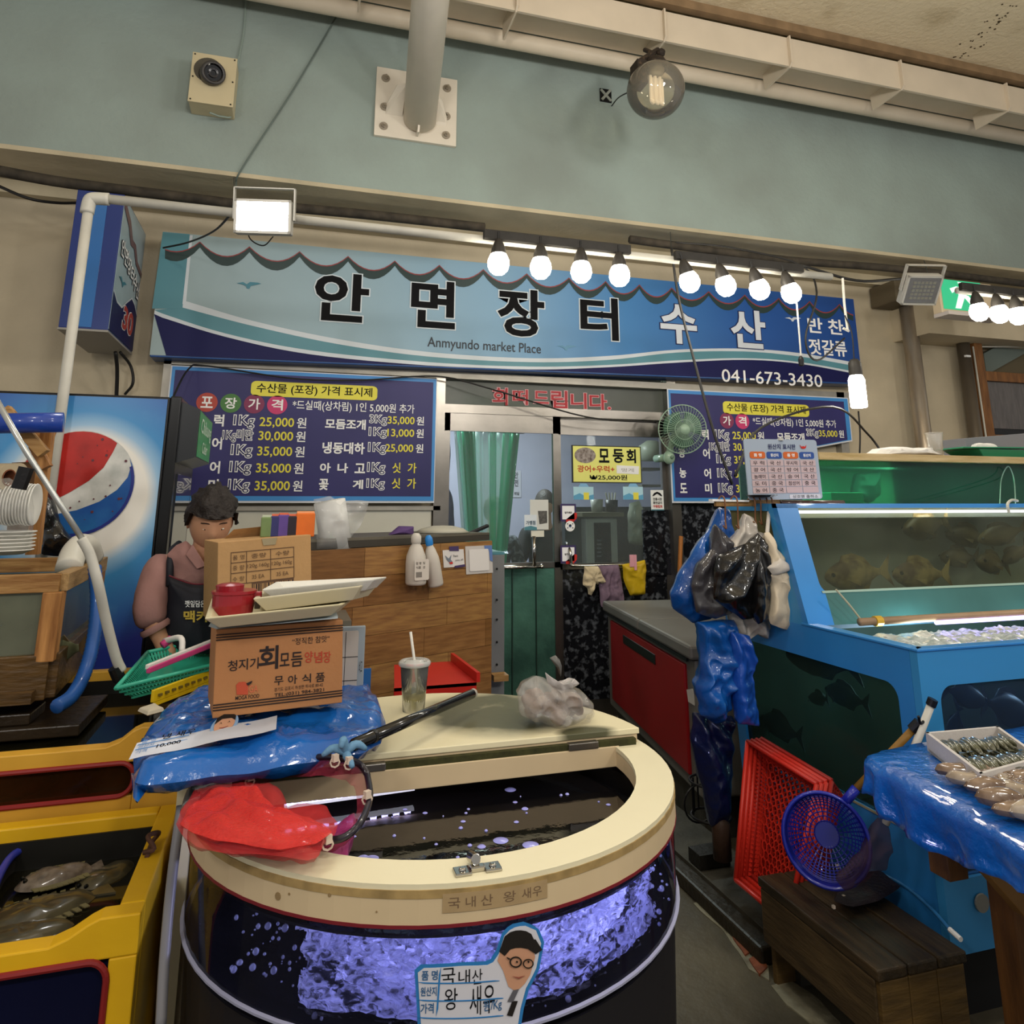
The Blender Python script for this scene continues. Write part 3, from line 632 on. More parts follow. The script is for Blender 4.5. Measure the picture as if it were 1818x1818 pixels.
# ================================================================== PRICE BANNERS
bann = mat('banner_violet', '#2f2c66', .45, col2='#28265a', vscale=2, bump=.15, bscale=5); bblue = mat('banner_blue', '#3d86c8', .4); bwhite = mat('banner_white', '#c9ccd2', .5)
def banner(ax0, ax1, ztop, zbot, label, hide_left, top_slope=0, cut=None):
 t = thing('price_banner', label, 'banner', ((ax0 + ax1) / 2, 5.12, zbot))
 sh = Sheet((ax0, 5.10, ztop), (ax1, 5.10, ztop - top_slope), (ax0, 5.10, zbot))
 def region(a0, b0, a1, b1): return [(a0, b0), (a1, b0), (a1, b1), (a0, b1)]
 if cut:
  outl = [(0, 0), (1, 0), (1, cut[1]), (cut[0], cut[2]), (cut[0], 1), (0, 1)]
 else: outl = region(0, 0, 1, 1)
 MB().poly([sh.at(a, b) for a, b in outl], (0, .004, 0)).build('white_hem', bwhite, t)
 if cut: o2 = [(.006, .01), (.994, .01), (.994, cut[1] - .012), (cut[0] - .006, cut[2] - .012), (cut[0] - .006, .985), (.006, .985)]; o3 = [(.016, .04), (.97, .04), (.97, cut[1] - .012), (cut[0] - .012, cut[2] - .012), (cut[0] - .012, .955), (.016, .955)]
 else: o2 = region(.005, .008, .997, .985); o3 = region(.016, .035, .985, .95)
 patch(sh, o2, bblue, t, .001, name='blue_border'); patch(sh, o3, bann, t, .002, name='violet_field')
 patch(sh, rrect(.285, .09, .76, .205, .02, .03), mat('banner_yellow', '#d8cf4a', .5), t, .004, name='yellow_plate')
 T = lambda s, a0, b0, a1, b1, m=WHITE, **k: lettering(sh, s, a0, b0, a1, b1, m, t, e=.006, **k)
 T('수산물 (포장) 가격 표시제', .305, .105, .74, .19, BLACK, bold=.012)
 for i, (ch, c_) in enumerate((('포', '#a8453a'), ('장', '#47753f'), ('가', '#7d3052'), ('격', '#c0386a'))):
  if hide_left and i < 2: continue
  cx_ = .135 + i * .083
  patch(sh, ell(cx_, .268, .037, .072), mat('dot_' + c_, c_, .5), t, .004, name='colour_dot')
  T(ch, cx_ - .021, .225, cx_ + .021, .31, WHITE, bold=.02)
 T('*드실때(상차림) 1인 5,000원 추가', .44, .225, .91, .31, WHITE, bold=.01)
 ob = dict(outline=.06, om=WHITE);
 rows = [(.40, '럭', '1Kg', '25,000'), (.505, None, '1Kg미만', '30,000'), (.62, '어', '1Kg', '35,000'), (.745, '어', '1Kg', '35,000'), (.875, '미', '1Kg', '35,000')]
 for yy_, n_, kg, pr in rows:
  if cut and yy_ < .75 and yy_ > .5: pass
  if n_: T(n_, .165, yy_ - .045 - (.05 if yy_ == .62 else 0), .20, yy_ + .045 - (.05 if yy_ == .62 else 0), WHITE, bold=.03)
  lim = 1 if not cut else (cut[0] if yy_ > .5 else 1)
  if .31 < lim: T(kg, .235 if len(kg) < 4 else .20, yy_ - .042, .305, yy_ + .05, NAVY, bold=-.008, **ob)
  if .45 < lim: T(pr, .325, yy_ - .035, .45, yy_ + .045, YEL, bold=.015)
  if .49 < lim: T('원', .46, yy_ - .04, .495, yy_ + .04, WHITE, bold=.015)
 for yy_, n_ in ((.62, '광'), (.745, '농'), (.875, '도')):
  T(n_, .04, yy_ - .045 - (.05 if yy_ == .62 else 0), .075, yy_ + .04 - (.05 if yy_ == .62 else 0), WHITE, bold=.03)
 if hide_left is None or not cut:
  T('우', .04, .355, .075, .44, WHITE, bold=.03)
 T('모듬조개', .565, .36, .72, .44, WHITE, bold=.03)
 T('3Kg', .735, .32, .80, .40, NAVY, bold=-.008, **ob); T('35,000', .805, .325, .912, .395, YEL, bold=.015); T('원', .92, .32, .95, .39, WHITE, bold=.015)
 if not cut:
  T('1Kg', .735, .42, .80, .50, NAVY, bold=-.008, **ob); T('13,000', .805, .425, .912, .495, YEL, bold=.015); T('원', .92, .42, .95, .49, WHITE, bold=.015)
  T('냉동대하', .56, .54, .72, .63, WHITE, bold=.03); T('1Kg', .735, .54, .80, .625, NAVY, bold=-.008, **ob); T('25,000', .80, .545, .91, .615, YEL, bold=.015); T('원', .92, .54, .95, .61, WHITE, bold=.015)
  for q, ch in enumerate('아나고'): T(ch, .555 + q * .065, .7, .595 + q * .065, .775, WHITE, bold=.03)
  T('1Kg', .735, .695, .80, .78, NAVY, bold=-.008, **ob); T('싯', .83, .69, .863, .77, YEL, bold=.015); T('가', .89, .69, .925, .77, YEL, bold=.015)
  T('꽃', .555, .82, .59, .905, WHITE, bold=.03); T('게', .68, .825, .72, .895, WHITE, bold=.03)
  T('1Kg', .735, .82, .80, .9, NAVY, bold=-.008, **ob); T('싯', .83, .81, .863, .89, YEL, bold=.015); T('가', .89, .81, .925, .89, YEL, bold=.015)
 return t, sh
bl = pY(304, 648, 5.1); br = pY(776, 672, 5.1); bb = pY(774, 893, 5.1)
banner(bl.x, br.x, (bl.z + br.z) / 2, bb.z, 'wide violet price banner left of the shop door', False)
cl_ = pY(1184, 690, 5.1); cr_ = pY(1502, 704, 5.1); cb_ = pY(1192, 893, 5.1)
# the right banner: its right half is folded up short
banner(cl_.x, cr_.x + .02, cl_.z, cb_.z, 'violet price banner with its right half folded short, right of the shop door', True, .0, cut=(.47, .42, .60))
# frames round the banners
fr = MB(); fr.box((bl.x - .05, 5.13, .9), (bl.x - .005, YW, 2.45)); fr.box((bl.x - .05, 5.13, 2.40), (xb + 1.75, YW, 2.45)); fr.box((xb + 1.62, 5.13, .9), (xb + 1.7, YW, 2.45)); fr.box((bl.x - .05, 5.14, bb.z - .05), (xa, YW, bb.z - .02))
struct(fr.build('trim_5', mat('aluminium_frame', '#a39e94', .4, metal=.4, var=.2)))
struct(MB().box((bl.x, 5.16, .6), (xa - .06, 5.195, bb.z - .05)).build('trim_6', mat('white_board', '#c3c1b4', .5, var=.06)))
# ================================================================== SHOP DOOR
def wx(x, y=800, Y=YW): return pY(x, y, Y).x
def wz(x, y, Y=YW): return pY(x, y, Y).z
zl0 = wz(985, 745); zl1 = wz(985, 735 - 8); zt1 = wz(985, 690)
fr = MB()
fr.box((xa - .05, YW - .06, 0), (xa + .02, YW + .04, 2.6)); fr.box((xb - .03, YW - .06, 0), (xb + .05, YW + .04, 2.6))
zr1 = wz(880, 722); zr0 = wz(880, 737)
fr.box((xa, YW - .05, zr0), (xb, YW + .03, zr1)); fr.box((xa, YW - .05, 2.52), (xb, YW + .03, 2.62))
d1 = fr.build('door_1', STEEL); struct(d1)
MB().box((xa + .02, YW, zr1), (xb - .03, YW + .01, 2.52)).build('transom_pane', glass('transom_glass', '#9aa29c', .5, .25, haze='#6f726c', refl=.2), d1)
MB().box((xa + .25, YW + .25, zr1 + .01), (xa + .95, YW + .27, zr1 + .11)).build('green_film', mat('green_film', '#35b183', .4, emit=.35), d1)
sht = Sheet((xa, YW - .004, 2.52), (xb, YW - .004, 2.52), (xa, YW - .004, zr1))
for ch, x0, x1, y0, y1 in (('회', 874, 901, 688, 719), ('떠', 910, 937, 691, 718), ('드', 947, 974, 694, 716), ('립', 978, 1007, 693, 724), ('니', 1013, 1041, 697, 725), ('다.', 1046, 1084, 699, 728)):
 ltpx(sht, ch, x0, y0, y1, x1, mat('letter_crimson', '#a4272f', .5), d1, bold=.015, outline=.045, om=mat('letter_pink', '#d9a9ad', .5), e=.002)
# sliding leaves
def leaf(name, x0, x1, Y, zt_, low_mat, zlow, label=None):
 f = MB(); w = .045
 f.box((x0, Y, 0), (x0 + w, Y + .035, zt_)); f.box((x1 - w, Y, 0), (x1, Y + .035, zt_)); f.box((x0, Y, zt_ - .13), (x1, Y + .035, zt_)); f.box((x0, Y, zlow - .02), (x1, Y + .035, zlow + .02)); f.box((x0, Y, 0), (x1, Y + .035, .12))
 o = f.build(name, STEEL); struct(o)
 MB().box((x0 + w, Y + .012, zlow), (x1 - w, Y + .018, zt_ - .1)).build('pane', glass('door_glass', '#dfe6e4', .96, .03, refl=.15), o)
 MB().box((x0 + w, Y + .008, .1), (x1 - w, Y + .022, zlow)).build('lower_panel', low_mat, o)
 return o
xm = wx(988, 900)
zlow = wz(940, 1003)
d2 = leaf('door_2', xa + .02, xm + .01, YW - .04, zr0, mat('frosted_teal_panel', '#4d7a6c', .35, col2='#2c4c44', vscale=4, bump=.4, bscale=30), zlow)
b = MB()
for k in range(1, 5):
 x = xa + (xm - xa) * k / 5; b.box((x - .003, YW - .045, .12), (x + .003, YW - .03, zlow - .02))
b.build('panel_groove', mat('dark_groove', '#22352f', .5), d2)
x0 = wx(875, 1010, YW - .09); x1 = wx(962, 1007, YW - .09); zz = wz(920, 1007, YW - .09)
b = MB(); b.tube([(x0, YW - .09, zz), (x1, YW - .09, zz)], .014, 12); b.ball((x1, YW - .09, zz), .018, 10, 8)
xh = wx(948, 960, YW - .09); b.tube([(xh, YW - .09, zz), (xh, YW - .09, wz(948, 952, YW - .09))], .014, 10); b.build('door_handle', mat('chrome', '#b9b6b0', .15, metal=1), d2, smooth=True)
granite = mat('black_granite', '#15161a', .18, col2='#5d6168', vscale=26, detail=2, thr=(.52, .72), spec=.6)
d3 = leaf('door_3', xm + .0, xb - .02, YW + .01, zr0, granite, zlow - .02)
x0 = wx(1017, 1008, YW - .09); x1 = wx(1150, 1000, YW - .09)
b = MB(); b.tube(curve_pts([(x0 - .01, YW, zz + .16), (x0 - .02, YW - .09, zz + .1), (x0 - .01, YW - .09, zz + .02), (x0 + .04, YW - .09, zz), (x1, YW - .09, zz)], 4), .012, 10); b.build('door_handle', _M['chrome'], d3, smooth=True)
# granite wainscot, inside seen through glass and outside right of the door
xg = wx(1143, 950, YW)
gw = MB(); gw.box((xb + .05, YW - .03, 0), (xb + 1.62, YW, wz(1200, 897, YW - .03) + .03)); struct(gw.build('wall_granite', granite))
MB().box((xg + .0, YW + .0, zlow - .1), (xb - .03, YW + .02, wz(1160, 905))).build('granite_panel', granite, d3)
# stickers and notices on the glass
def card(x0, y0, x1, y1, Y, col, label, cat='notice', name='notice', tilt=0, t_=.002):
 a = pY(x0, y0, Y); b = pY(x1, y1, Y); c = pY(x1, y0, Y)
 t = thing(name, label, cat, ((a.x + b.x) / 2, Y, (a.z + b.z) / 2))
 sh = Sheet((a.x, Y, a.z), (b.x, Y, a.z), (a.x, Y, b.z))
 MB().slab([sh.at(0, 0), sh.at(1, 0), sh.at(1, 1), sh.at(0, 1)], (0, t_, 0)).build('sheet', mat('paper_' + col, col, .5), t)
 return t, sh
Y_ = YW - .075
t, sh = card(1015, 790, 1140, 858, Y_, '#1c1c1c', 'yellow handwritten menu board with a photo of sliced raw fish on the door glass', 'sign', 'menu_board', t_=.012)
patch(sh, [(.015, .025), (.985, .025), (.985, .975), (.015, .975)], mat('board_yellow', '#dcdc7a', .5), t, .001, name='yellow_sheet')
patch(sh, ell(.185, .27, .15, .21), mat('fish_photo', '#a39a94', .5, col2='#5d5048', vscale=40), t, .003, name='photo')
for ch, a0, a1 in (('모', .38, .53), ('둥', .58, .74), ('회', .78, .92)): lettering(sh, ch, a0, .08, a1, .46, BLACK, t, bold=.03, e=.004)
lettering(sh, '광어+우럭+', .07, .54, .60, .72, RED, t, bold=.015, e=.004)
patch(sh, [(.63, .52), (.96, .54), (.95, .76), (.63, .74)], WHITE, t, .004, name='white_sticker'); lettering(sh, '멍게', .7, .6, .88, .7, mat('faint_grey', '#9a9a90', .5), t, e=.006)
lettering(sh, '₩25,000원', .24, .78, .78, .93, BLACK, t, bold=.015, e=.004)
for k, x in enumerate((1018, 1106)):
 t, sh = card(x, 864, x + 36, 887, Y_, '#a9d0de', ['left', 'right'][k] + ' of two pale blue hand sanitiser cards under the yellow board', 'card', 'sticker_card')
 patch(sh, [(.25, 0), (.35, -.25), (.65, -.25), (.78, 0)], mat('card_sky', '#7fb0d4', .5), t, .001, name='arched_top')
 patch(sh, [(.0, .7), (.3, .5), (.6, .75), (1, .6), (1, 1), (0, 1)], mat('card_sea', '#5b9cc0', .5), t, .002, name='sea_print'); patch(sh, [(.5, .45), (.76, .45), (.76, 1), (.5, 1)], mat('card_yellow', '#dfd44c', .5), t, .003, name='yellow_tab')
t, sh = card(1155, 870, 1179, 906, Y_, '#dfe1de', 'small white market notice with red last line at the right of the door glass', 'sticker', 'sticker')
lettering(sh, '전통시장', .15, .38, .85, .52, BLACK, t, e=.003, bold=.02); lettering(sh, '환전금지', .15, .56, .85, .70, BLACK, t, e=.003, bold=.02); lettering(sh, '가맹점포', .12, .74, .88, .88, RED, t, e=.003, bold=.03)
patch(sh, [(.1, .3), (.25, .15), (.5, .08), (.75, .15), (.9, .3), (.8, .3), (.5, .18), (.2, .3)], BLACK, t, .002, name='arch_print'); patch(sh, [(0, .95), (1, .95), (1, 1), (0, 1)], tl_, t, .002, name='green_edge')
for k, y in enumerate((898, 972)):
 t, sh = card(998, y, 1020, y + 24, Y_, '#e9e9ec', ['upper', 'lower'][k] + ' white door sticker with blue and red edge on the door glass', 'sticker', 'sticker')
 patch(sh, [(-.12, -.15), (1.15, -.15), (1.15, 1.15), (-.12, 1.15)], mat('sticker_navy', '#3a2f5c', .5), t, -.004, name='navy_backing'); patch(sh, [(1, .5), (1.22, .55), (1.2, .9), (.9, 1.2), (.3, 1.2), (.3, 1)], RED, t, -.001, name='red_corner')
 lettering(sh, '당기세요', .2, .42, .8, .58, BLACK, t, bold=.03)
p = pY(1012, 934, Y_)
t = thing('sticker', 'round white national flag sticker between the two square door stickers', 'sticker', p)
MB().disc(p, .038, (0, -1, 0), 28).build('disc', WHITE, t); shf = Sheet(p + V(-.04, -.002, .04), p + V(.04, -.002, .04), p + V(-.04, -.002, -.04))
patch(shf, ell(.5, .47, .13, .13, 20), BLACK, t, .002, name='emblem'); patch(shf, [(.37, .47), (.63, .47), (.6, .55), (.5, .6), (.4, .55)], mat('emblem_blue', '#29487c', .5), t, .003, name='emblem')
for cx_, cy_ in ((.25, .3), (.75, .3), (.25, .66), (.75, .66)): patch(shf, [(cx_ - .05, cy_ - .04), (cx_ + .05, cy_ - .04), (cx_ + .05, cy_ + .04), (cx_ - .05, cy_ + .04)], BLACK, t, .002, name='trigram')
t, sh = card(941, 887, 974, 940, Y_, '#cfd0cb', 'white notice with a dark photo taped on the left door leaf', 'notice', 'notice')
patch(sh, [(.42, .38), (.92, .38), (.92, .78), (.5, .82)], mat('dark_photo', '#3c3b3a', .5, col2='#6a6864', vscale=50), t, .002, name='photo')
t, sh = card(931, 914, 953, 941, Y_ - .01, '#d5dde4', 'small white and teal affiliate card beside the door notice', 'notice', 'notice')
lettering(sh, '가맹점', .12, .38, .88, .66, mat('slate_ink', '#3b5568', .5), t, bold=.02); patch(sh, [(0, .8), (.5, .72), (1, .82), (1, 1), (0, 1)], tl_, t, .002, name='teal_foot')
card(943, 942, 966, 953, Y_ - .004, '#d8d6c8', 'blank cream note below the taped door notice', 'notice', 'notice')
# ---- inside the shop
YI = 6.0
cg = [mat('curtain_green', '#3cc094', .25, alpha=.62, coat=.5), mat('curtain_pale', '#b5d8cc', .25, alpha=.45, coat=.5), mat('curtain_dark_green', '#1c9a72', .3, alpha=.85, coat=.4)]
t = thing('strip_curtain', 'green and clear plastic strip curtain hanging inside the left door leaf', 'curtain', pY(860, 760, YI))
MB().tube([pY(795, 762, YI), pY(930, 768, YI)], .012, 8).build('curtain_rail', STEEL, t)
MB().box(pY(795, 762, YI), pY(799, 700, YI) + V(0, .02, 0)).build('rail_bracket', STEEL, t)
strips = [(806, 812, 840, 1, 0), (812, 822, 850, 0, 1), (822, 838, 856, 2, 0), (838, 850, 862, 1, 1), (850, 868, 868, 1, 0), (868, 882, 876, 0, 0), (880, 897, 884, 1, 1), (895, 910, 880, 0, 0), (908, 922, 878, 2, 1), (830, 842, 852, 0, 1)]
for i, (xa0, xa1, xm_, ci, dy) in enumerate(strips):
 Yq = YI + dy * .04; top0 = pY(xa0, 763, Yq); top1 = pY(xa1, 763, Yq); w = top1.x - top0.x
 mb = MB(); rows = 8
 grid = []
 for r in range(rows + 1):
  z = top0.z - r * (top0.z - .9) / rows; sh_ = (pY(xm_, 900, Yq).x - (top0.x + top1.x) / 2) * (r / rows) * .7
  grid.append([(top0.x + w * k / 4 * (1 - .1 * r / rows) + sh_, Yq + .03 * math.sin(k * 2.1 + i), z) for k in range(5)])
 vs = [p for g_ in grid for p in g_]; fs = [(r * 5 + k, r * 5 + k + 1, (r + 1) * 5 + k + 1, (r + 1) * 5 + k) for r in range(rows) for k in range(4)]
 mb.add(vs, fs); o = mb.build('strip', cg[ci], t, smooth=True); s = o.modifiers.new('thick', 'SOLIDIFY'); s.thickness = .004
t, sh = card(908, 835, 925, 883, 8.19, '#a9a9b4', 'small vertical calligraphy scroll on the inner lilac wall', 'scroll', 'scroll')
lettering(sh, '안', .3, .06, .7, .3, mat('grey_ink', '#4d4c55', .5), t, bold=.03); lettering(sh, '전', .3, .34, .7, .6, _M['grey_ink'], t, bold=.03); lettering(sh, '제일', .25, .8, .8, .92, _M['grey_ink'], t, bold=.03)
p = pY(795, 880, YI - .1)
tag(MB().pillow([pY(782, 780, YI), pY(800, 785, YI), pY(797, 815, YI), pY(790, 850, YI), pY(803, 880, YI), pY(808, 935, YI), pY(800, 960, YI), pY(782, 965, YI)], (0, -1, 0), .07, amp=.02, freq=9).build('rain_jacket', mat('navy_cloth', '#1f2a5e', .5, var=.4), smooth=True), 'dark blue jacket hanging at the left edge of the door opening', 'jacket')
# kitchen things seen through the right pane
cabm = mat('cabinet_white', '#8f908a', .4);
def pbox(x0, y0, x1, y1, Y0, Y1): a = pY(x0, y0, Y0); b = pY(x1, y1, Y0); return ((a.x, Y0, b.z), (b.x, Y1, a.z))
t = thing('water_purifier', 'white cabinet appliance with black front behind the right door pane', 'appliance', pY(1070, 1000, 5.6))
MB().box(*pbox(1040, 920, 1100, 1060, 5.6, 5.95)).build('body', cabm, t, bevel=.01); MB().box(*pbox(1055, 928, 1086, 1002, 5.59, 5.6)).build('black_front', mat('gloss_black', '#0d0e10', .12), t)
MB().box(*pbox(1034, 910, 1108, 917, 5.55, 5.98)).build('shelf', mat('shelf_wood_dark', '#57523f', .5), t)
for k in range(5): MB().box(*pbox(1060, 958 + k * 7, 1068, 961 + k * 7, 5.586, 5.59)).build('button', mat('grey_button', '#4a4c50', .5), t)
p = pY(1086, 909, 5.75)
t = thing('utensil_pot', 'black pot of white-handled utensils on the appliance shelf', 'pot', p)
MB().lathe([(0, 0), (.05, 0), (.056, .1), (.05, .1), (.045, .01)], p, (0, 0, 1), 18).build('pot', BLK, t, smooth=True)
for k in range(4): MB().tube([p + V(-.03 + k * .018, 0, .05), p + V(-.05 + k * .03, 0, .16)], .007, 8).build('utensil', mat('pale_utensil', '#b4b2a6', .4), t)
p = pY(1060, 910, 5.75); tag(MB().lathe([(0, 0), (.045, 0), (.055, .11), (.05, .11), (.04, .01)], p, (0, 0, 1), 20).build('canister', cabm, smooth=True), 'white canister on the shelf inside the right door pane', 'canister')
t = thing('shelf_rack', 'dark shelf with pale pots on the back wall of the shop kitchen', 'shelf', pY(1060, 900, 7.0))
for y in (830, 860): MB().box(*pbox(1140, y, 1190, y + 4, 6.6, 7.0)).build('shelf', mat('rack_metal', '#55564f', .5), t)
o = MB().lathe([(0, 0), (.12, 0), (.14, .14), (.05, .2), (0, .2)], pY(1158, 818, 6.6) , (0, 0, 1), 20).build('rice_cooker', mat('pot_cream', '#7f8576', .4), smooth=True); tag(o, 'pale round cooker behind the top right of the door glass', 'cooker')
tag(MB().pillow([pY(1118, 892, 5.5), pY(1136, 888, 5.5), pY(1142, 905, 5.5), pY(1143, 960, 5.5), pY(1142, 970, 5.5), pY(1116, 965, 5.5), pY(1115, 920, 5.5)], (0, -1, 0), .04, amp=.02, freq=14).build('plastic_bag', mat('grey_plastic_bag', '#8b8f7f', .4, var=.3, coat=.4), smooth=True), 'pale translucent bag hanging inside the right door pane', 'bag')
struct(MB().box(*pbox(992, 900, 1190, 1100, 6.8, 6.85)).build('trim_7', mat('kitchen_dark', '#26282a', .6)))
tag(MB().box(*pbox(1003, 910, 1036, 1060, 5.7, 6.0)).build('fridge_inner', mat('dark_cabinet', '#34383a', .4), bevel=.006), 'dark cabinet behind the round flag sticker', 'cabinet')
# towels and gloves on the door bar
YB = YW - .1
def towel(name, pts, col, label, cat, seed, amp=.02, rad=.012, **k):
 return tag(MB().pillow([pY(x, y, YB - .03) for x, y in pts], (0, -1, 0), .022, amp=amp, freq=18, radial=rad, nrad=11, seed=seed).build(name, mat(name + '_cloth', col, .85, var=.3, vscale=20, bump=.4, bscale=60), smooth=True), label, cat)
towel('towel', [(1062, 1004), (1098, 1002), (1103, 1030), (1108, 1075), (1068, 1078), (1063, 1040)], '#7b6678', 'dusty purple towel hung over the door bar', 'towel', 2)
g_ = MB(); g_.pillow([pY(x, y, YB - .06) for x, y in [(1037, 1006), (1062, 1005), (1070, 1022), (1076, 1033), (1070, 1036), (1066, 1034), (1062, 1038), (1058, 1035), (1055, 1046), (1050, 1057), (1045, 1055), (1043, 1044), (1035, 1038), (1034, 1022)]], (0, -1, 0), .025, amp=.02, freq=25, N=84)
tag(g_.build('work_glove', mat('cotton_glove', '#cdbd9c', .9, var=.15, bump=.4, bscale=90), smooth=True), 'cream cotton work glove draped over the door bar', 'glove')
t = thing('rubber_glove', 'yellow rubber glove pegged on the door bar', 'glove', pY(1125, 1000, YB - .04))
MB().pillow([pY(x, y, YB - .04) for x, y in [(1104, 1002), (1144, 994), (1147, 1010), (1146, 1055), (1118, 1058), (1108, 1030)]], (0, -1, 0), .03, amp=.015, freq=16).build('glove', mat('yellow_rubber', '#c9a81c', .4, var=.2), t, smooth=True)
MB().box(pY(1121, 985, YB - .08) + V(-.012, 0, 0), pY(1126, 1006, YB - .07) + V(-.004, 0, 0)).build('peg', mat('pink_peg', '#d59aa5', .4), t); MB().box(pY(1127, 985, YB - .08) + V(-.006, 0, 0), pY(1130, 1012, YB - .07) + V(.0, 0, 0)).build('peg', _M['pink_peg'], t)
p0 = pY(1209, 952, 5.05); p1 = pY(1203, 1100, 5.0); p1 = p0 + (p1 - p0) * (p0.z / (p0.z - p1.z))
tag(MB().tube([p0, p1], .016, 10).build('broom_handle', mat('orange_wood', '#a5672c', .5)), 'orange wooden broom handle leaning on the granite right of the door', 'handle')
# ---- wall fan
c = pY(1211, 762, 4.9)
t = thing('wall_fan', 'green wall fan with wire guard right of the shop door', 'fan', c)
gg = mat('fan_green', '#8ea893', .35, coat=.3); d = V(-.25, -1, -.15).normalized(); e1_ = d.orthogonal().normalized(); e2_ = d.cross(e1_)
R_ = .185
b = MB()
for k in range(46):
 a = 2 * math.pi * k / 46; rd = e1_ * math.cos(a) + e2_ * math.sin(a)
 b.tube([c + d * .075 + rd * .04, c + d * .06 + rd * R_ * .7, c + d * .01 + rd * R_], .0016, 4, cap=False)
 b.tube([c + d * .01 + rd * R_, c - d * .05 + rd * R_ * .75, c - d * .075 + rd * .06], .0016, 4, cap=False)
for rr_, h in ((R_, .01), (R_ * .7, .058), (R_ * .4, .07)):
 b.tube([c + d * h + (e1_ * math.cos(2 * math.pi * k / 40) + e2_ * math.sin(2 * math.pi * k / 40)) * rr_ for k in range(40)], .0045 if rr_ == R_ else .0025, 6, closed=True)
o = b.build('wire_guard', gg, t)
for k in range(3):
 a0 = 2 * math.pi * k / 3; vs = []; fs = []
 for i in range(7):
  for j in range(6):
   a = a0 + i * .27; r = .035 + j * (R_ * .84 - .035) / 5 * (1 - .05 * abs(i - 3))
   vs.append(c + (e1_ * math.cos(a) + e2_ * math.sin(a)) * r + d * (.03 - i * .008))
 for i in range(6):
  for j in range(5): fs.append((i * 6 + j, i * 6 + j + 1, (i + 1) * 6 + j + 1, (i + 1) * 6 + j))
 mb = MB(); mb.add(vs, fs); o = mb.build('blade', mat('fan_blade', '#5c8068', .25, alpha=.6), t, smooth=True); s = o.modifiers.new('th', 'SOLIDIFY'); s.thickness = .003
MB().lathe([(0, .085), (.036, .083), (.042, .07), (.042, .06), (0, .055)], c, d, 20).build('hub_cap', gg, t, smooth=True)
MB().lathe([(.055, -.07), (.06, -.14), (.045, -.18), (0, -.19)], c, d, 18).build('motor', gg, t, smooth=True)
q = pY(1188, 812, 4.98)
b = MB(); b.tube(curve_pts([c - d * .12, c - d * .12 + V(-.03, .03, -.08), q + V(0, 0, .03)]), .025, 10); b.ball(q + V(0, .0, 0), .045, 14, 10, (1, .9, 1.2)); b.tube([q + V(0, .03, 0), (q.x - .01, YW - .03, q.z)], .03, 10); b.build('neck', gg, t, smooth=True)
MB().lathe([(0, 0), (.014, .0), (.014, .008), (0, .01)], q + V(0, -.045, 0), (0, -1, 0), 12).build('knob', mat('fan_knob', '#56705c', .3), t)
# ================================================================== FREEZER
fg = mat('freezer_grey', '#6b6862', .45, var=.15, vscale=4); fred = mat('freezer_red', '#8e1418', .35, var=.2, vscale=3)
nt_ = pZ(1237, 1165, .80); ft_ = pZ(1078, 1062, .84)
A_ = pZ(1228, 1150, .84); Bk = V(2.12, 4.8, .84)
ux = (V(A_.x, A_.y, 0) - V(Bk.x, Bk.y, 0)).normalized(); uy = V(-ux.y, ux.x, 0)
if uy.x < 0: uy = -uy
Wd = .72; L_ = (V(A_.x, A_.y, 0) - V(Bk.x, Bk.y, 0)).length
t = thing('chest_freezer', 'grey chest freezer with a dark red front panel right of the round tank', 'freezer', (A_.x + .3, 4, .1))
def fb(mb, l0, l1, w0, w1, z0, z1):
 p = []
 for z in (z0, z1):
  for l, w in ((l0, w0), (l1, w0), (l1, w1), (l0, w1)): q = V(Bk.x, Bk.y, 0) + ux * l + uy * w; p.append(V(q.x, q.y, z))
 return mb.hexa(p if (p[1] - p[0]).cross(p[2] - p[1]).z > 0 else [p[i] for i in (3, 2, 1, 0, 7, 6, 5, 4)])
fb(MB(), .02, L_ - .01, .015, Wd, .2, .78).build('cabinet', fg, t, bevel=.01)
fb(MB(), .14, L_ - .12, .0, .02, .26, .745).build('red_front', fred, t, bevel=.006)
fb(MB(), L_ * .28, L_ * .66, -.004, .004, .655, .705).build('handle_recess', mat('black_recess', '#15130f', .4), t, bevel=.003)
fb(MB(), 0, L_ * .5, -.015, Wd + .01, .785, .85).build('lid', fg, t, bevel=.014); fb(MB(), L_ * .505, L_ + .01, -.015, Wd + .01, .785, .85).build('lid', fg, t, bevel=.014)
fb(MB(), .05, L_ - .05, -.012, .0, .77, .785).build('gasket', BLK, t)
q = V(Bk.x, Bk.y, 0) + ux * (L_ - .08); MB().poly([q + V(0, 0, .64), q + V(.01, -.03, .65), q + V(.018, -.05, .62), q + V(.012, -.045, .58), q + V(.0, -.01, .59)], -uy * .006).build('peeled_sticker', mat('torn_paper', '#aaa79d', .7), t)
fb(MB(), .05, L_ - .1, .06, Wd, .0, .2).build('plinth', kerbm, t)
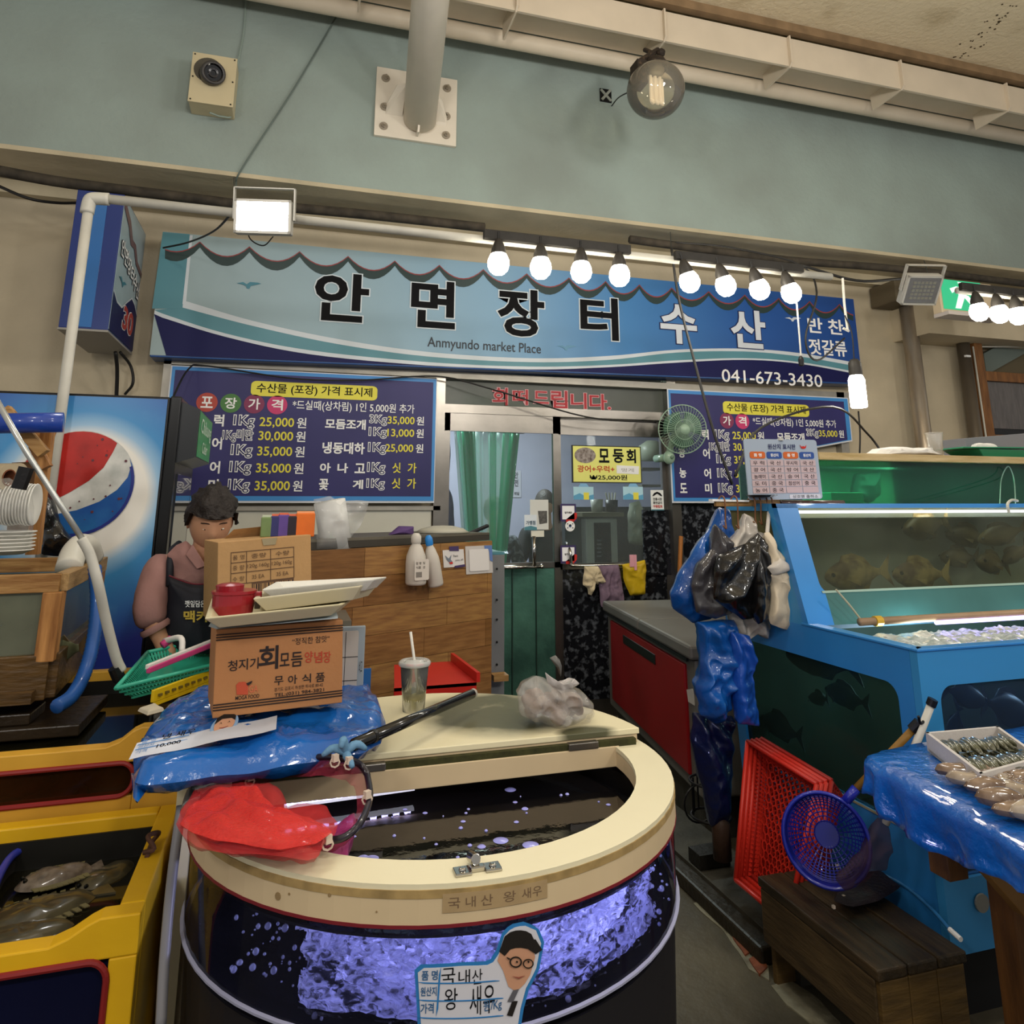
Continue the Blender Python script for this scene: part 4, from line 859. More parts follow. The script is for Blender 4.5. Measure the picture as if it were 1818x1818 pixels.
# coil of wire and dark post by the freezer foot
p = pY(1262, 1448, 2.95)
b = MB()
for k in range(7): b.tube([p + V(.07 * math.cos(math.pi * k / 7), .07 * math.sin(math.pi * k / 7), 0) , p + V(.07 * math.cos(math.pi * k / 7), .07 * math.sin(math.pi * k / 7), .13)], .004, 5)
for h in (0, .13): b.tube([p + V(.08 * math.cos(2 * math.pi * k / 24), .08 * math.sin(2 * math.pi * k / 24), h) for k in range(24)], .005, 6, closed=True)
b.tube([p + V(-.05 + .07 * math.cos(2 * math.pi * k / 24), 0, .05 + .07 * math.sin(2 * math.pi * k / 24)) for k in range(24)], .004, 6, closed=True)
tag(b.build('wire_holder', BLK), 'small black wire holder by the near foot of the freezer', 'holder')
tag(MB().box(pY(1240, 1470, 2.9) + V(0, 0, -.1), pY(1262, 1530, 2.95) + V(.06, .04, -.0)).build('dark_block', mat('wet_dark_block', '#1d1b16', .5, bump=.4)), 'dark wet block standing under the wire holder', 'block')
# ================================================================== DRINKS FRIDGE
YF = 3.4
q1 = pY(303, 703, YF); xr_ = q1.x; zt_ = q1.z; xl_ = xr_ - .78
t = thing('drinks_fridge', 'tall drinks fridge with a red white and blue globe logo on its blue side', 'fridge', ((xl_ + xr_) / 2, YF + .3, 0))
MB().box((xl_, YF + .003, .02), (xr_, YF + .62, zt_ - .004)).build('cabinet', BLK, t, bevel=.008)
pm = mat('fridge_print', '#1c57a8', .3, coat=.2)
nt = pm.node_tree; L = nt.links; N = nt.nodes.new; bs = nt.nodes['Principled BSDF']
tc = N('ShaderNodeTexCoord'); lc = pY(142, 880, YF); off = worldof(t)
vm = N('ShaderNodeVectorMath'); vm.operation = 'DISTANCE'; mp = N('ShaderNodeMapping'); mp.inputs['Scale'].default_value = (1, 0, 1)
L.new(tc.outputs['Object'], mp.inputs[0]); L.new(mp.outputs[0], vm.inputs[0]); vm.inputs[1].default_value = (lc.x - off.x, 0, lc.z - off.z)
rmp = N('ShaderNodeValToRGB'); els = rmp.color_ramp.elements; els[0].position = .0; els[0].color = lin('#e8e6e0'); els[1].position = 1; els[1].color = lin('#2c3690')
for pos, c_ in ((.40, '#e3e0d8'), (.47, '#8fb4d2'), (.56, '#3f86bd')): e_ = els.new(pos); e_.color = lin(c_)
dv = N('ShaderNodeMath'); dv.operation = 'DIVIDE'; dv.inputs[1].default_value = .62; L.new(vm.outputs['Value'], dv.inputs[0]); L.new(dv.outputs[0], rmp.inputs[0])
sp = N('ShaderNodeSeparateXYZ'); L.new(tc.outputs['Object'], sp.inputs[0]); mr = N('ShaderNodeMapRange'); mr.inputs['From Min'].default_value = .95; mr.inputs['From Max'].default_value = .55; L.new(sp.outputs['Z'], mr.inputs['Value'])
mx = N('ShaderNodeMix'); mx.data_type = 'RGBA'; L.new(mr.outputs[0], mx.inputs[0]); L.new(rmp.outputs[0], mx.inputs[6]); mx.inputs[7].default_value = lin('#123f8e')
ng = N('ShaderNodeTexNoise'); ng.inputs['Scale'].default_value = 3; ng.inputs['Detail'].default_value = 8; L.new(tc.outputs['Object'], ng.inputs['Vector'])
mr2 = N('ShaderNodeMapRange'); mr2.inputs['From Min'].default_value = .62; mr2.inputs['From Max'].default_value = .75; mr2.inputs['To Max'].default_value = .35; L.new(ng.outputs['Fac'], mr2.inputs['Value'])
mx2 = N('ShaderNodeMix'); mx2.data_type = 'RGBA'; L.new(mr2.outputs[0], mx2.inputs[0]); L.new(mx.outputs[2], mx2.inputs[6]); mx2.inputs[7].default_value = lin('#6aa6cc'); L.new(mx2.outputs[2], bs.inputs['Base Color'])
shF = Sheet((xl_ + .0, YF, zt_ - .015), (xr_ - .01, YF, zt_ - .015), (xl_, YF, .05))
MB().slab([shF.at(0, 0), shF.at(1, 0), shF.at(1, 1), shF.at(0, 1)], (0, .003, 0)).build('side_print', pm, t)
# globe logo, centre lc
gcen = pY(137, 858, YF); gr = (pY(240, 858, YF).x - gcen.x); PF = lambda a, b: shF.px(a, b)
def gl(pts, m, e, nm): MB().poly([gcen + V(a * gr, -e, b * gr) for a, b in pts], (0, -.0006, 0)).build(nm, m, t)
cir = lambda a0, a1, r=1, n=16: [(r * math.cos(math.radians(a0 + (a1 - a0) * k / n)), r * math.sin(math.radians(a0 + (a1 - a0) * k / n))) for k in range(n + 1)]
gl(cir(0, 360, 1.0, 40)[:-1], mat('logo_white', '#cfcfca', .35, col2='#a9aca8', vscale=14), .0015, 'logo_disc')
redp = cir(52, 205, .985, 20) + [(-.6, -.44), (-.38, -.34), (-.1, -.17), (.2, .05), (.42, .3), (.55, .6)]
gl(redp, mat('logo_red', '#b32a24', .35, var=.35, vscale=12), .003, 'logo_red')
blup = cir(30, -160, .985, 26) + [(-.6, -.62), (-.27, -.57), (.05, -.5), (.42, -.34), (.7, -.12), (.86, .12), (.9, .35)]
gl(blup, mat('logo_blue', '#1c3f8c', .3, col2='#2a6ca6', vscale=6), .003, 'logo_blue')
hl = cir(20, -100, .985, 14) + cir(-100, 20, .93, 14); gl(hl, mat('logo_rim', '#27307a', .3), .0045, 'logo_rim')
drops = MB()
rr = random.Random(5)
for k in range(34):
 a = rr.uniform(-.9, .9); b_ = rr.uniform(-.9, .9)
 if a * a + b_ * b_ < .85: drops.disc(gcen + V(a * gr, -.0052, b_ * gr), rr.uniform(.002, .006), (0, -1, 0), 7, t=.0005)
o = drops.build('printed_droplets', mat('droplet_ink', '#5c3038', .4), t); o['kind'] = 'stuff'
# door side with header light box (faces right)
MB().box((xr_, YF + .0, .05), (xr_ + .045, YF + .62, zt_)).build('door_frame', mat('fridge_black', '#0f1012', .25), t, bevel=.006)
MB().box((xr_ + .045, YF + .08, .2), (xr_ + .05, YF + .55, zt_ - .33)).build('door_glass', mat('dark_door_glass', '#20242c', .08, coat=1), t)
hb = MB(); hb.poly([(xr_ + .03, YF + .02, zt_ - .015), (xr_ + .12, YF + .02, zt_ - .05), (xr_ + .12, YF + .02, zt_ - .26), (xr_ + .03, YF + .02, zt_ - .29)], (0, .58, 0)); hb.build('header_box', mat('header_case', '#23262a', .3), t)
shG = Sheet((xr_ + .1215, YF + .05, zt_ - .055), (xr_ + .1215, YF + .57, zt_ - .055), (xr_ + .1215, YF + .05, zt_ - .255))
MB().slab([shG.at(0, 0), shG.at(1, 0), shG.at(1, 1), shG.at(0, 1)], (-.001, 0, 0)).build('header_print', mat('header_green', '#2d7a4a', .3, emit=.15), t)
lettering(shG, 'Chilsung', .1, .12, .9, .55, mat('header_white', '#c9d8cc', .4), t, bold=.01); lettering(shG, 'Cider', .3, .62, .7, .88, _M['header_white'], t, bold=.01)
# ================================================================== FISH, BODIES, PEOPLE (makers)
def skin_mesh(name, verts, edges, radii, m, parent, sub=2, root=0):
 off = worldof(parent); me = bpy.data.meshes.new(name); me.from_pydata([Vector(v) - off for v in verts], edges, []); me.update()
 o = bpy.data.objects.new(name, me); COL.objects.link(o); o.parent = parent
 s = o.modifiers.new('skin', 'SKIN')
 for i, r in enumerate(radii):
  sv = me.skin_vertices[0].data[i]; sv.radius = (r, r) if not isinstance(r, tuple) else r; sv.use_root = (i == root)
 s.use_smooth_shade = True; s.branch_smoothing = .6
 u = o.modifiers.new('sub', 'SUBSURF'); u.levels = sub; u.render_levels = sub
 me.materials.append(m); return o
def fish_parts(t, L_, hh, wd, body, fin, M_, flat=False):
 """fish along local x (head at +x), M_: 4x4 placing matrix"""
 prof = [(-.5, .10, .06), (-.42, .12, .10), (-.3, .26, .3), (-.12, .46, .7), (.08, .5, .95), (.25, .42, 1), (.38, .28, .8), (.46, .15, .5), (.5, .03, .1)]
 vs = []; fs = []; K = 12
 for x, h_, w_ in prof:
  for k in range(K):
   a = 2 * math.pi * k / K; vs.append(M_ @ V(x * L_, math.cos(a) * w_ * wd, math.sin(a) * h_ * hh))
 for i in range(len(prof) - 1):
  for k in range(K): fs.append((i * K + k, (i + 1) * K + k, (i + 1) * K + (k + 1) % K, i * K + (k + 1) % K))
 fs.append(tuple(range(K))); fs.append(tuple((len(prof) - 1) * K + k for k in range(K))[::-1])
 b = MB(); b.add(vs, fs); b.build('body', body, t, smooth=True)
 P_ = lambda a, c, y=0: M_ @ V(a * L_, y, c * hh)
 nrm = (M_.to_3x3() @ V(0, 1, 0)).normalized() * .003
 b = MB(); b.poly([P_(-.48, .1), P_(-.68, .5), P_(-.61, 0), P_(-.68, -.5), P_(-.48, -.1)], nrm); b.build('tail_fin', fin, t)
 b = MB(); b.poly([P_(-.32, .24), P_(-.22, .5), P_(-.02, .66), P_(.16, .62), P_(.22, .42)], nrm); b.build('dorsal_fin', fin, t)
 b = MB(); b.poly([P_(-.3, -.24), P_(-.22, -.5), P_(-.08, -.5), P_(0, -.46)], nrm); b.build('anal_fin', fin, t)
 b = MB(); b.poly([P_(.2, -.1, wd), P_(.05, -.3, wd * 1.5), P_(.02, -.12, wd * 1.5)], nrm); b.build('pectoral_fin', fin, t)
 b = MB()
 for s in (-1, 1): b.ball(P_(.4, .08, s * wd * .62), .035 * hh + .004, 8, 6)
 b.build('eye', mat('fish_eye', '#0c0c0a', .1), t)
def fish(pos, L_, h_, w_, heading, pitch, roll, body, fin, label, grp, name='fish'):
 t = thing(name, label, 'fish', pos, grp)
 M_ = Matrix.Translation(pos) @ Euler((roll, pitch, heading)).to_matrix().to_4x4()
 fish_parts(t, L_, h_, w_, body, fin, M_); return t
fishbrown = mat('fish_brown', '#4c4028', .35, col2='#8a7c56', vscale=22); finb = mat('fin_brown', '#5c4a30', .5, var=.3)
# ================================================================== LEFT: WOODEN TANK ON BOARDS
zt_ = 1.3
c0_ = pZ(0, 1022, zt_); c1_ = pZ(110, 1018, zt_); c2_ = V(c1_.x - .05, 3.22, zt_); cl = V(c1_.x - .75, c1_.y - .06, zt_); cb = V(cl.x, 3.22, zt_)
zbt = pY(80, 1240, c1_.y).z
t = thing('wooden_fish_tank', 'pine-framed glass fish tank at the left in front of the drinks fridge', 'fish tank', (c1_.x - .35, 2.8, zbt))
def beam(mb, a, b, w, h):   # rail with top at a,b z; width w horizontally, height h downwards
 a = Vector(a); b = Vector(b); d = (b - a); d.z = 0; d.normalize(); n = V(-d.y, d.x, 0) * w / 2
 return mb.hexa([a - n - V(0, 0, h), b - n - V(0, 0, h), b + n - V(0, 0, h), a + n - V(0, 0, h), a - n, b - n, b + n, a + n])
for a, b in ((cl, c1_), (c1_, c2_), (c2_, cb)):
 beam(MB(), a, b, .04, .05).build('top_rail', WOOD if a != c1_ else mat('pine_side', '#a8895c', .6, col2='#7d6038', vscale=6, stretch=(9, 1, 9), bump=.3), t, bevel=.002)
for c_ in (c1_, c2_, cl, cb):
 cc = c_.copy(); w = .025
 MB().box((cc.x - w - .012, cc.y - w, zbt + .1), (cc.x + w - .012, cc.y + w, zt_ - .05)).build('corner_post', WOODZ, t, bevel=.003)
for a, b in ((cl, c1_), (c1_, c2_), (c2_, cb)):
 a = a.copy(); b = b.copy(); a.z = b.z = zbt + .12; beam(MB(), a, b, .045, .12).build('bottom_board', WETWOOD, t, bevel=.003)
gt = glass('murky_pane', '#a9ad98', .62, .06, haze='#7f836e', refl=.3, vscale=9)
for a, b in ((cl, c1_), (c1_, c2_)):
 a = a.copy(); b = b.copy(); a.z = b.z = zt_ - .045; beam(MB(), a, b, .008, zt_ - zbt - .16).build('glass_pane', gt, t)
MB().poly([V(cl.x, cl.y + .03, zt_ - .12), V(c1_.x - .03, c1_.y + .02, zt_ - .12), V(c2_.x - .03, c2_.y - .02, zt_ - .12), V(cb.x, cb.y - .02, zt_ - .12)], (0, 0, -.006)).build('water_surface', glass('water_top', '#7c8470', .4, .05, haze='#5f6650', refl=.4), t)
MB().box((cl.x, cl.y, zbt), (c1_.x - .02, 3.2, zbt + .03)).build('base_board', WETWOOD, t)
MB().box((cl.x, 3.16, zbt + .1), (c2_.x, 3.18, zt_ - .05)).build('back_pane', mat('murky_back', '#454a3a', .6, var=.5, vscale=7), t)
for i, (x, y, hd) in enumerate(((30, 1120, .4), (90, 1160, 2.6))):
 p = pY(x, y, 2.65); fish(p, .22, .1, .03, hd, .2, 0, mat('olive_fish', '#75785a', .4, col2='#4c4e38', vscale=20), finb, ['left', 'right'][i] + ' dim olive fish inside the wooden tank', 'fish in the wooden tank')
# dark wet boards carrying it
for i, (x0, y0, x1, y1, z, lab) in enumerate(((0, 1275, 60, 1262, .93, 'left'), (20, 1300, 140, 1288, .90, 'right'))):
 a = pZ(x0 - 60, y0, z); b = pZ(x1, y1, z)
 tag(MB().box((a.x, a.y, z - .03), (b.x, a.y + .14 + .2 * i, z)).build('board', mat('dark_board', '#2e2418', .3, bump=.3, var=.3), bevel=.004), lab + ' dark wet board lying across the yellow tank under the wooden tank', 'board')
# ---- yellow tanks
yel = mat('yellow_fibreglass', '#d8ab18', .38, col2='#c4931a', vscale=3, bump=.08, bscale=30); yelo = mat('yellow_aged', '#d0a038', .45, col2='#bb8a2a', vscale=3, bump=.1, bscale=30)
watr = mat('dark_water', '#14140e', .04, spec=.8, bump=.12, bscale=6)
def ytank(name, label, x0, x1, y0, y1, z0, z1, wall, low, xs_, m, win, waterz, wcol, rim_label=None):
 """open tank: front wall steps from low (left) up to z1 at xs_"""
 t = thing(name, label, 'fish tank', ((x0 + x1) / 2, (y0 + y1) / 2, z0))
 MB().box((x1 - wall, y0 + wall, z0), (x1, y1, z1)).build('right_wall', m, t, bevel=.004)
 MB().box((x0, y1 - wall, z0), (x1 - wall, y1, z1)).build('back_wall', m, t, bevel=.004)
 wx0, wx1, wz0, wz1 = win
 # front wall with rounded window opening: build as pieces round it
 st = [(x0, low), (xs_ - .05, low), (xs_ - .02, low + .01), (xs_ + .01, z1 - .008), (xs_ + .03, z1), (x1, z1)]
 up = MB()
 up.poly([(x0, y0, wz1)] + [(x, y0, z) for x, z in st][0:] + [(x1, y0, wz1)], (0, wall, 0)); up.box((wx1, y0, z0), (x1, y0 + wall, wz1)); up.box((x0, y0, z0), (wx1, y0 + wall, wz0))
 up.build('front_wall', m, t, bevel=.003)
 r = .035
 rim = [(wx1 - r + r * math.cos(a), wz1 - r + r * math.sin(a)) for a in [math.pi / 2 * k / 6 for k in range(7)]][::-1]
 rim = [(x0, wz1)] + rim + [(wx1, wz0 + r)] + [(wx1 - r + r * math.cos(a), wz0 + r + r * math.sin(a)) for a in [-math.pi / 2 * k / 6 for k in range(1, 7)]] + [(x0, wz0)]
 MB().tube([(x, y0 - .001, z) for x, z in rim], .006, 8).build('red_window_rim', mat('red_rubber', '#7c1c1c', .5), t)
 MB().box((x0, y0 + .012, wz0), (wx1, y0 + .018, wz1)).build('window_pane', glass('tank_window_' + wcol, wcol if wcol[1] == '1' else '#c8a070', .9 if wcol[1] != '1' else .5, .05, haze=wcol, refl=.2, vscale=5), t)
 MB().box((x0, y0 + wall, waterz - .01), (x1 - wall, y1 - wall, waterz)).build('water', glass('tank_water_' + wcol, '#55553c', .75, .05, haze='#2a2718', refl=.35), t)
 MB().box((x0, y0 + wall, z0), (x1 - wall, y1 - wall, z0 + .02)).build('tank_floor', mat('black_liner', '#14130f', .5), t)
 lw = MB(); lw.box((x0, y1 - wall - .006, z0), (x1 - wall, y1 - wall, z1 - .03)); lw.box((x1 - wall - .006, y0 + wall, z0), (x1 - wall, y1 - wall, z1 - .03)); lw.build('liner', _M['black_liner'], t)
 return t
pf = pZ(250, 1622, .75); pin = pZ(201, 1625, .75)
wzt = pY(190, 1705, pf.y).z; wxr = pY(186, 1760, pf.y).x
YBK = 2.22
ytank('yellow_tank', 'bright yellow open fish tank in the lower left corner', -1.05, -.215, 1.69, YBK, .1, .75, .045, .715, pY(108, 1680, 1.69).x + .03, yel, (-1.0, wxr, .12, wzt), .66, '#141838')
# hook on its rail
p = pZ(265, 1510, .752)
tag(MB().tube(curve_pts([p + V(0, -.03, 0), p + V(.0, .03, .004), p + V(.012, .035, .02), p + V(-.005, -.005, .03), p + V(.012, -.02, .01), p + V(-.01, -.02, .005)], 5), .005, 8).build('eye_hook', RUST), 'rusty eye hook screwed on the yellow tank rail', 'hook')
# basket in the front tank
b0 = pZ(0, 1552, .70); b1 = pZ(36, 1510, .70); b2 = pZ(260, 1466, .70)
t = thing('blue_basket', 'dark mesh basket with a blue rim sunk in the bright yellow tank', 'basket', (-.55, 1.9, .5))
rimp = [V(-.98, 1.78, .70), V(-.62, 1.76, .70) if False else pZ(-20, 1600, .70), b0, b1, pZ(120, 1492, .70), b2, V(b2.x + .01, 2.12, .7)]
rimp = curve_pts([pZ(-30, 1640, .70), b0, b1 + V(.0, .0, 0), pZ(110, 1492, .70), pZ(262, 1465, .70)], 6)
MB().tube(rimp, .009, 8).build('rim', mat('blue_rim', '#2c3596', .35), t, smooth=True)
b = MB()
for i in range(len(rimp) - 1): b.slab([rimp[i], rimp[i + 1], rimp[i + 1] - V(0, 0, .2), rimp[i] - V(0, 0, .2)], (0, .004, 0))
b.build('net_side', mat('dark_net', '#221f1e', .7), t)
tag(MB().box((-1, 1.76, .56), (-.28, 2.15, .6)).build('basket_floor', mat('dark_netting', '#282319', .6, bump=.6, bscale=60, var=.5)), 'dark netting floor under the flatfish in the yellow tank', 'netting')
# flatfish and rockfish resting in it
def flatfish(p, L_, W_, ang, m, label, th=.02):
 t = thing('flatfish', label, 'fish', p, 'fish lying in the yellow tank')
 out = []
 for k in range(28):
  a = 2 * math.pi * k / 28; x = math.cos(a) * L_ / 2; y = math.sin(a) * W_ / 2 * (1 - .25 * math.cos(a))
  out.append(p + Matrix.Rotation(ang, 3, 'Z') @ V(x, y, 0))
 MB().pillow(out, (0, 0, 1), th, .004, amp=.004, freq=30, N=40, rings=6).build('body', m, t, smooth=True)
 R = Matrix.Rotation(ang, 3, 'Z')
 MB().poly([p + R @ V(L_ * .46, .01, 0), p + R @ V(L_ * .62, .03, .0), p + R @ V(L_ * .62, -.03, .0), p + R @ V(L_ * .46, -.01, 0)], (0, 0, .004)).build('tail_fin', m, t)
 b = MB()
 for s in (-1, 1):
  for k in range(10):
   x = (-.32 + .07 * k) * L_; w = W_ / 2 * math.sqrt(max(0, 1 - (2 * x / L_) ** 2)) * (1 - .25 * 2 * x / L_)
   b.poly([p + R @ V(x, s * w * .93, .004), p + R @ V(x + .012, s * w * .93, .004), p + R @ V(x + .016, s * (w + .014), .003), p + R @ V(x + .006, s * (w + .014), .003)], (0, 0, .002))
 o = b.build('fin_fringe', mat('fin_fringe', '#6a6240', .5, var=.3), t); o['kind'] = 'stuff'
 b = MB(); b.ball(p + R @ V(-L_ * .4, .008, th * .7), .005, 8, 6); b.ball(p + R @ V(-L_ * .38, -.01, th * .7), .005, 8, 6); b.build('eye', _M['fish_eye'], t)
ff1 = mat('flatfish_speckled', '#6f6458', .35, col2='#463c32', vscale=60, coat=.4); ff2 = mat('flatfish_dark', '#2c281c', .3, col2='#4a4430', vscale=25, coat=.6)
flatfish(pZ(98, 1560, .67), .155, .085, 2.75 + math.pi * .0 - 2.4, ff1, 'pale speckled flatfish on top of the pile in the yellow tank')
flatfish(pZ(85, 1525, .64), .2, .08, .35, ff2, 'long dark flatfish behind the pale speckled one')
flatfish(pZ(172, 1508, .65), .2, .07, .45, ff2, 'dark shiny flatfish at the right of the blue-rimmed basket')
flatfish(pZ(190, 1570, .64), .17, .1, .9, ff2, 'dark glossy flatfish against the right wall of the yellow tank', .035)
flatfish(pZ(60, 1625, .66), .24, .12, .5, ff2, 'large dark flatfish at the front of the yellow tank')
flatfish(pZ(35, 1665, .655), .2, .1, .1, ff2, 'olive flatfish in the front left of the yellow tank')
# back yellow tank
yb_f = 2.235; zlo = pY(0, 1466, yb_f).z
zwin0 = pY(100, 1425, yb_f).z; zwin1 = pY(100, 1365, yb_f).z; wxr2 = pY(236, 1390, yb_f).x
zst = pY(245, 1265, yb_f + .02).z
tb_ = ytank('yellow_tank', 'older yellow tank with orange fish behind its window, under the wooden tank', -1.15, -.20, yb_f, 3.02, .12, pY(290, 1288, yb_f).z, .045, pY(100, 1335, yb_f).z, pY(228, 1300, yb_f).x, yelo, (-1.1, wxr2, zwin0, zwin1), .86, '#5a3c20')
tag(MB().pillow([pZ(244, 1262, .975), pZ(275, 1252, .975), pZ(292, 1262, .975), pZ(262, 1270, .975)], (0, 0, 1), .012, .004, amp=.003).build('foam_pad', mat('off_white_foam', '#b5ac98', .7)), 'off-white foam pad on the corner of the older yellow tank', 'pad')
rock = [mat('rockfish_orange', '#9a4c22', .4, col2='#5d2c14', vscale=18), mat('rockfish_gold', '#8a6428', .4, col2='#4a3314', vscale=18)]
for i, (x, y, hd, mi, lab) in enumerate(((30, 1385, .1, 1, 'gold rockfish at the left of the older yellow tank window'), (110, 1368, .15, 0, 'bright orange rockfish in the middle of the older yellow tank window'), (85, 1405, -.2, 0, 'dark orange rockfish low in the older yellow tank window'), (200, 1375, .3, 0, 'orange rockfish at the right end of the older yellow tank window'))):
 fish(pY(x, y, yb_f + .10 + .03 * i), .2, .085, .03, hd, .05, 0, rock[mi], rock[mi], lab, 'rockfish in the older yellow tank')
# ---- hoses and poles in front of the fridge
whose = mat('white_hose', '#b9b7ae', .35, alpha=.95, var=.15, vscale=15)
t = thing('siphon_pole', 'aluminium pole running down into a white siphon hose with a black tip', 'hose', pY(100, 900, 2.35))
MB().tube([pY(-12, 700, 2.32), pY(45, 800, 2.34), pY(100, 885, 2.35), pY(148, 960, 2.36)], .008, 10).build('aluminium_pole', mat('aluminium', '#b0b2b0', .3, metal=.6), t, smooth=True)
MB().tube(curve_pts([pY(145, 956, 2.36), pY(160, 985, 2.36), pY(175, 1040, 2.36), pY(188, 1100, 2.4), pY(205, 1165, 2.44), pY(216, 1190, 2.46)]), .0135, 12).build('white_hose', whose, t, smooth=True)
MB().tube([pY(203, 1185, 2.45), pY(212, 1206, 2.46)], .017, 12).build('black_tip', BLK, t)
MB().tube([pY(33, 868, 2.33), pY(47, 830, 2.33)], .02, 8).build('black_tape', BLK, t)
t = thing('pipe_elbow', 'fat white plastic pipe elbow hooked over the wooden tank rail', 'pipe', pY(150, 985, 2.95))
MB().tube(curve_pts([pY(122, 1010, 2.75), pY(130, 985, 2.8), pY(142, 970, 2.85), pY(155, 972, 2.9), pY(162, 990, 2.95)], 5), [.04] * 21, 14).build('elbow', PVC, t, smooth=True)
b = MB(); hp = curve_pts([pY(168, 1005, 2.62), pY(172, 1070, 2.6), pY(165, 1140, 2.55), pY(150, 1195, 2.5), pY(128, 1235, 2.42), pY(100, 1255, 2.36)], 16)
b.tube(hp, [.018 + (.002 if i % 2 else 0) for i in range(len(hp))], 12)
tag(b.build('corrugated_hose', mat('blue_hose', '#1a4a8c', .4, coat=.2), smooth=True), 'blue corrugated hose curving down beside the wooden tank', 'hose')
tag(MB().pillow([pY(82, 870, 3.3), pY(92, 878, 3.3), pY(108, 930, 3.3), pY(140, 965, 3.3), pY(120, 985, 3.3), pY(72, 985, 3.3), pY(76, 920, 3.3)], (0, -1, 0), .03, amp=.02, freq=16).build('black_bag', mat('black_bag_film', '#131315', .25, coat=.6, bump=.4), smooth=True), 'black plastic bag tucked behind the wooden tank rail', 'bag')
# ---- wooden crate with bowls, far left
Yc = 2.75
t = thing('wooden_rack', 'rough wooden rack with a diagonal brace at the left edge', 'rack', pY(20, 985, Yc))
def stick(x0, y0, x1, y1, w, Y0=Yc, Y1=None, m=WOODZ, d=.04):
 a = pY(x0, y0, Y0); b = pY(x1, y1, Y1 or Y0); u = (b - a).normalized(); n = u.cross(V(0, 1, 0)).normalized() * w / 2
 return MB().slab([a - n, b - n, b + n, a + n], (0, d, 0))
stick(5, 725, 75, 805, .035).build('brace', WOOD, t, bevel=.002); stick(82, 765, 55, 985, .035, Yc + .1).build('post', WOODZ, t); stick(58, 790, 80, 830, .03, Yc + .05).build('block', WOODZ, t)
stick(38, 760, 92, 772, .06, Yc + .15).build('side_board', WOODZ, t); stick(50, 820, 40, 970, .10, Yc + .2).build('back_board', mat('brown_board', '#6b4a2a', .6, var=.4, vscale=10), t)
MB().slab([pZ(-80, 985, 1.31), pZ(42, 975, 1.31), pZ(42, 975, 1.31) + V(0, .12, 0), pZ(-80, 985, 1.31) + V(0, .12, 0)], (0, 0, .035)).build('shelf_board', mat('mouldy_board', '#8b7a52', .7, col2='#4e4a30', vscale=9), t)
zsh = 1.345
# stack of plates and nested bowls
wp = mat('white_polystyrene', '#cfcec8', .45)
p = pZ(2, 962, zsh); p = pY(5, 955, Yc - .05); p.z = pY(5, 962, Yc - .05).z - .0
prot = None
for i in range(6):
 if prot is None:
  prot = thing('plate', 'white foam plate, lowest of the stack at the left edge', 'plate', (p.x, p.y, zsh + .0), 'stacked white plates')
  MB().lathe([(0, 0), (.06, 0), (.085, .012), (.088, .013), (.087, .016), (.06, .005), (0, .004)], (p.x, p.y, zsh), (0, 0, 1), 24).build('dish', wp, prot, smooth=True)
 else: dup(prot, (p.x + .002 * (i % 2), p.y, zsh + .011 * i), label='white foam plate, ' + ['', 'second', 'third', 'fourth', 'fifth', 'topmost'][i] + (' from the bottom' if i < 5 else '') + ' of the stack at the left edge')
pb_ = pY(-5, 895, Yc - .05); prot = None
for i in range(13):
 if prot is None:
  prot = thing('bowl', 'white ribbed plastic bowl, first from the left in the bagged row', 'bowl', pb_, 'nested white bowls')
  MB().lathe([(0, -.03), (.04, -.03), (.062, 0), (.066, .002), (.064, .005), (.038, -.026), (0, -.026)], pb_, (1, 0, .0), 24).build('bowl_shell', wp, prot, smooth=True)
 else: dup(prot, pb_ + V(.0085 * i, 0, .002 * math.sin(i)), label='white ribbed plastic bowl, ' + ['', 'second', 'third', 'fourth', 'fifth', 'sixth', 'seventh', 'eighth', 'ninth', 'tenth', 'eleventh', 'twelfth', 'last'][i] + ' from the left in the bagged row')
tag(MB().pillow([pY(-20, 850, Yc - .12), pY(20, 848, Yc - .12), pY(46, 868, Yc - .12), pY(52, 910, Yc - .12), pY(48, 950, Yc - .12), pY(25, 958, Yc - .12), pY(-20, 955, Yc - .12)], (0, -1, 0), .02, .14, amp=.012, freq=20).build('clear_bag', film('clear_film', '#d5d6d2', .8, .15), smooth=True), 'clear plastic bag wrapped round the nested white bowls', 'bag')
rollm = mat('brown_roll', '#a89a80', .7, var=.15)
for i, (x, y, r) in enumerate(((16, 848, .042), (34, 842, .036))):
 p = pY(x, y, Yc - .08 + .06 * i)
 t = thing('tape_roll', ['front', 'rear'][i] + ' brown cardboard-cored roll lying above the white bowls', 'roll', p)
 MB().lathe([(.0 + r * .62, -.0), (r, 0), (r, -.14), (r * .62, -.14), (r * .62, 0)], p, (1, -.5, 0), 24).build('wound_tape', rollm, t, smooth=False)
 MB().lathe([(r * .54, .002), (r * .62, .002), (r * .62, -.13), (r * .54, -.13), (r * .54, .002)], p, (1, -.5, 0), 24).build('core', mat('cardboard_core', '#6b3c24', .7), t)
b = MB(); b.tube([pY(-30, 752, 2.7), pY(112, 750, 2.72)], .033, 14)
o = b.build('rolled_tarp', mat('blue_tarp', '#1b3f9c', .35, coat=.3, bump=.3, bscale=12, var=.3), smooth=True); tag(o, 'rolled blue tarpaulin sticking out at the left above the rack', 'tarpaulin')
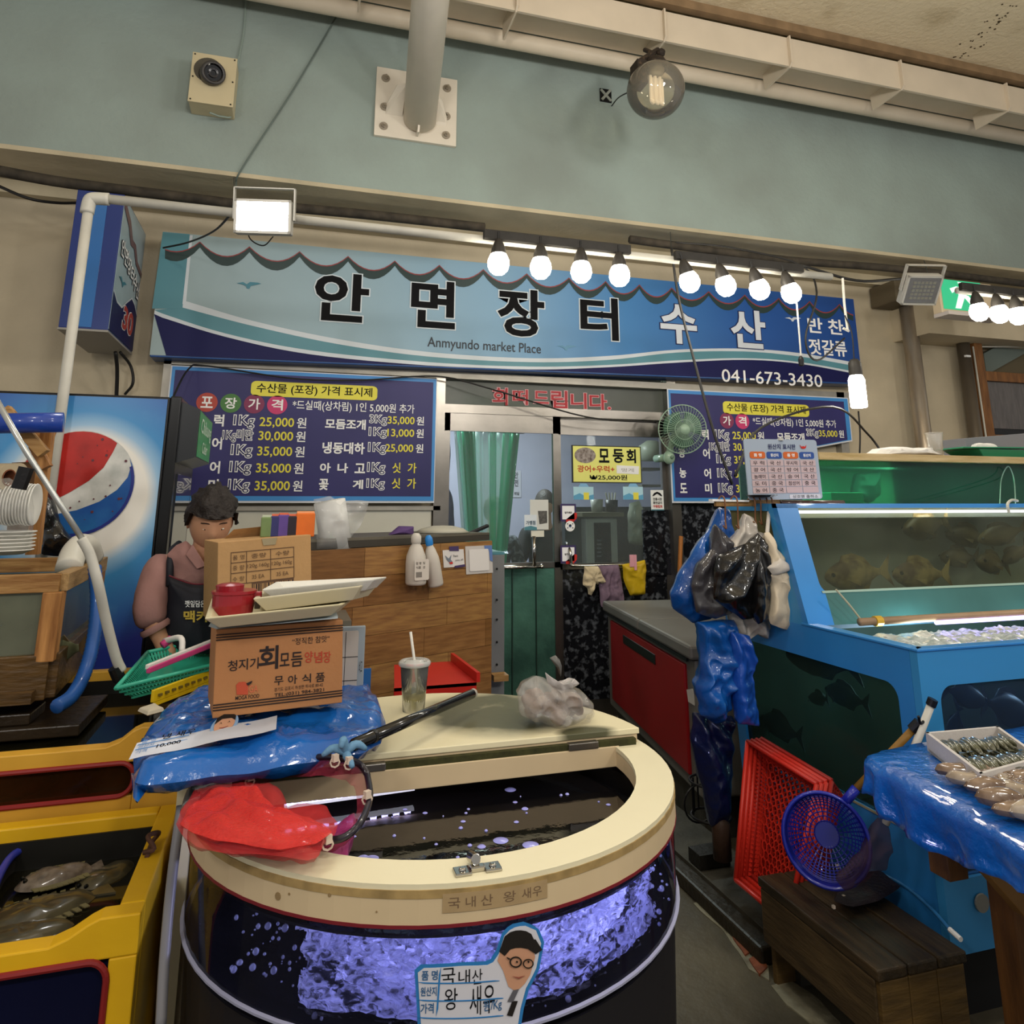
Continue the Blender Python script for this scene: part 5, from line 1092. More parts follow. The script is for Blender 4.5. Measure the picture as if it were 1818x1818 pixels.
# ================================================================== COUNTER
cA = pY(540, 979, 3.0); cB = pY(874, 960, 3.35)
t = thing('wood_counter', 'counter clad in oak-look planks in the middle behind the round tank', 'counter', ((cA.x + cB.x) / 2, 3.2, 0))
ct = V(cB.x - cA.x, cB.y - cA.y, 0); cw = ct.length; cu = ct.normalized(); cn = V(cu.y, -cu.x, 0)
def zc(f): return cA.z + (cB.z - cA.z) * f
plm = [mat('oak_%d' % i, c, .42, col2=c2, vscale=3.5, stretch=(3, 3, 26), bump=.08, bscale=9) for i, (c, c2) in enumerate((('#8a6238', '#6e4a28'), ('#7e5830', '#654422'), ('#96703f', '#775230')))]
rr = random.Random(11); rows = 11; hrow = 1.25 / rows
for r in range(rows):
 f = -rr.random() * .3
 while f < 1:
  f2 = min(1, f + rr.uniform(.32, .5)); fa = max(0, f)
  if f2 - fa > .02:
   z1 = zc(0) - r * hrow; z0_ = z1 - hrow + .0015
   a = cA + cu * (fa * cw + .0008); b_ = cA + cu * (f2 * cw - .0008); dz = (cB.z - cA.z)
   q = [V(a.x, a.y, z0_ + dz * fa), V(b_.x, b_.y, z0_ + dz * f2), V(b_.x, b_.y, z1 + dz * f2), V(a.x, a.y, z1 + dz * fa)]
   MB().slab(q, -cn * (.018 + .0006 * (r % 2))).build('plank', plm[rr.randrange(3)], t)
  f = f2
MB().slab([cA - cn * .02 + V(0, 0, -1.2), cA + cu * cw - cn * .02 + V(0, 0, -1.2), cA + cu * cw - cn * .02 + V(0, 0, .0), cA - cn * .02], -cn * .5).build('carcass', mat('dark_carcass', '#2c2620', .7), t)
stl = mat('dull_steel', '#716b5e', .4, metal=.5, var=.3, vscale=6)
eA = cA + cu * .02 - cn * .06; eB = cA + cu * (cw + .03) - cn * .06
MB().slab([V(eA.x, eA.y, zc(0) + .03), V(eB.x, eB.y, zc(1) + .022), V(eB.x, eB.y, zc(1) + .022) - cn * .4, V(eA.x, eA.y, zc(0) + .03) - cn * .4], (0, 0, .012)).build('steel_worktop', stl, t)
MB().slab([V(eA.x, eA.y, zc(0) + .0), V(eB.x, eB.y, zc(1) + .0), V(eB.x, eB.y, zc(1) + .025), V(eA.x, eA.y, zc(0) + .03)], -cn * .01).build('dark_riser', mat('dark_riser', '#37332c', .5), t)
ztop = 1.5 - .0
def onc(x, y, back=.12): return pP(x, y, cA - cn * back, cn)
zw = zc(.6) + .04
p = onc(785, 945, .2); tag(MB().lathe([(.0, .032), (.05, .03), (.10, .018), (.13, .0), (.125, 0), (.1, .012), (0, .026)], V(p.x, p.y, zw), (0, 0, 1), 28).build('pan_lid', mat('pale_lid', '#a9a698', .4, var=.1), smooth=True), 'shallow pale pan lid lying on the counter', 'lid')
p = onc(850, 938, .2); tag(MB().box(V(p.x - .055, p.y - .012, zw), V(p.x + .055, p.y + .012, zw + .016), (0, -.35, .2)).build('knife_handle', BLK, bevel=.004), 'black handle sticking out at the right end of the counter top', 'handle')
tag(MB().pillow([onc(688, 950, .2), onc(708, 934, .2), onc(735, 935, .2), onc(735, 950, .2)], (0, -1, 0), .04, amp=.005).build('purple_cloth', mat('purple_cloth', '#4c3566', .7, bump=.3), smooth=True), 'folded purple cloth on the counter behind the bottles', 'cloth')
# bottles hanging on the planks
bott = mat('bottle_white', '#bfb9b0', .35, alpha=.92)
def bottle(px_, yt, yb, wpx, label, capm, hook, tilt, lab2):
 a = pP(px_, yt, cA + cn * .05, cn); b_ = pP(px_ + tilt, yb, cA + cn * .05, cn); Hh = (a - b_).length; ax = (a - b_).normalized(); w = wpx / 1309 * 3.1 / 2
 t = thing('squeeze_bottle', label, 'bottle', b_)
 MB().lathe([(0, 0), (w * .92, 0), (w, Hh * .04), (w, Hh * .4), (w * .93, Hh * .55), (w * .62, Hh * .72), (w * .42, Hh * .78), (w * .4, Hh * .86), (0, Hh * .86)], b_, ax, 24).build('bottle_body', bott, t, smooth=True)
 MB().lathe([(w * .46, Hh * .80), (w * .5, Hh * .83), (w * .5, Hh * .93), (w * .3, Hh * .99), (0, Hh)], b_, ax, 18).build('cap', capm, t, smooth=True)
 if lab2:
  shb = Sheet(b_ + ax * Hh * .5 + cn * (w + .002) - cu * w * .8, b_ + ax * Hh * .5 + cn * (w + .002) + cu * w * .8, b_ + ax * Hh * .1 + cn * (w + .002) - cu * w * .8)
  patch(shb, rrect(0, 0, 1, 1, .1, .08), mat('bottle_label', '#c4bdb4', .5), t, 0, name='paper_label'); lettering(shb, '원 뱅  팅', .08, .12, .7, .25, BLACK, t); lettering(shb, '식품  성', .08, .32, .7, .45, BLACK, t); patch(shb, [(.1, .6), (.5, .6), (.5, .85), (.1, .85)], mat('label_grey', '#77726c', .6), t, .001, name='stamp')
 return t
bottle(739, 946, 1038, 37, 'white squeeze bottle with a printed label hanging on the counter front', mat('bottle_cap_white', '#b9b5ad', .4), 0, -1, True)
bottle(760, 950, 1040, 28, 'slim white bottle with a blue cap hanging on the counter front', mat('cap_blue', '#2a7bc4', .35), 0, 14, False)
for (x0, y0, x1, y1, nm) in ((786, 977, 823, 1008, 'bird'), (826, 970, 873, 1020, 'code')):
 A1 = pP(x0, y0, cA + cn * .004, cn); B1 = pP(x1, y0 - 2, cA + cn * .004, cn); C1 = pP(x0 + 2, y1, cA + cn * .004, cn)
 shc = Sheet(A1, B1, C1)
 t = thing('notice_card', 'white card with a swallow drawing taped on the counter front' if nm == 'bird' else 'laminated payment notice at the right end of the counter front', 'card', A1)
 MB().slab([shc.at(0, 0), shc.at(1, 0), shc.at(1, 1), shc.at(0, 1)], -cn * .002).build('sheet', mat('card_' + nm, '#cdc9c6' if nm == 'bird' else '#b9b4b0', .4), t)
 if nm == 'bird':
  patch(shc, [(.3, -.2), (.75, -.2), (.75, .08), (.3, .05)], mat('purple_tape', '#43355c', .5), t, .002, name='tape'); patch(shc, [(.5, .93), (1, .88), (1, 1.02), (.5, 1.05)], _M['purple_tape'], t, .002, name='tape')
  patch(shc, [(.08, .3), (.25, .5), (.38, .28), (.33, .55), (.42, .7), (.28, .72), (.15, .55)], mat('bird_grey', '#6b7480', .5), t, .002, name='bird_drawing'); patch(shc, [(.25, .72), (.4, .68), (.42, .8), (.3, .82)], RED, t, .003, name='bird_drawing')
  lettering(shc, 'Thank', .45, .3, .7, .42, BLACK, t); lettering(shc, 'you all', .55, .55, .92, .68, BLACK, t)
 else:
  patch(shc, [(.7, 0), (1, 0), (1, .6), (.9, .55), (.88, .2), (.72, .15)], mat('blue_corner', '#5a74a8', .5), t, .001, name='blue_corner'); patch(shc, rrect(.12, .12, .85, .9, .04, .04), mat('card_pale', '#d2cecb', .4), t, .002, name='blank_panel')
# grey cabinet behind right end
ga = pY(878, 985, 3.7); gb = pY(896, 985, 3.7)
t = thing('grey_cabinet', 'grey steel cabinet just right of the plank counter', 'cabinet', (gb.x - .2, 3.9, 0))
MB().box((gb.x - .5, 3.7, .05), (gb.x, 4.25, ga.z)).build('body', mat('grey_steel_paint', '#77787a', .4, var=.1), t, bevel=.004)
MB().box((gb.x - .5, 3.7, ga.z), (gb.x, 4.25, ga.z + .012)).build('teal_top', tl_, t)
for y in (1010, 1065, 1100, 1140, 1180): MB().disc(pY(882, y, 3.69), .006, (0, -1, 0), 8).build('rivet', BLK, t)
a = pZ(876, 1200, 1.0); tag(MB().box(pY(877, 1200, 3.62), pY(903, 1209, 3.62) + V(0, .07, 0)).build('small_ledge', WOOD), 'small pale wooden ledge at the foot of the grey cabinet', 'ledge')
# bag of paper rolls on the counter
t = thing('wrapped_rolls', 'white paper rolls in a clear bag on the left of the counter', 'rolls', onc(600, 975, .1))
A1 = onc(592, 975, .12); MB().tube([onc(598, 976, .12), onc(585, 890, .12)], .065, 20).build('paper_roll', mat('tissue_white', '#c9c9c6', .8, bump=.2, bscale=25), t, smooth=True)
MB().pillow([onc(x, y, .07) for x, y in [(557, 885), (585, 880), (600, 890), (625, 888), (654, 890), (650, 905), (635, 940), (620, 958), (610, 977), (560, 976), (566, 930)]], (0, -1, 0), .03, .12, amp=.02, freq=15, radial=.008).build('clear_wrap', film('clear_wrap', '#d8dbdc', .72, .12), t, smooth=True)
# ================================================================== WORK TABLE, BOXES, PERSON
zwt = pY(385, 1108, 2.55).z
t = thing('work_table', 'steel table under the taller cardboard box beside the person', 'table', (.1, 2.7, 0))
MB().box((-.13, 2.5, zwt - .03), (.22, 2.76, zwt - .001)).build('table_top', stl, t)
for sx in (-.11, .2):
 for sy in (2.52, 2.74): MB().box((sx - .015, sy - .015, 0), (sx + .015, sy + .015, zwt - .03)).build('leg', stl, t)
card1 = mat('cardboard', '#b08a5c', .8, var=.12, vscale=5, bump=.15, bscale=60); cink = mat('carton_ink', '#5a4230', .7)
def cbox(name, label, TLp, TRp, BLp, depth, m):
 """carton from three front-face corners"""
 TLp, TRp, BLp = Vector(TLp), Vector(TRp), Vector(BLp); sh = Sheet(TLp, TRp, BLp)
 t = thing(name, label, 'box', BLp); n = -sh.n * depth
 n = V(n.x, n.y, 0)
 MB().slab([sh.at(0, 0), sh.at(1, 0), sh.at(1, 1), sh.at(0, 1)], n).build('carton', m, t, bevel=.002)
 return t, sh, n
Yb = 2.55
t, sh, n = cbox('cardboard_box', 'tall plain cardboard box with printed table and barcode beside the person', pY(387, 963, Yb), pY(552, 949, Yb + .09), pY(385, 1108, Yb), .2, card1)
hd = mat('carton_seam', '#97733f', .8)
for b_ in (.17, .30, .43, .57): patch(sh, [(.13, b_ - .03), (.80, b_ - .03), (.80, b_ - .022), (.13, b_ - .022)], cink, t, .001, name='table_line')
for a_ in (.13, .29, .545, .80): patch(sh, [(a_, .14), (a_ + .006, .14), (a_ + .006, .545), (a_, .545)], cink, t, .001, name='table_line')
for s_, a0, b0, a1, b1 in (('품 명', .15, .18, .27, .24), ('중량', .34, .18, .5, .24), ('수량', .6, .18, .75, .24), ('중 량', .15, .31, .27, .37), ('120g.160g', .30, .31, .53, .37), ('120g.160g', .56, .31, .78, .37), ('수 량', .15, .45, .27, .51), ('35 EA', .35, .45, .48, .50), ('35 EA', .61, .45, .74, .50)):
 lettering(sh, s_, a0, b0, a1, b1, cink, t)
patch(sh, [(.35, .55), (.80, .55), (.80, .78), (.35, .78)], cink, t, .001, name='barcode_frame'); patch(sh, [(.365, .57), (.785, .57), (.785, .765), (.365, .765)], card1, t, .002, name='barcode_ground')
b = MB(); x = .37
while x < .78:
 w = rr.choice((.006, .012, .018)); b.poly([sh.at(x, .57, .003), sh.at(min(x + w, .785), .57, .003), sh.at(min(x + w, .785), .765, .003), sh.at(x, .765, .003)], sh.n * .0005); x += w + rr.choice((.007, .012))
b.build('barcode', mat('barcode_ink', '#3a2a24', .7), t)['kind'] = 'stuff'
fl0 = [sh.at(.2, 0) + n * .9, sh.at(.95, 0) + n * .9, sh.at(.9, -.14) + n * .75, sh.at(.28, -.12) + n * .75]
MB().slab(fl0, n * .01).build('open_flap', card1, t)
MB().slab([sh.at(.45, 0, .002), sh.at(.62, 0, .002), sh.at(.6, .09, .002), sh.at(.47, .09, .002)], sh.n * .0005).build('packing_tape', glass('tape_clear', '#c8b890', .6, .1, haze='#c8b890', refl=.4), t)
ptop = sh.at(.5, 0).z
for i, (x0, y0, x1, y1, c_, nm) in enumerate(((464, 918, 482, 950, '#6c8250', 'green'), (481, 916, 496, 948, '#2e2f66', 'navy'), (494, 914, 512, 948, '#59408a', 'purple'), (510, 916, 527, 947, '#231a24', 'black'), (526, 911, 558, 946, '#d96a1c', 'orange'))):
 a = pY(x0, y0, Yb + .12); b_ = pY(x1, y1, Yb + .12)
 t = thing('seasoning_pack', nm + ' pack standing on the taller cardboard box', 'pack', ((a.x + b_.x) / 2, Yb + .15, b_.z))
 MB().box((a.x, Yb + .12, ptop + .0), (b_.x, Yb + .19, a.z)).build('pack_body', mat('pack_' + nm, c_, .35, coat=.4, var=.15, vscale=20), t, bevel=.004)
 MB().box((a.x + .003, Yb + .125, a.z), (b_.x - .003, Yb + .185, a.z + .006)).build('pack_top', mat('pack_top_' + nm, {'orange': '#e8a070', 'green': '#b8c0a8'}.get(nm, '#d56a4a'), .5), t)
# ---- person
skin = mat('skin', '#b98a6c', .5, var=.06, vscale=20); shirt = mat('pink_shirt', '#96706a', .8, col2='#83605c', vscale=3, bump=.5, bscale=16); apr = mat('navy_apron', '#14151f', .65, bump=.15, bscale=20); hairm = mat('dark_hair', '#1d1613', .55, bump=.6, bscale=90)
YP = 2.93
hc = pY(374, 925, YP)
nk = hc + V(.01, .02, -.16); sh_l = pY(280, 1000, YP + .02); sh_r = sh_l + V(.36, .05, .0); chest = (sh_l + sh_r) / 2 + V(0, .02, -.06); pel = chest + V(.02, .06, -.46)
el = pY(262, 1085, YP - .1); wr = pY(284, 1132, YP - .10); el2 = sh_r + V(.07, -.06, -.27); wr2 = el2 + V(-.1, -.2, -.06)
per = thing('person', 'person in a pink shirt and navy apron bending over a tray beside the fridge', 'person', (pel.x, pel.y, 0))
hand = wr + (wr - el).normalized() * .07 + V(.01, -.01, -.01)
vs = [pel, pel + V(0, 0, .2), chest, nk, hc + V(0, .01, -.02), sh_l, el, wr, hand, sh_r, el2, wr2, wr2 + V(-.05, -.08, -.01),
   pel + V(-.03, 0, -.06), V(pel.x - .02, pel.y - .02, .48), V(pel.x - .02, pel.y + .0, .07), V(pel.x - .02, pel.y - .13, .04), pel + V(.13, 0, -.06), V(pel.x + .16, pel.y - .02, .48), V(pel.x + .16, pel.y, .07), V(pel.x + .16, pel.y - .13, .04)]
ed = [(0, 1), (1, 2), (2, 3), (3, 4), (2, 5), (5, 6), (6, 7), (7, 8), (2, 9), (9, 10), (10, 11), (11, 12), (0, 13), (13, 14), (14, 15), (15, 16), (0, 17), (17, 18), (18, 19), (19, 20)]
rd = [.10, .09, .085, .05, .07, .055, .042, .026, .03, .055, .042, .026, .03, .085, .055, .04, .035, .085, .055, .04, .035]
skin_mesh('body', vs, ed, rd, skin, per)
# head with face
HM = Matrix.Translation(hc) @ Euler((math.radians(24), 0, math.radians(14))).to_matrix().to_4x4()
def headmesh():
 vs = []; fs = []; S, Rg = 28, 20
 for i in range(Rg + 1):
  th = math.pi * i / Rg
  for k in range(S):
   a = 2 * math.pi * k / S; x = math.sin(th) * math.cos(a); y = math.sin(th) * math.sin(a); z = math.cos(th)
   px_, py_, pz_ = x * .074, y * .092, z * .112
   if z < 0: px_ *= 1 - .28 * (-z) ** 1.5; py_ = py_ * (1 - .12 * -z) - .012 * (-z)
   fr_ = max(0, -y) ** 6
   nose = math.exp(-((x / .16) ** 2 + ((z + .12) / .22) ** 2)) * fr_ * .022; sock_ = -math.exp(-(((abs(x) - .36) / .16) ** 2 + ((z - .06) / .1) ** 2)) * max(0, -y) ** 2 * .008
   lip = math.exp(-((x / .3) ** 2 + ((z + .5) / .08) ** 2)) * max(0, -y) ** 3 * .005; chin = math.exp(-((x / .3) ** 2 + ((z + .86) / .15) ** 2)) * .008 * (1 if y < 0 else 0)
   vs.append(HM @ V(px_, py_ - nose - sock_ - lip - chin, pz_))
 for i in range(Rg):
  for k in range(S): fs.append((i * S + k, (i + 1) * S + k, (i + 1) * S + (k + 1) % S, i * S + (k + 1) % S))
 return vs, fs
b = MB(); b.add(*headmesh())
for s in (-1, 1): b.ball(HM @ V(s * .074, .01, -.005), .02, 10, 8, (.4, .8, 1.3))
b.build('head', skin, per, smooth=True)
for s in (-1, 1):
 MB().ball(HM @ V(s * .027, -.0765, .006), .0078, 12, 8, (1.35, .6, .55)).build('eye', mat('eye_white', '#d8d2c8', .2), per, smooth=True); MB().ball(HM @ V(s * .027, -.0795, .005), .0036, 10, 8).build('iris', mat('iris', '#1c120c', .1), per)
 MB().tube([HM @ V(s * .014, -.085, .027), HM @ V(s * .028, -.085, .031), HM @ V(s * .044, -.074, .027)], .0018, 6).build('eyebrow', hairm, per)
MB().pillow([HM @ V(x, -.097, z) for x, z in ((-.022, -.055), (-.01, -.05), (0, -.052), (.01, -.05), (.022, -.055), (.01, -.063), (-.01, -.063))], HM.to_3x3() @ V(0, -1, 0), .004, amp=0, N=20, rings=3).build('mouth', mat('lips', '#9a5a50', .4), per, smooth=True)
b = MB(); vs = []; fs = []; S, Rg = 40, 14; rr = random.Random(2)
for i in range(Rg + 1):
 th = math.pi * .62 * i / Rg
 for k in range(S):
  a = 2 * math.pi * k / S; x = math.sin(th) * math.cos(a); y = math.sin(th) * math.sin(a); z = math.cos(th)
  ww = noise.noise(V(x * 4, y * 4, z * 4)) * .02 + noise.noise(V(x * 14, y * 14, z * 4)) * .010
  zz_ = max(z, .36 + .12 * noise.noise(V(x * 7, 0, 3)) if y < -.35 else (-.05 if abs(x) > .8 else -.4))
  vs.append(HM @ V(x * (.088 + ww), y * (.107 + ww) + .004, zz_ * (.132 + ww) + .004))
for i in range(Rg):
 for k in range(S): fs.append((i * S + k, (i + 1) * S + k, (i + 1) * S + (k + 1) % S, i * S + (k + 1) % S))
b.add(vs, fs); b.build('hair', hairm, per, smooth=True)
trm = mat('dark_trousers', '#1c1c22', .8, bump=.2, bscale=30)
skin_mesh('trousers', [pel + V(.04, 0, .04), pel + V(-.03, 0, -.06), V(pel.x - .02, pel.y - .02, .48), V(pel.x - .02, pel.y, .12), pel + V(.13, 0, -.06), V(pel.x + .16, pel.y - .02, .48), V(pel.x + .16, pel.y, .12)], [(0, 1), (1, 2), (2, 3), (0, 4), (4, 5), (5, 6)], [.14, .1, .075, .065, .1, .075, .065], trm, per)
# shirt: torso and sleeves rolled below the elbow
fo = el.lerp(wr, .66); fo2 = el2.lerp(wr2, .6)
o = skin_mesh('shirt', [pel + V(0, 0, .05), pel + V(0, 0, .22), chest + V(0, 0, .0), nk + V(0, .0, -.045), sh_l + V(.01, 0, .01), el, fo, sh_r + V(-.01, 0, .01), el2, fo2], [(0, 1), (1, 2), (2, 3), (2, 4), (4, 5), (5, 6), (2, 7), (7, 8), (8, 9)], [(.17, .13), (.16, .13), (.16, .125), (.085, .08), (.068, .068), (.058, .058), (.05, .05), (.068, .068), (.058, .058), (.05, .05)], shirt, per)
d_ = o.modifiers.new('folds', 'DISPLACE'); tx = bpy.data.textures.new('folds', 'CLOUDS'); tx.noise_scale = .07; d_.texture = tx; d_.strength = .022; d_.mid_level = .5
cf = (el.lerp(wr, .52), el.lerp(wr, .74)); MB().tube([cf[0], cf[0].lerp(cf[1], .5), cf[1]], [.046, .05, .045], 18, cap=False).build('rolled_cuff', shirt, per, smooth=True)
yq = chest.y - .145
MB().pillow([pY(x, y, yq + .05) for x, y in [(296, 985), (312, 968), (330, 960), (346, 975), (358, 992), (368, 1004), (380, 990), (392, 975), (410, 985), (412, 1050), (350, 1055), (300, 1040)]], (0, -1, 0), .045, .02, amp=.006, freq=12, radial=.004, N=70, rings=12).build('shirt_front', shirt, per, smooth=True)
MB().poly([pY(342, 966, yq + .015), pY(366, 1004, yq - .005), pY(350, 1010, yq - .005), pY(330, 985, yq + .01)], (0, -.006, 0)).build('collar', shirt, per, bevel=.002)
MB().poly([pY(390, 972, yq + .015), pY(368, 1004, yq - .005), pY(384, 1010, yq - .005), pY(402, 985, yq + .01)], (0, -.006, 0)).build('collar', shirt, per, bevel=.002)
for y in (1016, 1028): MB().disc(pY(367, y, yq + .0), .005, (0, -1, 0), 10).build('button', mat('shirt_button', '#b9a8a4', .4), per)
apo = MB()
ap = [pY(x, y, yq) for x, y in [(297, 1022), (320, 1028), (345, 1036), (385, 1035), (400, 1035), (405, 1160), (285, 1160), (290, 1110), (298, 1065)]]
apo.pillow([p for p in ap], (0, -1, 0), .03, .0, amp=.006, freq=9, N=70, rings=12).build('apron_bib', apr, per, smooth=True)
MB().tube([pY(301, 1040, yq - .01), pY(302, 995, yq + .03), pY(306, 975, yq + .09), pY(318, 965, yq + .15)], [.012, .012, .012, .012], 8).build('apron_strap', apr, per, smooth=True)
MB().tube(curve_pts([pY(300, 1022, yq - .032), pY(320, 1030, yq - .036), pY(345, 1037, yq - .038), pY(380, 1036, yq - .038)], 4), .003, 6).build('apron_piping', mat('maroon_piping', '#5c1a26', .6), per)
shA = Sheet(pY(320, 1060, yq - .038), pY(380, 1060, yq - .038), pY(320, 1120, yq - .038))
lettering(shA, '깻잎담은', .14, .10, .74, .30, WHITE, per, bold=.01); lettering(shA, '맥카', .1, .40, .85, .75, mat('gold_ink', '#b59a3c', .5), per, bold=.03)
# near hand with fingers
fd = (hand - wr).normalized(); sd = V(1, .1, 0)
for k in range(4):
 a = hand + sd * (.012 * (k - 1.2)) + fd * .01; L1 = .024 - .003 * abs(k - 1.4)
 skin_mesh('finger', [a, a + fd * L1 + V(0, 0, -.004), a + fd * L1 * 1.7 + V(0, 0, -.02), a + fd * L1 * 1.9 + V(0, 0, -.04)], [(0, 1), (1, 2), (2, 3)], [.008, .0078, .007, .006], skin, per, sub=1)
skin_mesh('thumb', [hand - sd * .012 - fd * .02, hand - sd * .034 - fd * .005, hand - sd * .036 + fd * .02 + V(0, 0, -.01)], [(0, 1), (1, 2)], [.011, .0095, .008], skin, per, sub=1)
for k in range(4):
 a = wr2 + V(-.06 + .012 * k, -.09, -.01); skin_mesh('finger', [a, a + V(-.01, -.03, -.005), a + V(-.01, -.05, -.025)], [(0, 1), (1, 2)], [.0095, .0088, .0075], skin, per, sub=1)
skin_mesh('thumb', [wr2 + V(-.01, -.05, 0), wr2 + V(.015, -.075, 0), wr2 + V(.01, -.1, -.01)], [(0, 1), (1, 2)], [.011, .0095, .008], skin, per, sub=1)
# person behind the curtain inside the shop
def back_person(px_, py_, Y, label, shirtm, sc=1.0, look=0):
 h = pY(px_, py_, Y); t = thing('person', label, 'person', (h.x, h.y, 0))
 n_ = h + V(0, 0, -.15); c_ = n_ + V(0, .03, -.17)
 skin_mesh('body', [c_ + V(0, 0, -.4), c_, n_, h + V(0, 0, -.03), c_ + V(-.19, 0, .08), c_ + V(-.24, -.05, -.2), c_ + V(-.15, -.25, -.33), c_ + V(.19, 0, .08), c_ + V(.24, -.05, -.2), c_ + V(.15, -.25, -.33)], [(0, 1), (1, 2), (2, 3), (1, 4), (4, 5), (5, 6), (1, 7), (7, 8), (8, 9)], [.12, .13, .05, .08, .055, .04, .03, .055, .04, .03], skin, t)
 skin_mesh('shirt', [c_ + V(0, 0, -.4), c_ + V(0, 0, 0), n_ + V(0, 0, -.04), c_ + V(-.19, 0, .08), c_ + V(-.24, -.05, -.2), c_ + V(.19, 0, .08), c_ + V(.24, -.05, -.2)], [(0, 1), (1, 2), (1, 3), (3, 4), (1, 5), (5, 6)], [(.17, .14), (.17, .14), .06, .075, .06, .075, .06], shirtm, t)
 lg = [c_ + V(0, 0, -.38)]; lv = lg + [V(h.x - .1, h.y, .45), V(h.x - .1, h.y, .02), V(h.x + .1, h.y, .45), V(h.x + .1, h.y, .02)]
 skin_mesh('trousers', lv, [(0, 1), (1, 2), (0, 3), (3, 4)], [.13, .07, .06, .07, .06], mat('black_cloth', '#131416', .8), t)
 MB().ball(h, .1, 20, 14, (.78, .95, 1.15)).build('head', skin, t, smooth=True)
 MB().ball(h + V(0, .012, .018), .112, 20, 14, (.82, .95, 1.08)).build('hair', hairm, t, smooth=True)
 f = h + V(.075 * look, -.055, -.03); MB().ball(f, .014, 8, 6).build('nose', skin, t, smooth=True)
 return t
back_person(877, 908, 6.35, 'seated person in a dark checked shirt seen through the green strip curtain', mat('dark_check', '#1b1f24', .8, col2='#4a4f55', vscale=30, detail=0, thr=(.55, .6)), look=1)
back_person(968, 895, 6.5, 'dark-haired person in black standing behind the door notice', mat('black_cloth', '#131416', .8))
# ================================================================== ROUND TANK
TC = V(.380, 1.828, 0); TR_ = .534; ZR = .9
RI = .452
rimm = mat('cream_rim', '#dbd3b4', .4, var=.06, vscale=4, bump=.05); bandm = mat('rim_band', '#c9b491', .5, var=.1, vscale=6); ply = mat('ply_edge', '#a98e5c', .7, var=.4, vscale=30)
acr = glass('acrylic', '#d2d6ea', .97, .02, haze='#3a3c58', refl=.2)
t = thing('round_tank', 'big round acrylic shrimp tank with a cream rim in the centre foreground', 'fish tank', TC)
ZB = .686; ZWL = .822
YC = 1.835     # line of the cross bar
SEG = 72
ring = MB()
ring.lathe([(RI, ZR - .012), (TR_, ZR - .012), (TR_, ZR), (RI, ZR), (RI, ZR - .012)], TC, seg=SEG)
rt = ring.build('rim_top', rimm, t)
MB().lathe([(TR_ - .001, ZR - .02), (TR_ + .002, ZR - .02), (TR_ + .002, ZR - .008), (TR_ - .001, ZR - .008)], TC, seg=SEG).build('plywood_edge', ply, t)
MB().lathe([(TR_ - .012, ZR - .058), (TR_ + .001, ZR - .058), (TR_ + .001, ZR - .012), (TR_ - .012, ZR - .012), (TR_ - .012, ZR - .058)], TC, seg=SEG).build('rim_band', bandm, t, smooth=False)
MB().lathe([(RI, ZR - .045), (RI + .006, ZR - .045), (RI + .006, ZR - .01), (RI, ZR - .01), (RI, ZR - .045)], TC, seg=SEG).build('inner_band', bandm, t)
MB().lathe([(TR_ - .012, ZR - .062), (TR_ + .002, ZR - .062), (TR_ + .002, ZR - .057), (TR_ - .012, ZR - .057)], TC, seg=SEG).build('red_seal', mat('red_seal', '#6e1a24', .5), t)
MB().lathe([(TR_ - .004, ZB), (TR_ - .004, ZR - .06)], TC, seg=SEG).build('acrylic_wall', acr, t, smooth=True)
tan = mat('tank_base_wood', '#a08d68', .6, var=.2)
MB().lathe([(0, ZB - .02), (TR_ - .015, ZB - .02), (TR_ - .015, ZB), (0, ZB)], TC, seg=SEG).build('tank_floor', mat('tank_floor_grey', '#0e0e12', 1, spec=0), t)
MB().lathe([(TR_ - .006, ZB - .003), (TR_ + .0015, ZB - .002), (TR_ + .002, ZB + .002), (TR_ - .004, ZB + .003)], TC, seg=SEG).build('silicone_seam', mat('silicone', '#9a9cb4', .4), t)
MB().lathe([(0, .0), (TR_ - .03, .0), (TR_ - .01, ZB - .02), (0, ZB - .02)], TC, seg=SEG).build('black_base', mat('base_black', '#17161a', .5), t)
# cross bar under the lid hinge
hx = lambda yy, r: math.sqrt(max(0, r * r - (yy - TC.y) ** 2))
zcb = ZR + .002
w0 = hx(YC, RI + .01)
MB().box((TC.x - w0, YC, ZR - .045), (TC.x + w0, YC + .04, zcb)).build('cross_bar', bandm, t, bevel=.002)
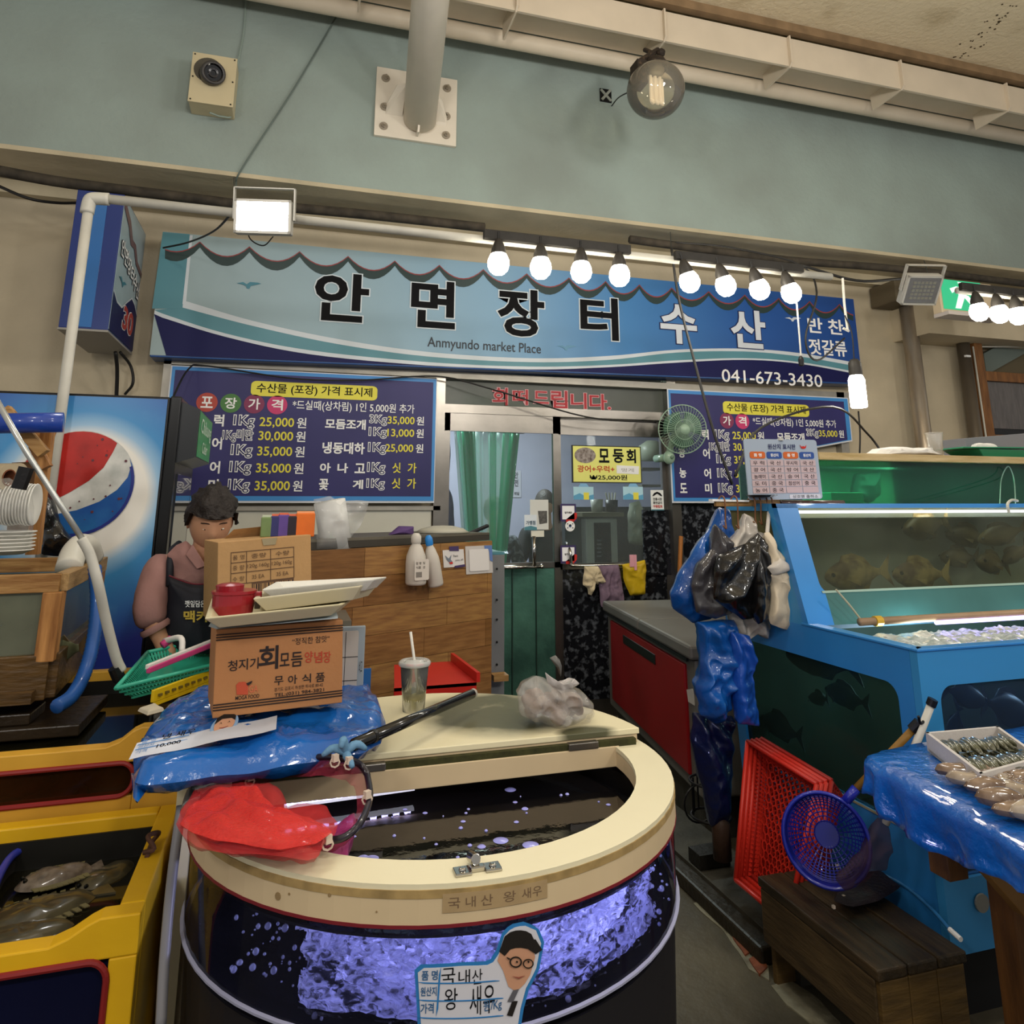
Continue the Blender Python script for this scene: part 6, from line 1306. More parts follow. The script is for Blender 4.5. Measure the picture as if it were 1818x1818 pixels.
# back half underside shelf keeps light in
# lid
yl = pZ(1000, 1305, .935).y; zl = .935; lr = TR_ - .008
lid = []
w1 = hx(yl, lr)
a0 = math.atan2(yl - TC.y, w1); a1 = math.pi - a0
lid = [(TC.x + lr * math.cos(a0 + (a1 - a0) * k / 40), TC.y + lr * math.sin(a0 + (a1 - a0) * k / 40), zl - .014) for k in range(41)]
lidm = mat('cream_lid', '#cfc5a0', .38, bump=.03)
def stain_mat(m, spots_, base, dark):
 nt = m.node_tree; L = nt.links; N = nt.nodes.new; tc = N('ShaderNodeTexCoord'); n = N('ShaderNodeTexNoise'); n.inputs['Scale'].default_value = 9; n.inputs['Detail'].default_value = 7; L.new(tc.outputs['Object'], n.inputs['Vector']); prev = None
 for (cx_, cy_, rx_, ry_) in spots_:
  mp = N('ShaderNodeMapping'); mp.vector_type = 'POINT'; mp.inputs['Location'].default_value = (-cx_ / rx_, -cy_ / ry_, 0); mp.inputs['Scale'].default_value = (1 / rx_, 1 / ry_, 0); L.new(tc.outputs['Object'], mp.inputs[0])
  ln = N('ShaderNodeVectorMath'); ln.operation = 'LENGTH'; L.new(mp.outputs[0], ln.inputs[0]); mr = N('ShaderNodeMapRange'); mr.inputs['From Min'].default_value = 1; mr.inputs['From Max'].default_value = .45; L.new(ln.outputs['Value'], mr.inputs['Value'])
  ml = N('ShaderNodeMath'); ml.operation = 'MULTIPLY'; L.new(mr.outputs[0], ml.inputs[0]); L.new(n.outputs['Fac'], ml.inputs[1])
  if prev: ad = N('ShaderNodeMath'); ad.operation = 'MAXIMUM'; L.new(ml.outputs[0], ad.inputs[0]); L.new(prev, ad.inputs[1]); prev = ad.outputs[0]
  else: prev = ml.outputs[0]
 m2 = N('ShaderNodeMath'); m2.operation = 'MULTIPLY'; m2.inputs[1].default_value = 2.6; m2.use_clamp = True; L.new(prev, m2.inputs[0])
 mx = N('ShaderNodeMix'); mx.data_type = 'RGBA'; L.new(m2.outputs[0], mx.inputs[0]); mx.inputs[6].default_value = lin(base); mx.inputs[7].default_value = lin(dark); L.new(mx.outputs[2], nt.nodes['Principled BSDF'].inputs['Base Color'])
sA, sB = pZ(868, 1268, .935) - TC, pZ(1040, 1298, .935) - TC
stain_mat(lidm, [(sA.x + .02, sA.y + .02, .25, .25), (sB.x, sB.y, .09, .05)], '#d9d0ae', '#55553f')
lo = MB().poly(lid, (0, 0, .014)).build('lid', lidm, t, bevel=.002)
pe = [(x, y, z - .0205) for x, y, z in lid]; MB().poly([(TC.x + (x - TC.x) * .99, TC.y + (y - TC.y) * .99 + .004, zl - .034) for x, y, z in lid], (0, 0, .02)).build('lid_batten', bandm, t)
mould = mat('mould_line', '#3c3c1c', .8, var=.5, vscale=50)
MB().box((TC.x - w1 * .96, yl - .012, zl - .036), (TC.x + w1 * .97, yl + .02, zl - .02)).build('mouldy_gap', mould, t)
for px_ in (1030, 640):
 p = pZ(px_, 1318, ZR + .012); MB().box((p.x - .04, yl - .018, ZR + .002), (p.x + .04, yl + .0, ZR + .018)).build('hinge', STEEL, t, bevel=.002)
# latch
p = pZ(847, 1545, ZR); lt = MB()
for s in (-1, 1): lt.box(p + V(s * .012, -.016, 0), p + V(s * .04, .012, .005))
lt.box(p + V(-.012, -.008, 0), p + V(.012, .006, .008)); lt.tube([p + V(-.004, .028, .01), p + V(-.002, .0, .016)], .009, 10)
for s in (-1, 1): lt.lathe([(0, .005), (.007, .005), (.005, .009), (0, .009)], p + V(s * .026, -.003, 0), (0, 0, 1), 10)
lt.build('latch', _M['chrome'], t, bevel=.0015)
# handwritten tape on the band, bent round the curve
def on_curve(px_, py_, R=TR_ + .003):
 d = ray(px_, py_); ox, oy = EYE.x - TC.x, EYE.y - TC.y; A_ = d.x ** 2 + d.y ** 2; B_ = 2 * (ox * d.x + oy * d.y); C_ = ox * ox + oy * oy - R * R
 tt = (-B_ - math.sqrt(max(0, B_ * B_ - 4 * A_ * C_))) / (2 * A_); q = EYE + d * tt
 return math.atan2(q.y - TC.y, q.x - TC.x), q.z
def cyl(a, z, R): return V(TC.x + R * math.cos(a), TC.y + R * math.sin(a), z)
class CSheet:
 def __init__(s, a0, a1, z0, z1, R): s.a0, s.a1, s.z0, s.z1, s.R = a0, a1, z0, z1, R; s.n = V(0, 0, 0)
 def at(s, a, b, e=0): return cyl(s.a0 + (s.a1 - s.a0) * a, s.z0 + (s.z1 - s.z0) * b, s.R + e)
 def px(s, x, y):
  a, z = on_curve(x, y, s.R); return ((a - s.a0) / (s.a1 - s.a0), (z - s.z0) / (s.z1 - s.z0))
def cpatch(sh, pts, m, parent, e=.001, name='print'):
 """inlay on a curved sheet: strips so it follows the bend"""
 xs_ = [p[0] for p in pts]; lo_, hi_ = min(xs_), max(xs_); n = max(2, int((hi_ - lo_) * 24)); mb = MB(); k = len(pts)
 def span(x):
  ys = []
  for i in range(k):
   (x1, y1), (x2, y2) = pts[i], pts[(i + 1) % k]
   if (x1 <= x <= x2) or (x2 <= x <= x1):
    ys.append(y1 if abs(x2 - x1) < 1e-9 else y1 + (y2 - y1) * (x - x1) / (x2 - x1))
    if abs(x2 - x1) < 1e-9: ys.append(y2)
  return (min(ys), max(ys)) if ys else (0, 0)
 ed = 1e-5; prev = None
 for i in range(n + 1):
  x = lo_ + ed + (hi_ - lo_ - 2 * ed) * i / n; y0, y1 = span(x); cur = (sh.at(x, y0, e), sh.at(x, y1, e), sh.at(x, y0, e + .0006), sh.at(x, y1, e + .0006))
  if prev: mb.hexa([prev[0], cur[0], cur[1], prev[1], prev[2], cur[2], cur[3], prev[3]])
  prev = cur
 return mb.build(name, m, parent)
aL, zL = on_curve(786, 1588); aR, zR_ = on_curve(972, 1556); _, zT = on_curve(786, 1588); _, zBm = on_curve(788, 1622)
cs = CSheet(aL, aR, zT, zBm, TR_ + .0015)
cpatch(cs, [(0, 0), (1, 0), (1, 1), (0, 1)], mat('old_tape', '#a58d68', .5, var=.15, vscale=30), t, 0, 'tape_label')
for ch, a0_, a1_ in (('국', .05, .16), ('내', .21, .3), ('산', .35, .46), ('왕', .56, .68), ('새우', .74, .94)):
 lettering(cs, ch, a0_, .22, a1_, .78, mat('faded_ink', '#6b5540', .7), t, e=.0012)
# stains
for x, y, r in ((492, 1592, .006), (512, 1588, .002), (584, 1590, .003), (668, 1620, .0015)):
 a_, z_ = on_curve(x, y); q = cyl(a_, z_, TR_ + .001); MB().disc(q, r, (math.cos(a_), math.sin(a_), 0), 9, t=.0008).build('stain', mat('stain', '#8a7350', .8), t)
# sticker with cap-and-glasses man, on the acrylic
SR = TR_ - .001
al, zt1 = on_curve(735, 1716, SR); ar, _ = on_curve(966, 1640, SR); _, ztp_ = on_curve(925, 1636, SR); _, zbb = on_curve(740, 1850, SR)
st = CSheet(al, ar, ztp_, zbb, SR)
PX = lambda pts: [st.px(x, y) for x, y in pts]
stk = thing('price_sticker', 'blue-edged price sticker with a cartoon man in cap and glasses on the round tank', 'sticker', cyl((al + ar) / 2, (ztp_ + zbb) / 2, SR))
sky = mat('sticker_blue', '#2b72ae', .35); swh = mat('sticker_white', '#c4c4cc', .4)
outer = PX([(734, 1850), (736, 1722), (745, 1712), (820, 1708), (868, 1706), (880, 1690), (888, 1660), (905, 1641), (930, 1636), (955, 1646), (966, 1672), (964, 1706), (950, 1735), (934, 1765), (928, 1800), (925, 1850)])
inner = PX([(740, 1850), (742, 1726), (749, 1718), (820, 1714), (872, 1712), (885, 1693), (893, 1663), (908, 1647), (930, 1642), (951, 1651), (960, 1674), (958, 1704), (944, 1733), (928, 1763), (922, 1798), (919, 1850)])
rnd = lambda P_, n=3: [(p.x, p.y) for p in curve_pts([V(a_, b_, 0) for a_, b_ in P_ + P_[:1]], n)][:-1]
cpatch(st, outer, sky, stk, .0, 'blue_edge'); cpatch(st, inner, swh, stk, .001, 'white_field')
for y in (1742, 1773, 1804):
 cpatch(st, PX([(742, y), (886 if y < 1750 else 893, y - 4), (886 if y < 1750 else 893, y - 2), (742, y + 2)]), sky, stk, .002, 'rule_line')
cpatch(st, PX([(780, 1716), (783, 1716), (777, 1803), (774, 1803)]), sky, stk, .002, 'rule_line')
inkb = mat('sticker_ink', '#2e5a86', .4)
def LP(s_, x0, y0, x1, y1, m, **k):
 a_, b_ = st.px(x0, y0); c_, d_ = st.px(x1, y1); return lettering(st, s_, a_, b_, c_, d_, m, stk, e=.0025, **k)
LP('품 명', 749, 1722, 777, 1738, inkb, bold=.02); LP('원산지', 747, 1751, 775, 1766, inkb, bold=.02); LP('가격', 747, 1780, 770, 1797, inkb, bold=.02); LP('원/Kg', 858, 1775, 890, 1792, inkb, bold=.01)
for ch, x0, x1, y0, y1 in (('국', 784, 808, 1718, 1745), ('내', 814, 834, 1721, 1744), ('산', 838, 856, 1720, 1744), ('왕', 789, 812, 1754, 1790), ('새우', 834, 878, 1750, 1795)): LP(ch, x0, y0, x1, y1, BLACK)
skn = mat('print_skin', '#b98a6e', .5);
cpatch(st, rnd(PX([(893, 1722), (884, 1712), (883, 1700), (888, 1690), (892, 1672), (915, 1662), (940, 1666), (949, 1690), (946, 1712), (938, 1734), (926, 1750), (914, 1757), (902, 1750), (895, 1736)])), skn, stk, .002, 'face_print')
cpatch(st, rnd(PX([(886, 1704), (886, 1680), (893, 1663), (907, 1652), (928, 1650), (944, 1658), (951, 1676), (944, 1684), (920, 1680), (900, 1686), (893, 1700)])), mat('print_hair', '#1c1816', .5), stk, .003, 'cap_print')
cpatch(st, rnd(PX([(926, 1672), (942, 1664), (956, 1670), (961, 1684), (952, 1692), (940, 1686)])), _M['print_hair'], stk, .0035, 'cap_brim_print')
def ringp(cx_, cy_, r1, r2):
 b = MB()
 for k in range(20):
  q = []
  for kk in (k, k + 1):
   a_ = 2 * math.pi * kk / 20
   for r_ in (r1, r2): q.append(st.at(*st.px(cx_ + r_ * math.cos(a_), cy_ + r_ * .9 * math.sin(a_)), .0045))
  b.slab([q[0], q[1], q[3], q[2]], (0, -.0005, 0))
 b.build('glasses_print', _M['print_hair'], stk)
ringp(914, 1705, 11, 8.5); ringp(936, 1708, 9.5, 7.5)
cpatch(st, PX([(898, 1696), (905, 1699), (904, 1702), (898, 1699)]), _M['print_hair'], stk, .0045, 'glasses_print')
for x in (916, 936): cpatch(st, PX([(x - 2, 1704), (x, 1702), (x + 2, 1704), (x, 1707)]), _M['print_hair'], stk, .005, 'eye_print')
cpatch(st, PX([(908, 1730), (920, 1732), (930, 1729), (920, 1735)]), mat('print_mouth', '#8a4a3e', .5), stk, .0045, 'mouth_print')
cpatch(st, PX([(902, 1752), (912, 1757), (920, 1754), (919, 1776), (900, 1776)]), mat('print_shirt', '#57565c', .5), stk, .003, 'body_print'); cpatch(st, PX([(900, 1775), (918, 1775), (914, 1802), (908, 1802), (909, 1785), (905, 1802), (899, 1800)]), _M['print_hair'], stk, .003, 'legs_print')
# water: surface plus aerated water lit from inside
wsurf = mat('tank_water_surface', '#08080c', .03, spec=.9, bump=.12, bscale=9, alpha=.90)
b = MB(); b.lathe([(0, ZWL - .004), (TR_ - .013, ZWL - .004), (TR_ - .013, ZWL), (0, ZWL)], TC, seg=SEG)
b.build('water_surface', wsurf, t)
MB().lathe([(0, ZB + .01), (TR_ - .03, ZB + .01)], TC, seg=SEG).build('pebbled_floor', mat('dark_gravel', '#0c0c10', 1, spec=0, bump=.6, bscale=60, var=.5), t)
# LED bar inside under the rim at the back left
la = V(pZ(505, 1425, .85).x, pZ(505, 1425, .85).y, .84); lb = V(pZ(735, 1393, .85).x, pZ(735, 1393, .85).y, .84)
led = emis('led_blue_white', '#b7b4ff', 9)
b = MB(); dl = (lb - la).normalized(); nl = V(-dl.y, dl.x, 0) * .008
b.slab([la - nl, lb - nl, lb + nl, la + nl], (0, 0, .006)); b.build('led_bar', mat('led_bar_white', '#c8c8d8', .3, emit=.8), t)
for k in range(11):
 q = la.lerp(lb, (k + .5) / 11); MB().box(q + V(-.008, -.007, .006), q + V(.006, .007, .012)).build('led', led, t)
# unseen violet point lights added behind the bubble sheets to make them glow
for (ang, r_, zz_, e_) in ((-2.0, .25, .75, 1.7), (-1.4, .25, .75, 2.8), (-.75, .28, .76, 3.4)):
 l = bpy.data.lights.new('water_fill', 'POINT'); l.energy = e_; l.color = (.70, .70, 1); l.shadow_soft_size = .04
 o = bpy.data.objects.new('water_fill', l); COL.objects.link(o); o.location = (TC.x + r_ * math.cos(ang), TC.y + r_ * math.sin(ang), zz_)
# curtain of rising aerated water just behind the front wall: lumpy translucent sheet
fm = bpy.data.materials.new('aerated_water'); fm.use_nodes = True; nt = fm.node_tree; nt.nodes.clear(); N = nt.nodes.new; L = nt.links
out = N('ShaderNodeOutputMaterial'); trl = N('ShaderNodeBsdfTranslucent'); trl.inputs[0].default_value = lin('#c4c6ee'); gls = N('ShaderNodeBsdfGlossy'); gls.inputs['Roughness'].default_value = .12; gls.inputs[0].default_value = (.9, .9, 1, 1)
tra = N('ShaderNodeBsdfTransparent'); tra.inputs[0].default_value = (.75, .75, .9, 1); m1 = N('ShaderNodeMixShader'); m1.inputs[0].default_value = .35; m2 = N('ShaderNodeMixShader')
tc = N('ShaderNodeTexCoord'); n1 = N('ShaderNodeTexNoise'); n1.inputs['Scale'].default_value = 46; n1.inputs['Detail'].default_value = 7; n1.inputs['Distortion'].default_value = 1.2
mpn = N('ShaderNodeMapping'); mpn.inputs['Rotation'].default_value = (0, .5, 0); mpn.inputs['Scale'].default_value = (1, 1, 1.8); L.new(tc.outputs['Object'], mpn.inputs[0]); L.new(mpn.outputs[0], n1.inputs['Vector'])
mr = N('ShaderNodeMapRange'); mr.inputs['From Min'].default_value = .43; mr.inputs['From Max'].default_value = .56; mr.inputs['To Min'].default_value = .05; mr.inputs['To Max'].default_value = .95
n3 = N('ShaderNodeTexNoise'); n3.inputs['Scale'].default_value = 7; n3.inputs['Detail'].default_value = 3; L.new(tc.outputs['Object'], n3.inputs['Vector']); ms = N('ShaderNodeMath'); ms.operation = 'MULTIPLY_ADD'; ms.inputs[1].default_value = .55; L.new(n3.outputs['Fac'], ms.inputs[0]); sb = N('ShaderNodeMath'); sb.operation = 'MULTIPLY_ADD'; sb.inputs[1].default_value = .72; sb.inputs[2].default_value = -.13; L.new(n1.outputs['Fac'], sb.inputs[0]); L.new(sb.outputs[0], ms.inputs[2]); L.new(ms.outputs[0], mr.inputs['Value']); bp = N('ShaderNodeBump'); bp.inputs['Strength'].default_value = 1; bp.inputs['Distance'].default_value = .02; L.new(n1.outputs['Fac'], bp.inputs['Height'])
L.new(bp.outputs[0], trl.inputs['Normal']); L.new(bp.outputs[0], gls.inputs['Normal']); L.new(trl.outputs[0], m1.inputs[1]); L.new(gls.outputs[0], m1.inputs[2]); L.new(mr.outputs[0], m2.inputs[0]); L.new(tra.outputs[0], m2.inputs[1]); L.new(m1.outputs[0], m2.inputs[2]); L.new(m2.outputs[0], out.inputs[0])
def sheet_of_bubbles(R_, a0_, a1_, z0_, z1_, seed):
 vs = []; fs = []; A_, Z_ = 150, 70
 for i in range(Z_ + 1):
  for k in range(A_ + 1):
   a_ = a0_ + (a1_ - a0_) * k / A_; z_ = z0_ + (z1_ - z0_) * i / Z_; q = V(a_ * 6, z_ * 20, seed)
   r_ = R_ + .015 + noise.noise(q) * .014 + noise.noise(q * 3.1) * .008 + noise.noise(q * 7) * .005
   vs.append(cyl(a_, z_, min(r_, TR_ - .02)))
 for i in range(Z_):
  for k in range(A_):
   if abs(k / A_ - .5) * 2 > .93 + .12 * noise.noise(V(k * .12, i * .12, seed)): continue
   fs.append((i * (A_ + 1) + k, i * (A_ + 1) + k + 1, (i + 1) * (A_ + 1) + k + 1, (i + 1) * (A_ + 1) + k))
 b = MB(); b.add(vs, fs); o = b.build('aerated_water', fm, t, smooth=True); o['kind'] = 'stuff'; return o
sheet_of_bubbles(.48, math.radians(-132), math.radians(-40), .688, ZR - .062, 1.5)
sheet_of_bubbles(.42, math.radians(-130), math.radians(-38), .688, ZWL - .004, 7.7)
bub = mat('air_bubble', '#c9cbf4', .06, alpha=.38, coat=1)
b = MB(); rr = random.Random(9)
for k in range(300):
 a_ = math.radians(rr.uniform(-150, -25)); z_ = rr.uniform(.68, .82); r_ = rr.uniform(.47, .515); s_ = rr.choice((.0012, .002, .002, .003, .003, .004, .006))
 b.ball(cyl(a_, z_, r_), s_, 8, 6, (1, 1, rr.uniform(.7, 1.2)))
b.build('air_bubbles', bub, t, smooth=True)['kind'] = 'stuff'
b = MB()
for k in range(70):
 a_ = rr.uniform(0, 6.28); r_ = .44 * math.sqrt(rr.random()); q = V(TC.x + r_ * math.cos(a_), TC.y + r_ * math.sin(a_), ZWL + .0005)
 if q.y > YC: continue
 b.lathe([(0, .002), (.6 * (s_ := rr.choice((.002, .003, .004, .006))), .0016), (s_, 0)], q, seg=8)
for x, y, r in ((889, 1492, .016), (942, 1500, .017), (855, 1503, .009), (834, 1501, .005), (932, 1436, .008), (906, 1402, .014), (700, 1484, .004), (818, 1470, .005), (863, 1475, .004), (1007, 1410, .005), (996, 1412, .004), (660, 1524, .014), (645, 1523, .012)):
 q = pZ(x, y, ZWL + .0005); b.lathe([(0, .003), (r * .6, .0025), (r, 0)], q, seg=14)
b.build('foam_bubbles', mat('foam_bubble', '#9496e0', .25, coat=.6), t, smooth=True)['kind'] = 'stuff'
# air pipe and drain seen below the surface
MB().tube([cyl(-.35, .82, .47), cyl(-.33, .69, .47)], .004, 8).build('air_pipe', mat('clear_pipe', '#8a8ca6', .3), t)
# ---- foil duct end at the left of the rim
b = MB(); p = pZ(352, 1415, .90); dp = curve_pts([pZ(352, 1440, .90) + V(0, 0, .0), pZ(362, 1408, .92), pZ(385, 1388, .945), pZ(412, 1385, .945)], 14); b.tube(dp, [.032 + (.0025 if i % 2 else 0) for i in range(len(dp))], 14)
tag(b.build('foil_duct', mat('foil', '#8f8f90', .3, metal=.7, bump=.4), smooth=True), 'grey ribbed hose end by the left of the round tank rim', 'hose')
tag(MB().box((-.1975, 1.95, .3), (-.192 + .03, 2.25, .87)).build('cream_board', rimm), 'narrow cream board behind the left side of the round tank', 'board')
cable('grey_hose', [pY(322, 1430, 1.75), pY(305, 1560, 1.70), pY(292, 1700, 1.66), pY(285, 1830, 1.62)], .010, 'grey hose hanging between the yellow tank and the round tank', mat('grey_hose', '#77767a', .4), 'hose')
# ================================================================== THINGS ON THE LID
zlt = zl + .0
blue = mat('blue_polythene', '#1263b4', .24, coat=.6, bump=.7, bscale=17, col2='#0c4690', vscale=5, alpha=.96)
zp_ = .975
o_ = [pZ(x, y, zp_) for x, y in [(232, 1352), (262, 1300), (300, 1262), (345, 1240), (375, 1225), (420, 1222), (560, 1222), (610, 1218), (650, 1222), (672, 1250), (684, 1285), (676, 1318), (640, 1338), (560, 1352), (450, 1368), (380, 1378), (300, 1392), (262, 1398), (240, 1392)]]
t = thing('blue_package', 'wrapped blue plastic package with a price label lying on the tank lid', 'package', V(.1, 1.9, zlt))
MB().pillow(o_, (0, 0, 1), .045, .028, amp=.013, freq=16, radial=.012, nrad=9, N=130, rings=26, power=.3).build('polythene_wrap', blue, t, smooth=True)
MB().pillow([pZ(x, y, .955) for x, y in [(232, 1372), (258, 1385), (262, 1400), (245, 1425), (236, 1415)]], (0, 0, 1), .01, .01, amp=.006, N=24, rings=4).build('loose_corner', blue, t, smooth=True)
def gsheet(pts, m, parent, nm, lift=.003):
 """small quad draped on the package"""
 A_, B_, C_, D_ = pts; vs = []; fs = []
 for i in range(7):
  for j in range(11):
   q = A_.lerp(B_, j / 10).lerp(D_.lerp(C_, j / 10), i / 6); vs.append(q + V(0, 0, lift + .0015 * math.sin(j * 1.3)))
 for i in range(6):
  for j in range(10): fs.append((i * 11 + j, i * 11 + j + 1, (i + 1) * 11 + j + 1, (i + 1) * 11 + j))
 b = MB(); b.add(vs, fs); return b.build(nm, m, parent)
zs_ = 1.018
LA, LB, LC, LD = pZ(243, 1322, zs_ + .006), pZ(492, 1273, zs_ + .010), pZ(490, 1298, zs_ + .010), pZ(228, 1352, zs_ - .012)
gsheet((LA, LB, LC, LD), mat('label_paper', '#b9bcc6', .4), t, 'paper_label')
shl = Sheet(LA, LB, LD); shl.n = V(0, 0, 1)
lb_ = mat('label_line_blue', '#4a7ab0', .5)
for v_ in (.33, .62): patch(shl, [(.02, v_), (.36, v_), (.36, v_ + .03), (.02, v_ + .03)], lb_, t, .008, name='label_line')
for s_, a0_, b0_, a1_, b1_ in (('품 명', .04, .08, .13, .28), ('원산지', .03, .38, .13, .56), ('가격', .03, .68, .1, .88)): lettering(shl, s_, a0_, b0_, a1_, b1_, lb_, t, e=.008)
for s_, a0_, b0_, a1_, b1_ in (('냉', .17, .02, .23, .34), ('새우', .26, .0, .40, .36), ('10,000', .16, .62, .32, .86)): lettering(shl, s_, a0_, b0_, a1_, b1_, BLACK, t, e=.010, bold=.02)
patch(shl, ell(.60, .12, .10, .78), mat('label_rim', '#7a97b8', .5), t, .008, name='portrait_border'); patch(shl, ell(.60, .12, .075, .62), skn, t, .0095, name='portrait_print'); patch(shl, [(.525, .05), (.53, -.35), (.57, -.55), (.63, -.55), (.67, -.3), (.675, .0), (.64, -.2), (.57, -.25)], _M['print_hair'], t, .011, name='portrait_hair')
lettering(shl, '^   ^', .56, -.02, .64, .1, BLACK, t, e=.011); patch(shl, [(.57, .38), (.60, .46), (.635, .36), (.60, .40)], _M['print_mouth'], t, .011, name='portrait_mouth')
# squared board behind the carton
a = pY(606, 1113, 2.2); b_ = pY(645, 1215, 2.2); t = thing('ruled_board', 'grey-edged white ruled board standing behind the printed carton', 'board', (a.x, 2.2, b_.z))
MB().box((a.x - .12, 2.2, zlt), (b_.x, 2.21, a.z)).build('panel', mat('board_grey', '#8a949c', .4), t, bevel=.003); shb = Sheet((a.x - .12, 2.198, a.z), (b_.x, 2.198, a.z), (a.x - .12, 2.198, zlt))
patch(shb, rrect(.04, .05, .9, 1, .02, .04), mat('board_white', '#a9a29c', .4), t, .001, name='white_field')
for v_ in (.35, .62): patch(shb, [(.04, v_), (.9, v_), (.9, v_ + .006), (.04, v_ + .006)], BLACK, t, .002, name='ruled_line')
patch(shb, [(.71, .06), (.716, .06), (.716, 1), (.71, 1)], BLACK, t, .002, name='ruled_line'); lettering(shb, '비고', .925, .4, .97, .55, BLACK, t, e=.002)
tag(MB().box(pY(645, 1188, 2.3), pY(657, 1222, 2.31)).build('blue_card', mat('card_blue', '#1c5490', .4)), 'dark blue card just right of the ruled board', 'card')
# red tray behind tank
q = [pY(700, 1222, 2.50), pY(846, 1217, 2.50), pY(800, 1174, 2.95), pY(700, 1177, 2.95)]; q[1].z = q[0].z; q[3].z = q[2].z
t = thing('red_tray', 'bright red tray standing behind the round tank lid', 'tray', q[0]); rtm = mat('red_plastic', '#b0201a', .4, var=.1)
MB().slab(q, (0, 0, -.01)).build('tray_floor', rtm, t); MB().slab([q[1], q[2], q[2] + V(0, 0, .03), q[1] + V(0, 0, .03)], (.012, 0, 0)).build('tray_wall', rtm, t); MB().slab([q[0], q[1], V(q[1].x, q[1].y, .02), V(q[0].x, q[0].y, .02)], (0, .012, 0)).build('tray_front', rtm, t)
# printed carton
Yk = 1.83
TLc = pY(384, 1118, Yk); TRc = pY(609, 1101, Yk + .04); BLc = pY(377, 1276, Yk)
kr = mat('kraft', '#a9754a', .8, var=.1, vscale=6, bump=.12, bscale=70)
t, sh, n = cbox('printed_carton', 'brown sauce carton with black and red Korean print on the blue package', TLc, TRc, BLc, .2, kr)
kb = mat('carton_black', '#241c1c', .7); ko = mat('carton_red', '#a63a26', .7)
for v_ in (.055, .085, .115, .845, .875, .905): patch(sh, [(0, v_), (1, v_), (1, v_ + .012), (0, v_ + .012)], kb, t, .001, name='print_stripe')
LT = lambda s_, x0, y0, x1, y1, m, **k: ltpx(sh, s_, x0, y0, y1, x1, m, t, e=.0015, **k)
LT('“정직한 참맛”', 519, 1133, 585, 1145, kb)
for ch, x0, y0, x1, y1 in (('청', 405, 1173, 421, 1192), ('지', 424, 1170, 440, 1190), ('기', 444, 1168, 459, 1188)): LT(ch, x0, y0, x1, y1, kb, bold=.01)
LT('회', 460, 1148, 494, 1190, kb, bold=.02); LT('모', 497, 1160, 514, 1183, kb, bold=.012); LT('듬', 517, 1158, 537, 1184, kb, bold=.012)
for ch, x0, x1 in (('양', 541, 555), ('념', 558, 572), ('장', 574, 587)): LT(ch, x0, 1157, x1, 1177, ko, bold=.012)
for i, ch in enumerate('무아식품'): LT(ch, 487 + i * 24.5, 1201 - i * 2, 503 + i * 24.5, 1217 - i * 2, kb, bold=.012)
LT('경기도 김포시 하성면 하사로 80-42', 487, 1221, 573, 1228, kb); LT('TEL:(031) 984-3821', 487, 1231, 575, 1239, kb, bold=.01); LT('MOGA FOOD', 418, 1236, 460, 1243, kb, bold=.01)
Pk = lambda pts: [sh.px(x, y) for x, y in pts]
patch(sh, Pk([(420, 1230), (419, 1216), (424, 1211), (434, 1210), (440, 1214), (446, 1212), (440, 1219), (440, 1233), (420, 1233)]), mat('print_orange', '#b04a30', .7), t, .001, name='fruit_logo'); patch(sh, Pk([(437, 1213), (448, 1208), (446, 1213), (440, 1217)]), kb, t, .002, name='leaf_logo')
LT('MOGA', 424, 1219, 458, 1232, mat('print_orange2', '#c06a48', .7), bold=.015)
kz = TLc.z
# ---- trays, red pot
foam = mat('styrofoam_white', '#d0cec6', .6, bump=.1, bscale=70); foamc = mat('cream_tray', '#bfb694', .4)
def tray(pts, label, m, lip=.012, dp=.02, name='tray'):
 """shallow tray from 4 rim corners (ccw seen from above)"""
 P_ = [Vector(p) for p in pts]; c_ = sum(P_, Vector((0, 0, 0))) / 4; nn = (P_[1] - P_[0]).cross(P_[3] - P_[0]).normalized(); nn = nn if nn.z > 0 else -nn
 t = thing(name, label, 'tray', c_ - nn * dp)
 mid = [c_ + (p - c_) * .93 for p in P_]; low = [c_ + (p - c_) * .80 - nn * dp for p in P_]
 vs = P_ + mid + low + [p - nn * .003 for p in P_] + [c_ + (p - c_) * .82 - nn * (dp + .004) for p in P_]
 fs = []
 for i in range(4):
  j = (i + 1) % 4; fs += [(i, j, 4 + j, 4 + i), (4 + i, 4 + j, 8 + j, 8 + i), (12 + i, 16 + i, 16 + j, 12 + j), (i, 12 + i, 12 + j, j)]
 fs += [(8, 9, 10, 11), (19, 18, 17, 16)]
 b = MB(); b.add(vs, fs); b.build('tray_shell', m, t, bevel=.002); return t
bl_ = pY(366, 1106, 1.76);
tr1 = tray([pY(364, 1097, 1.74), pY(608, 1072, 1.80), pY(622, 1066, 2.02), pY(376, 1062, 2.02)], 'cream plastic tray lying on top of the printed carton', foamc, dp=.022)
MB().slab([pY(385, 1117, 1.78), pY(600, 1098, 1.82), pY(600, 1093, 1.84), pY(370, 1112, 1.80)], (0, .15, 0)).build('paper_liner', mat('pale_liner', '#a9b4bc', .5), tr1)
tray([pY(450, 1062, 1.82), pY(640, 1040, 1.86), pY(672, 1034, 2.08), pY(470, 1045, 2.08)], 'lower off-white foam tray tilted on the carton stack', mat('foam_aged', '#c2b99e', .6), dp=.028)
tray([pY(466, 1046, 1.84), pY(664, 1028, 1.88), pY(686, 1024, 2.08), pY(490, 1033, 2.08)], 'upper white foam tray, topmost on the carton stack', foam, dp=.022)
p = pY(413, 1088, 1.88)
t = thing('red_pot', 'dark red lidded plastic pot in the cream tray', 'pot', p); rp = mat('wine_red_plastic', '#8a1420', .3, coat=.5)
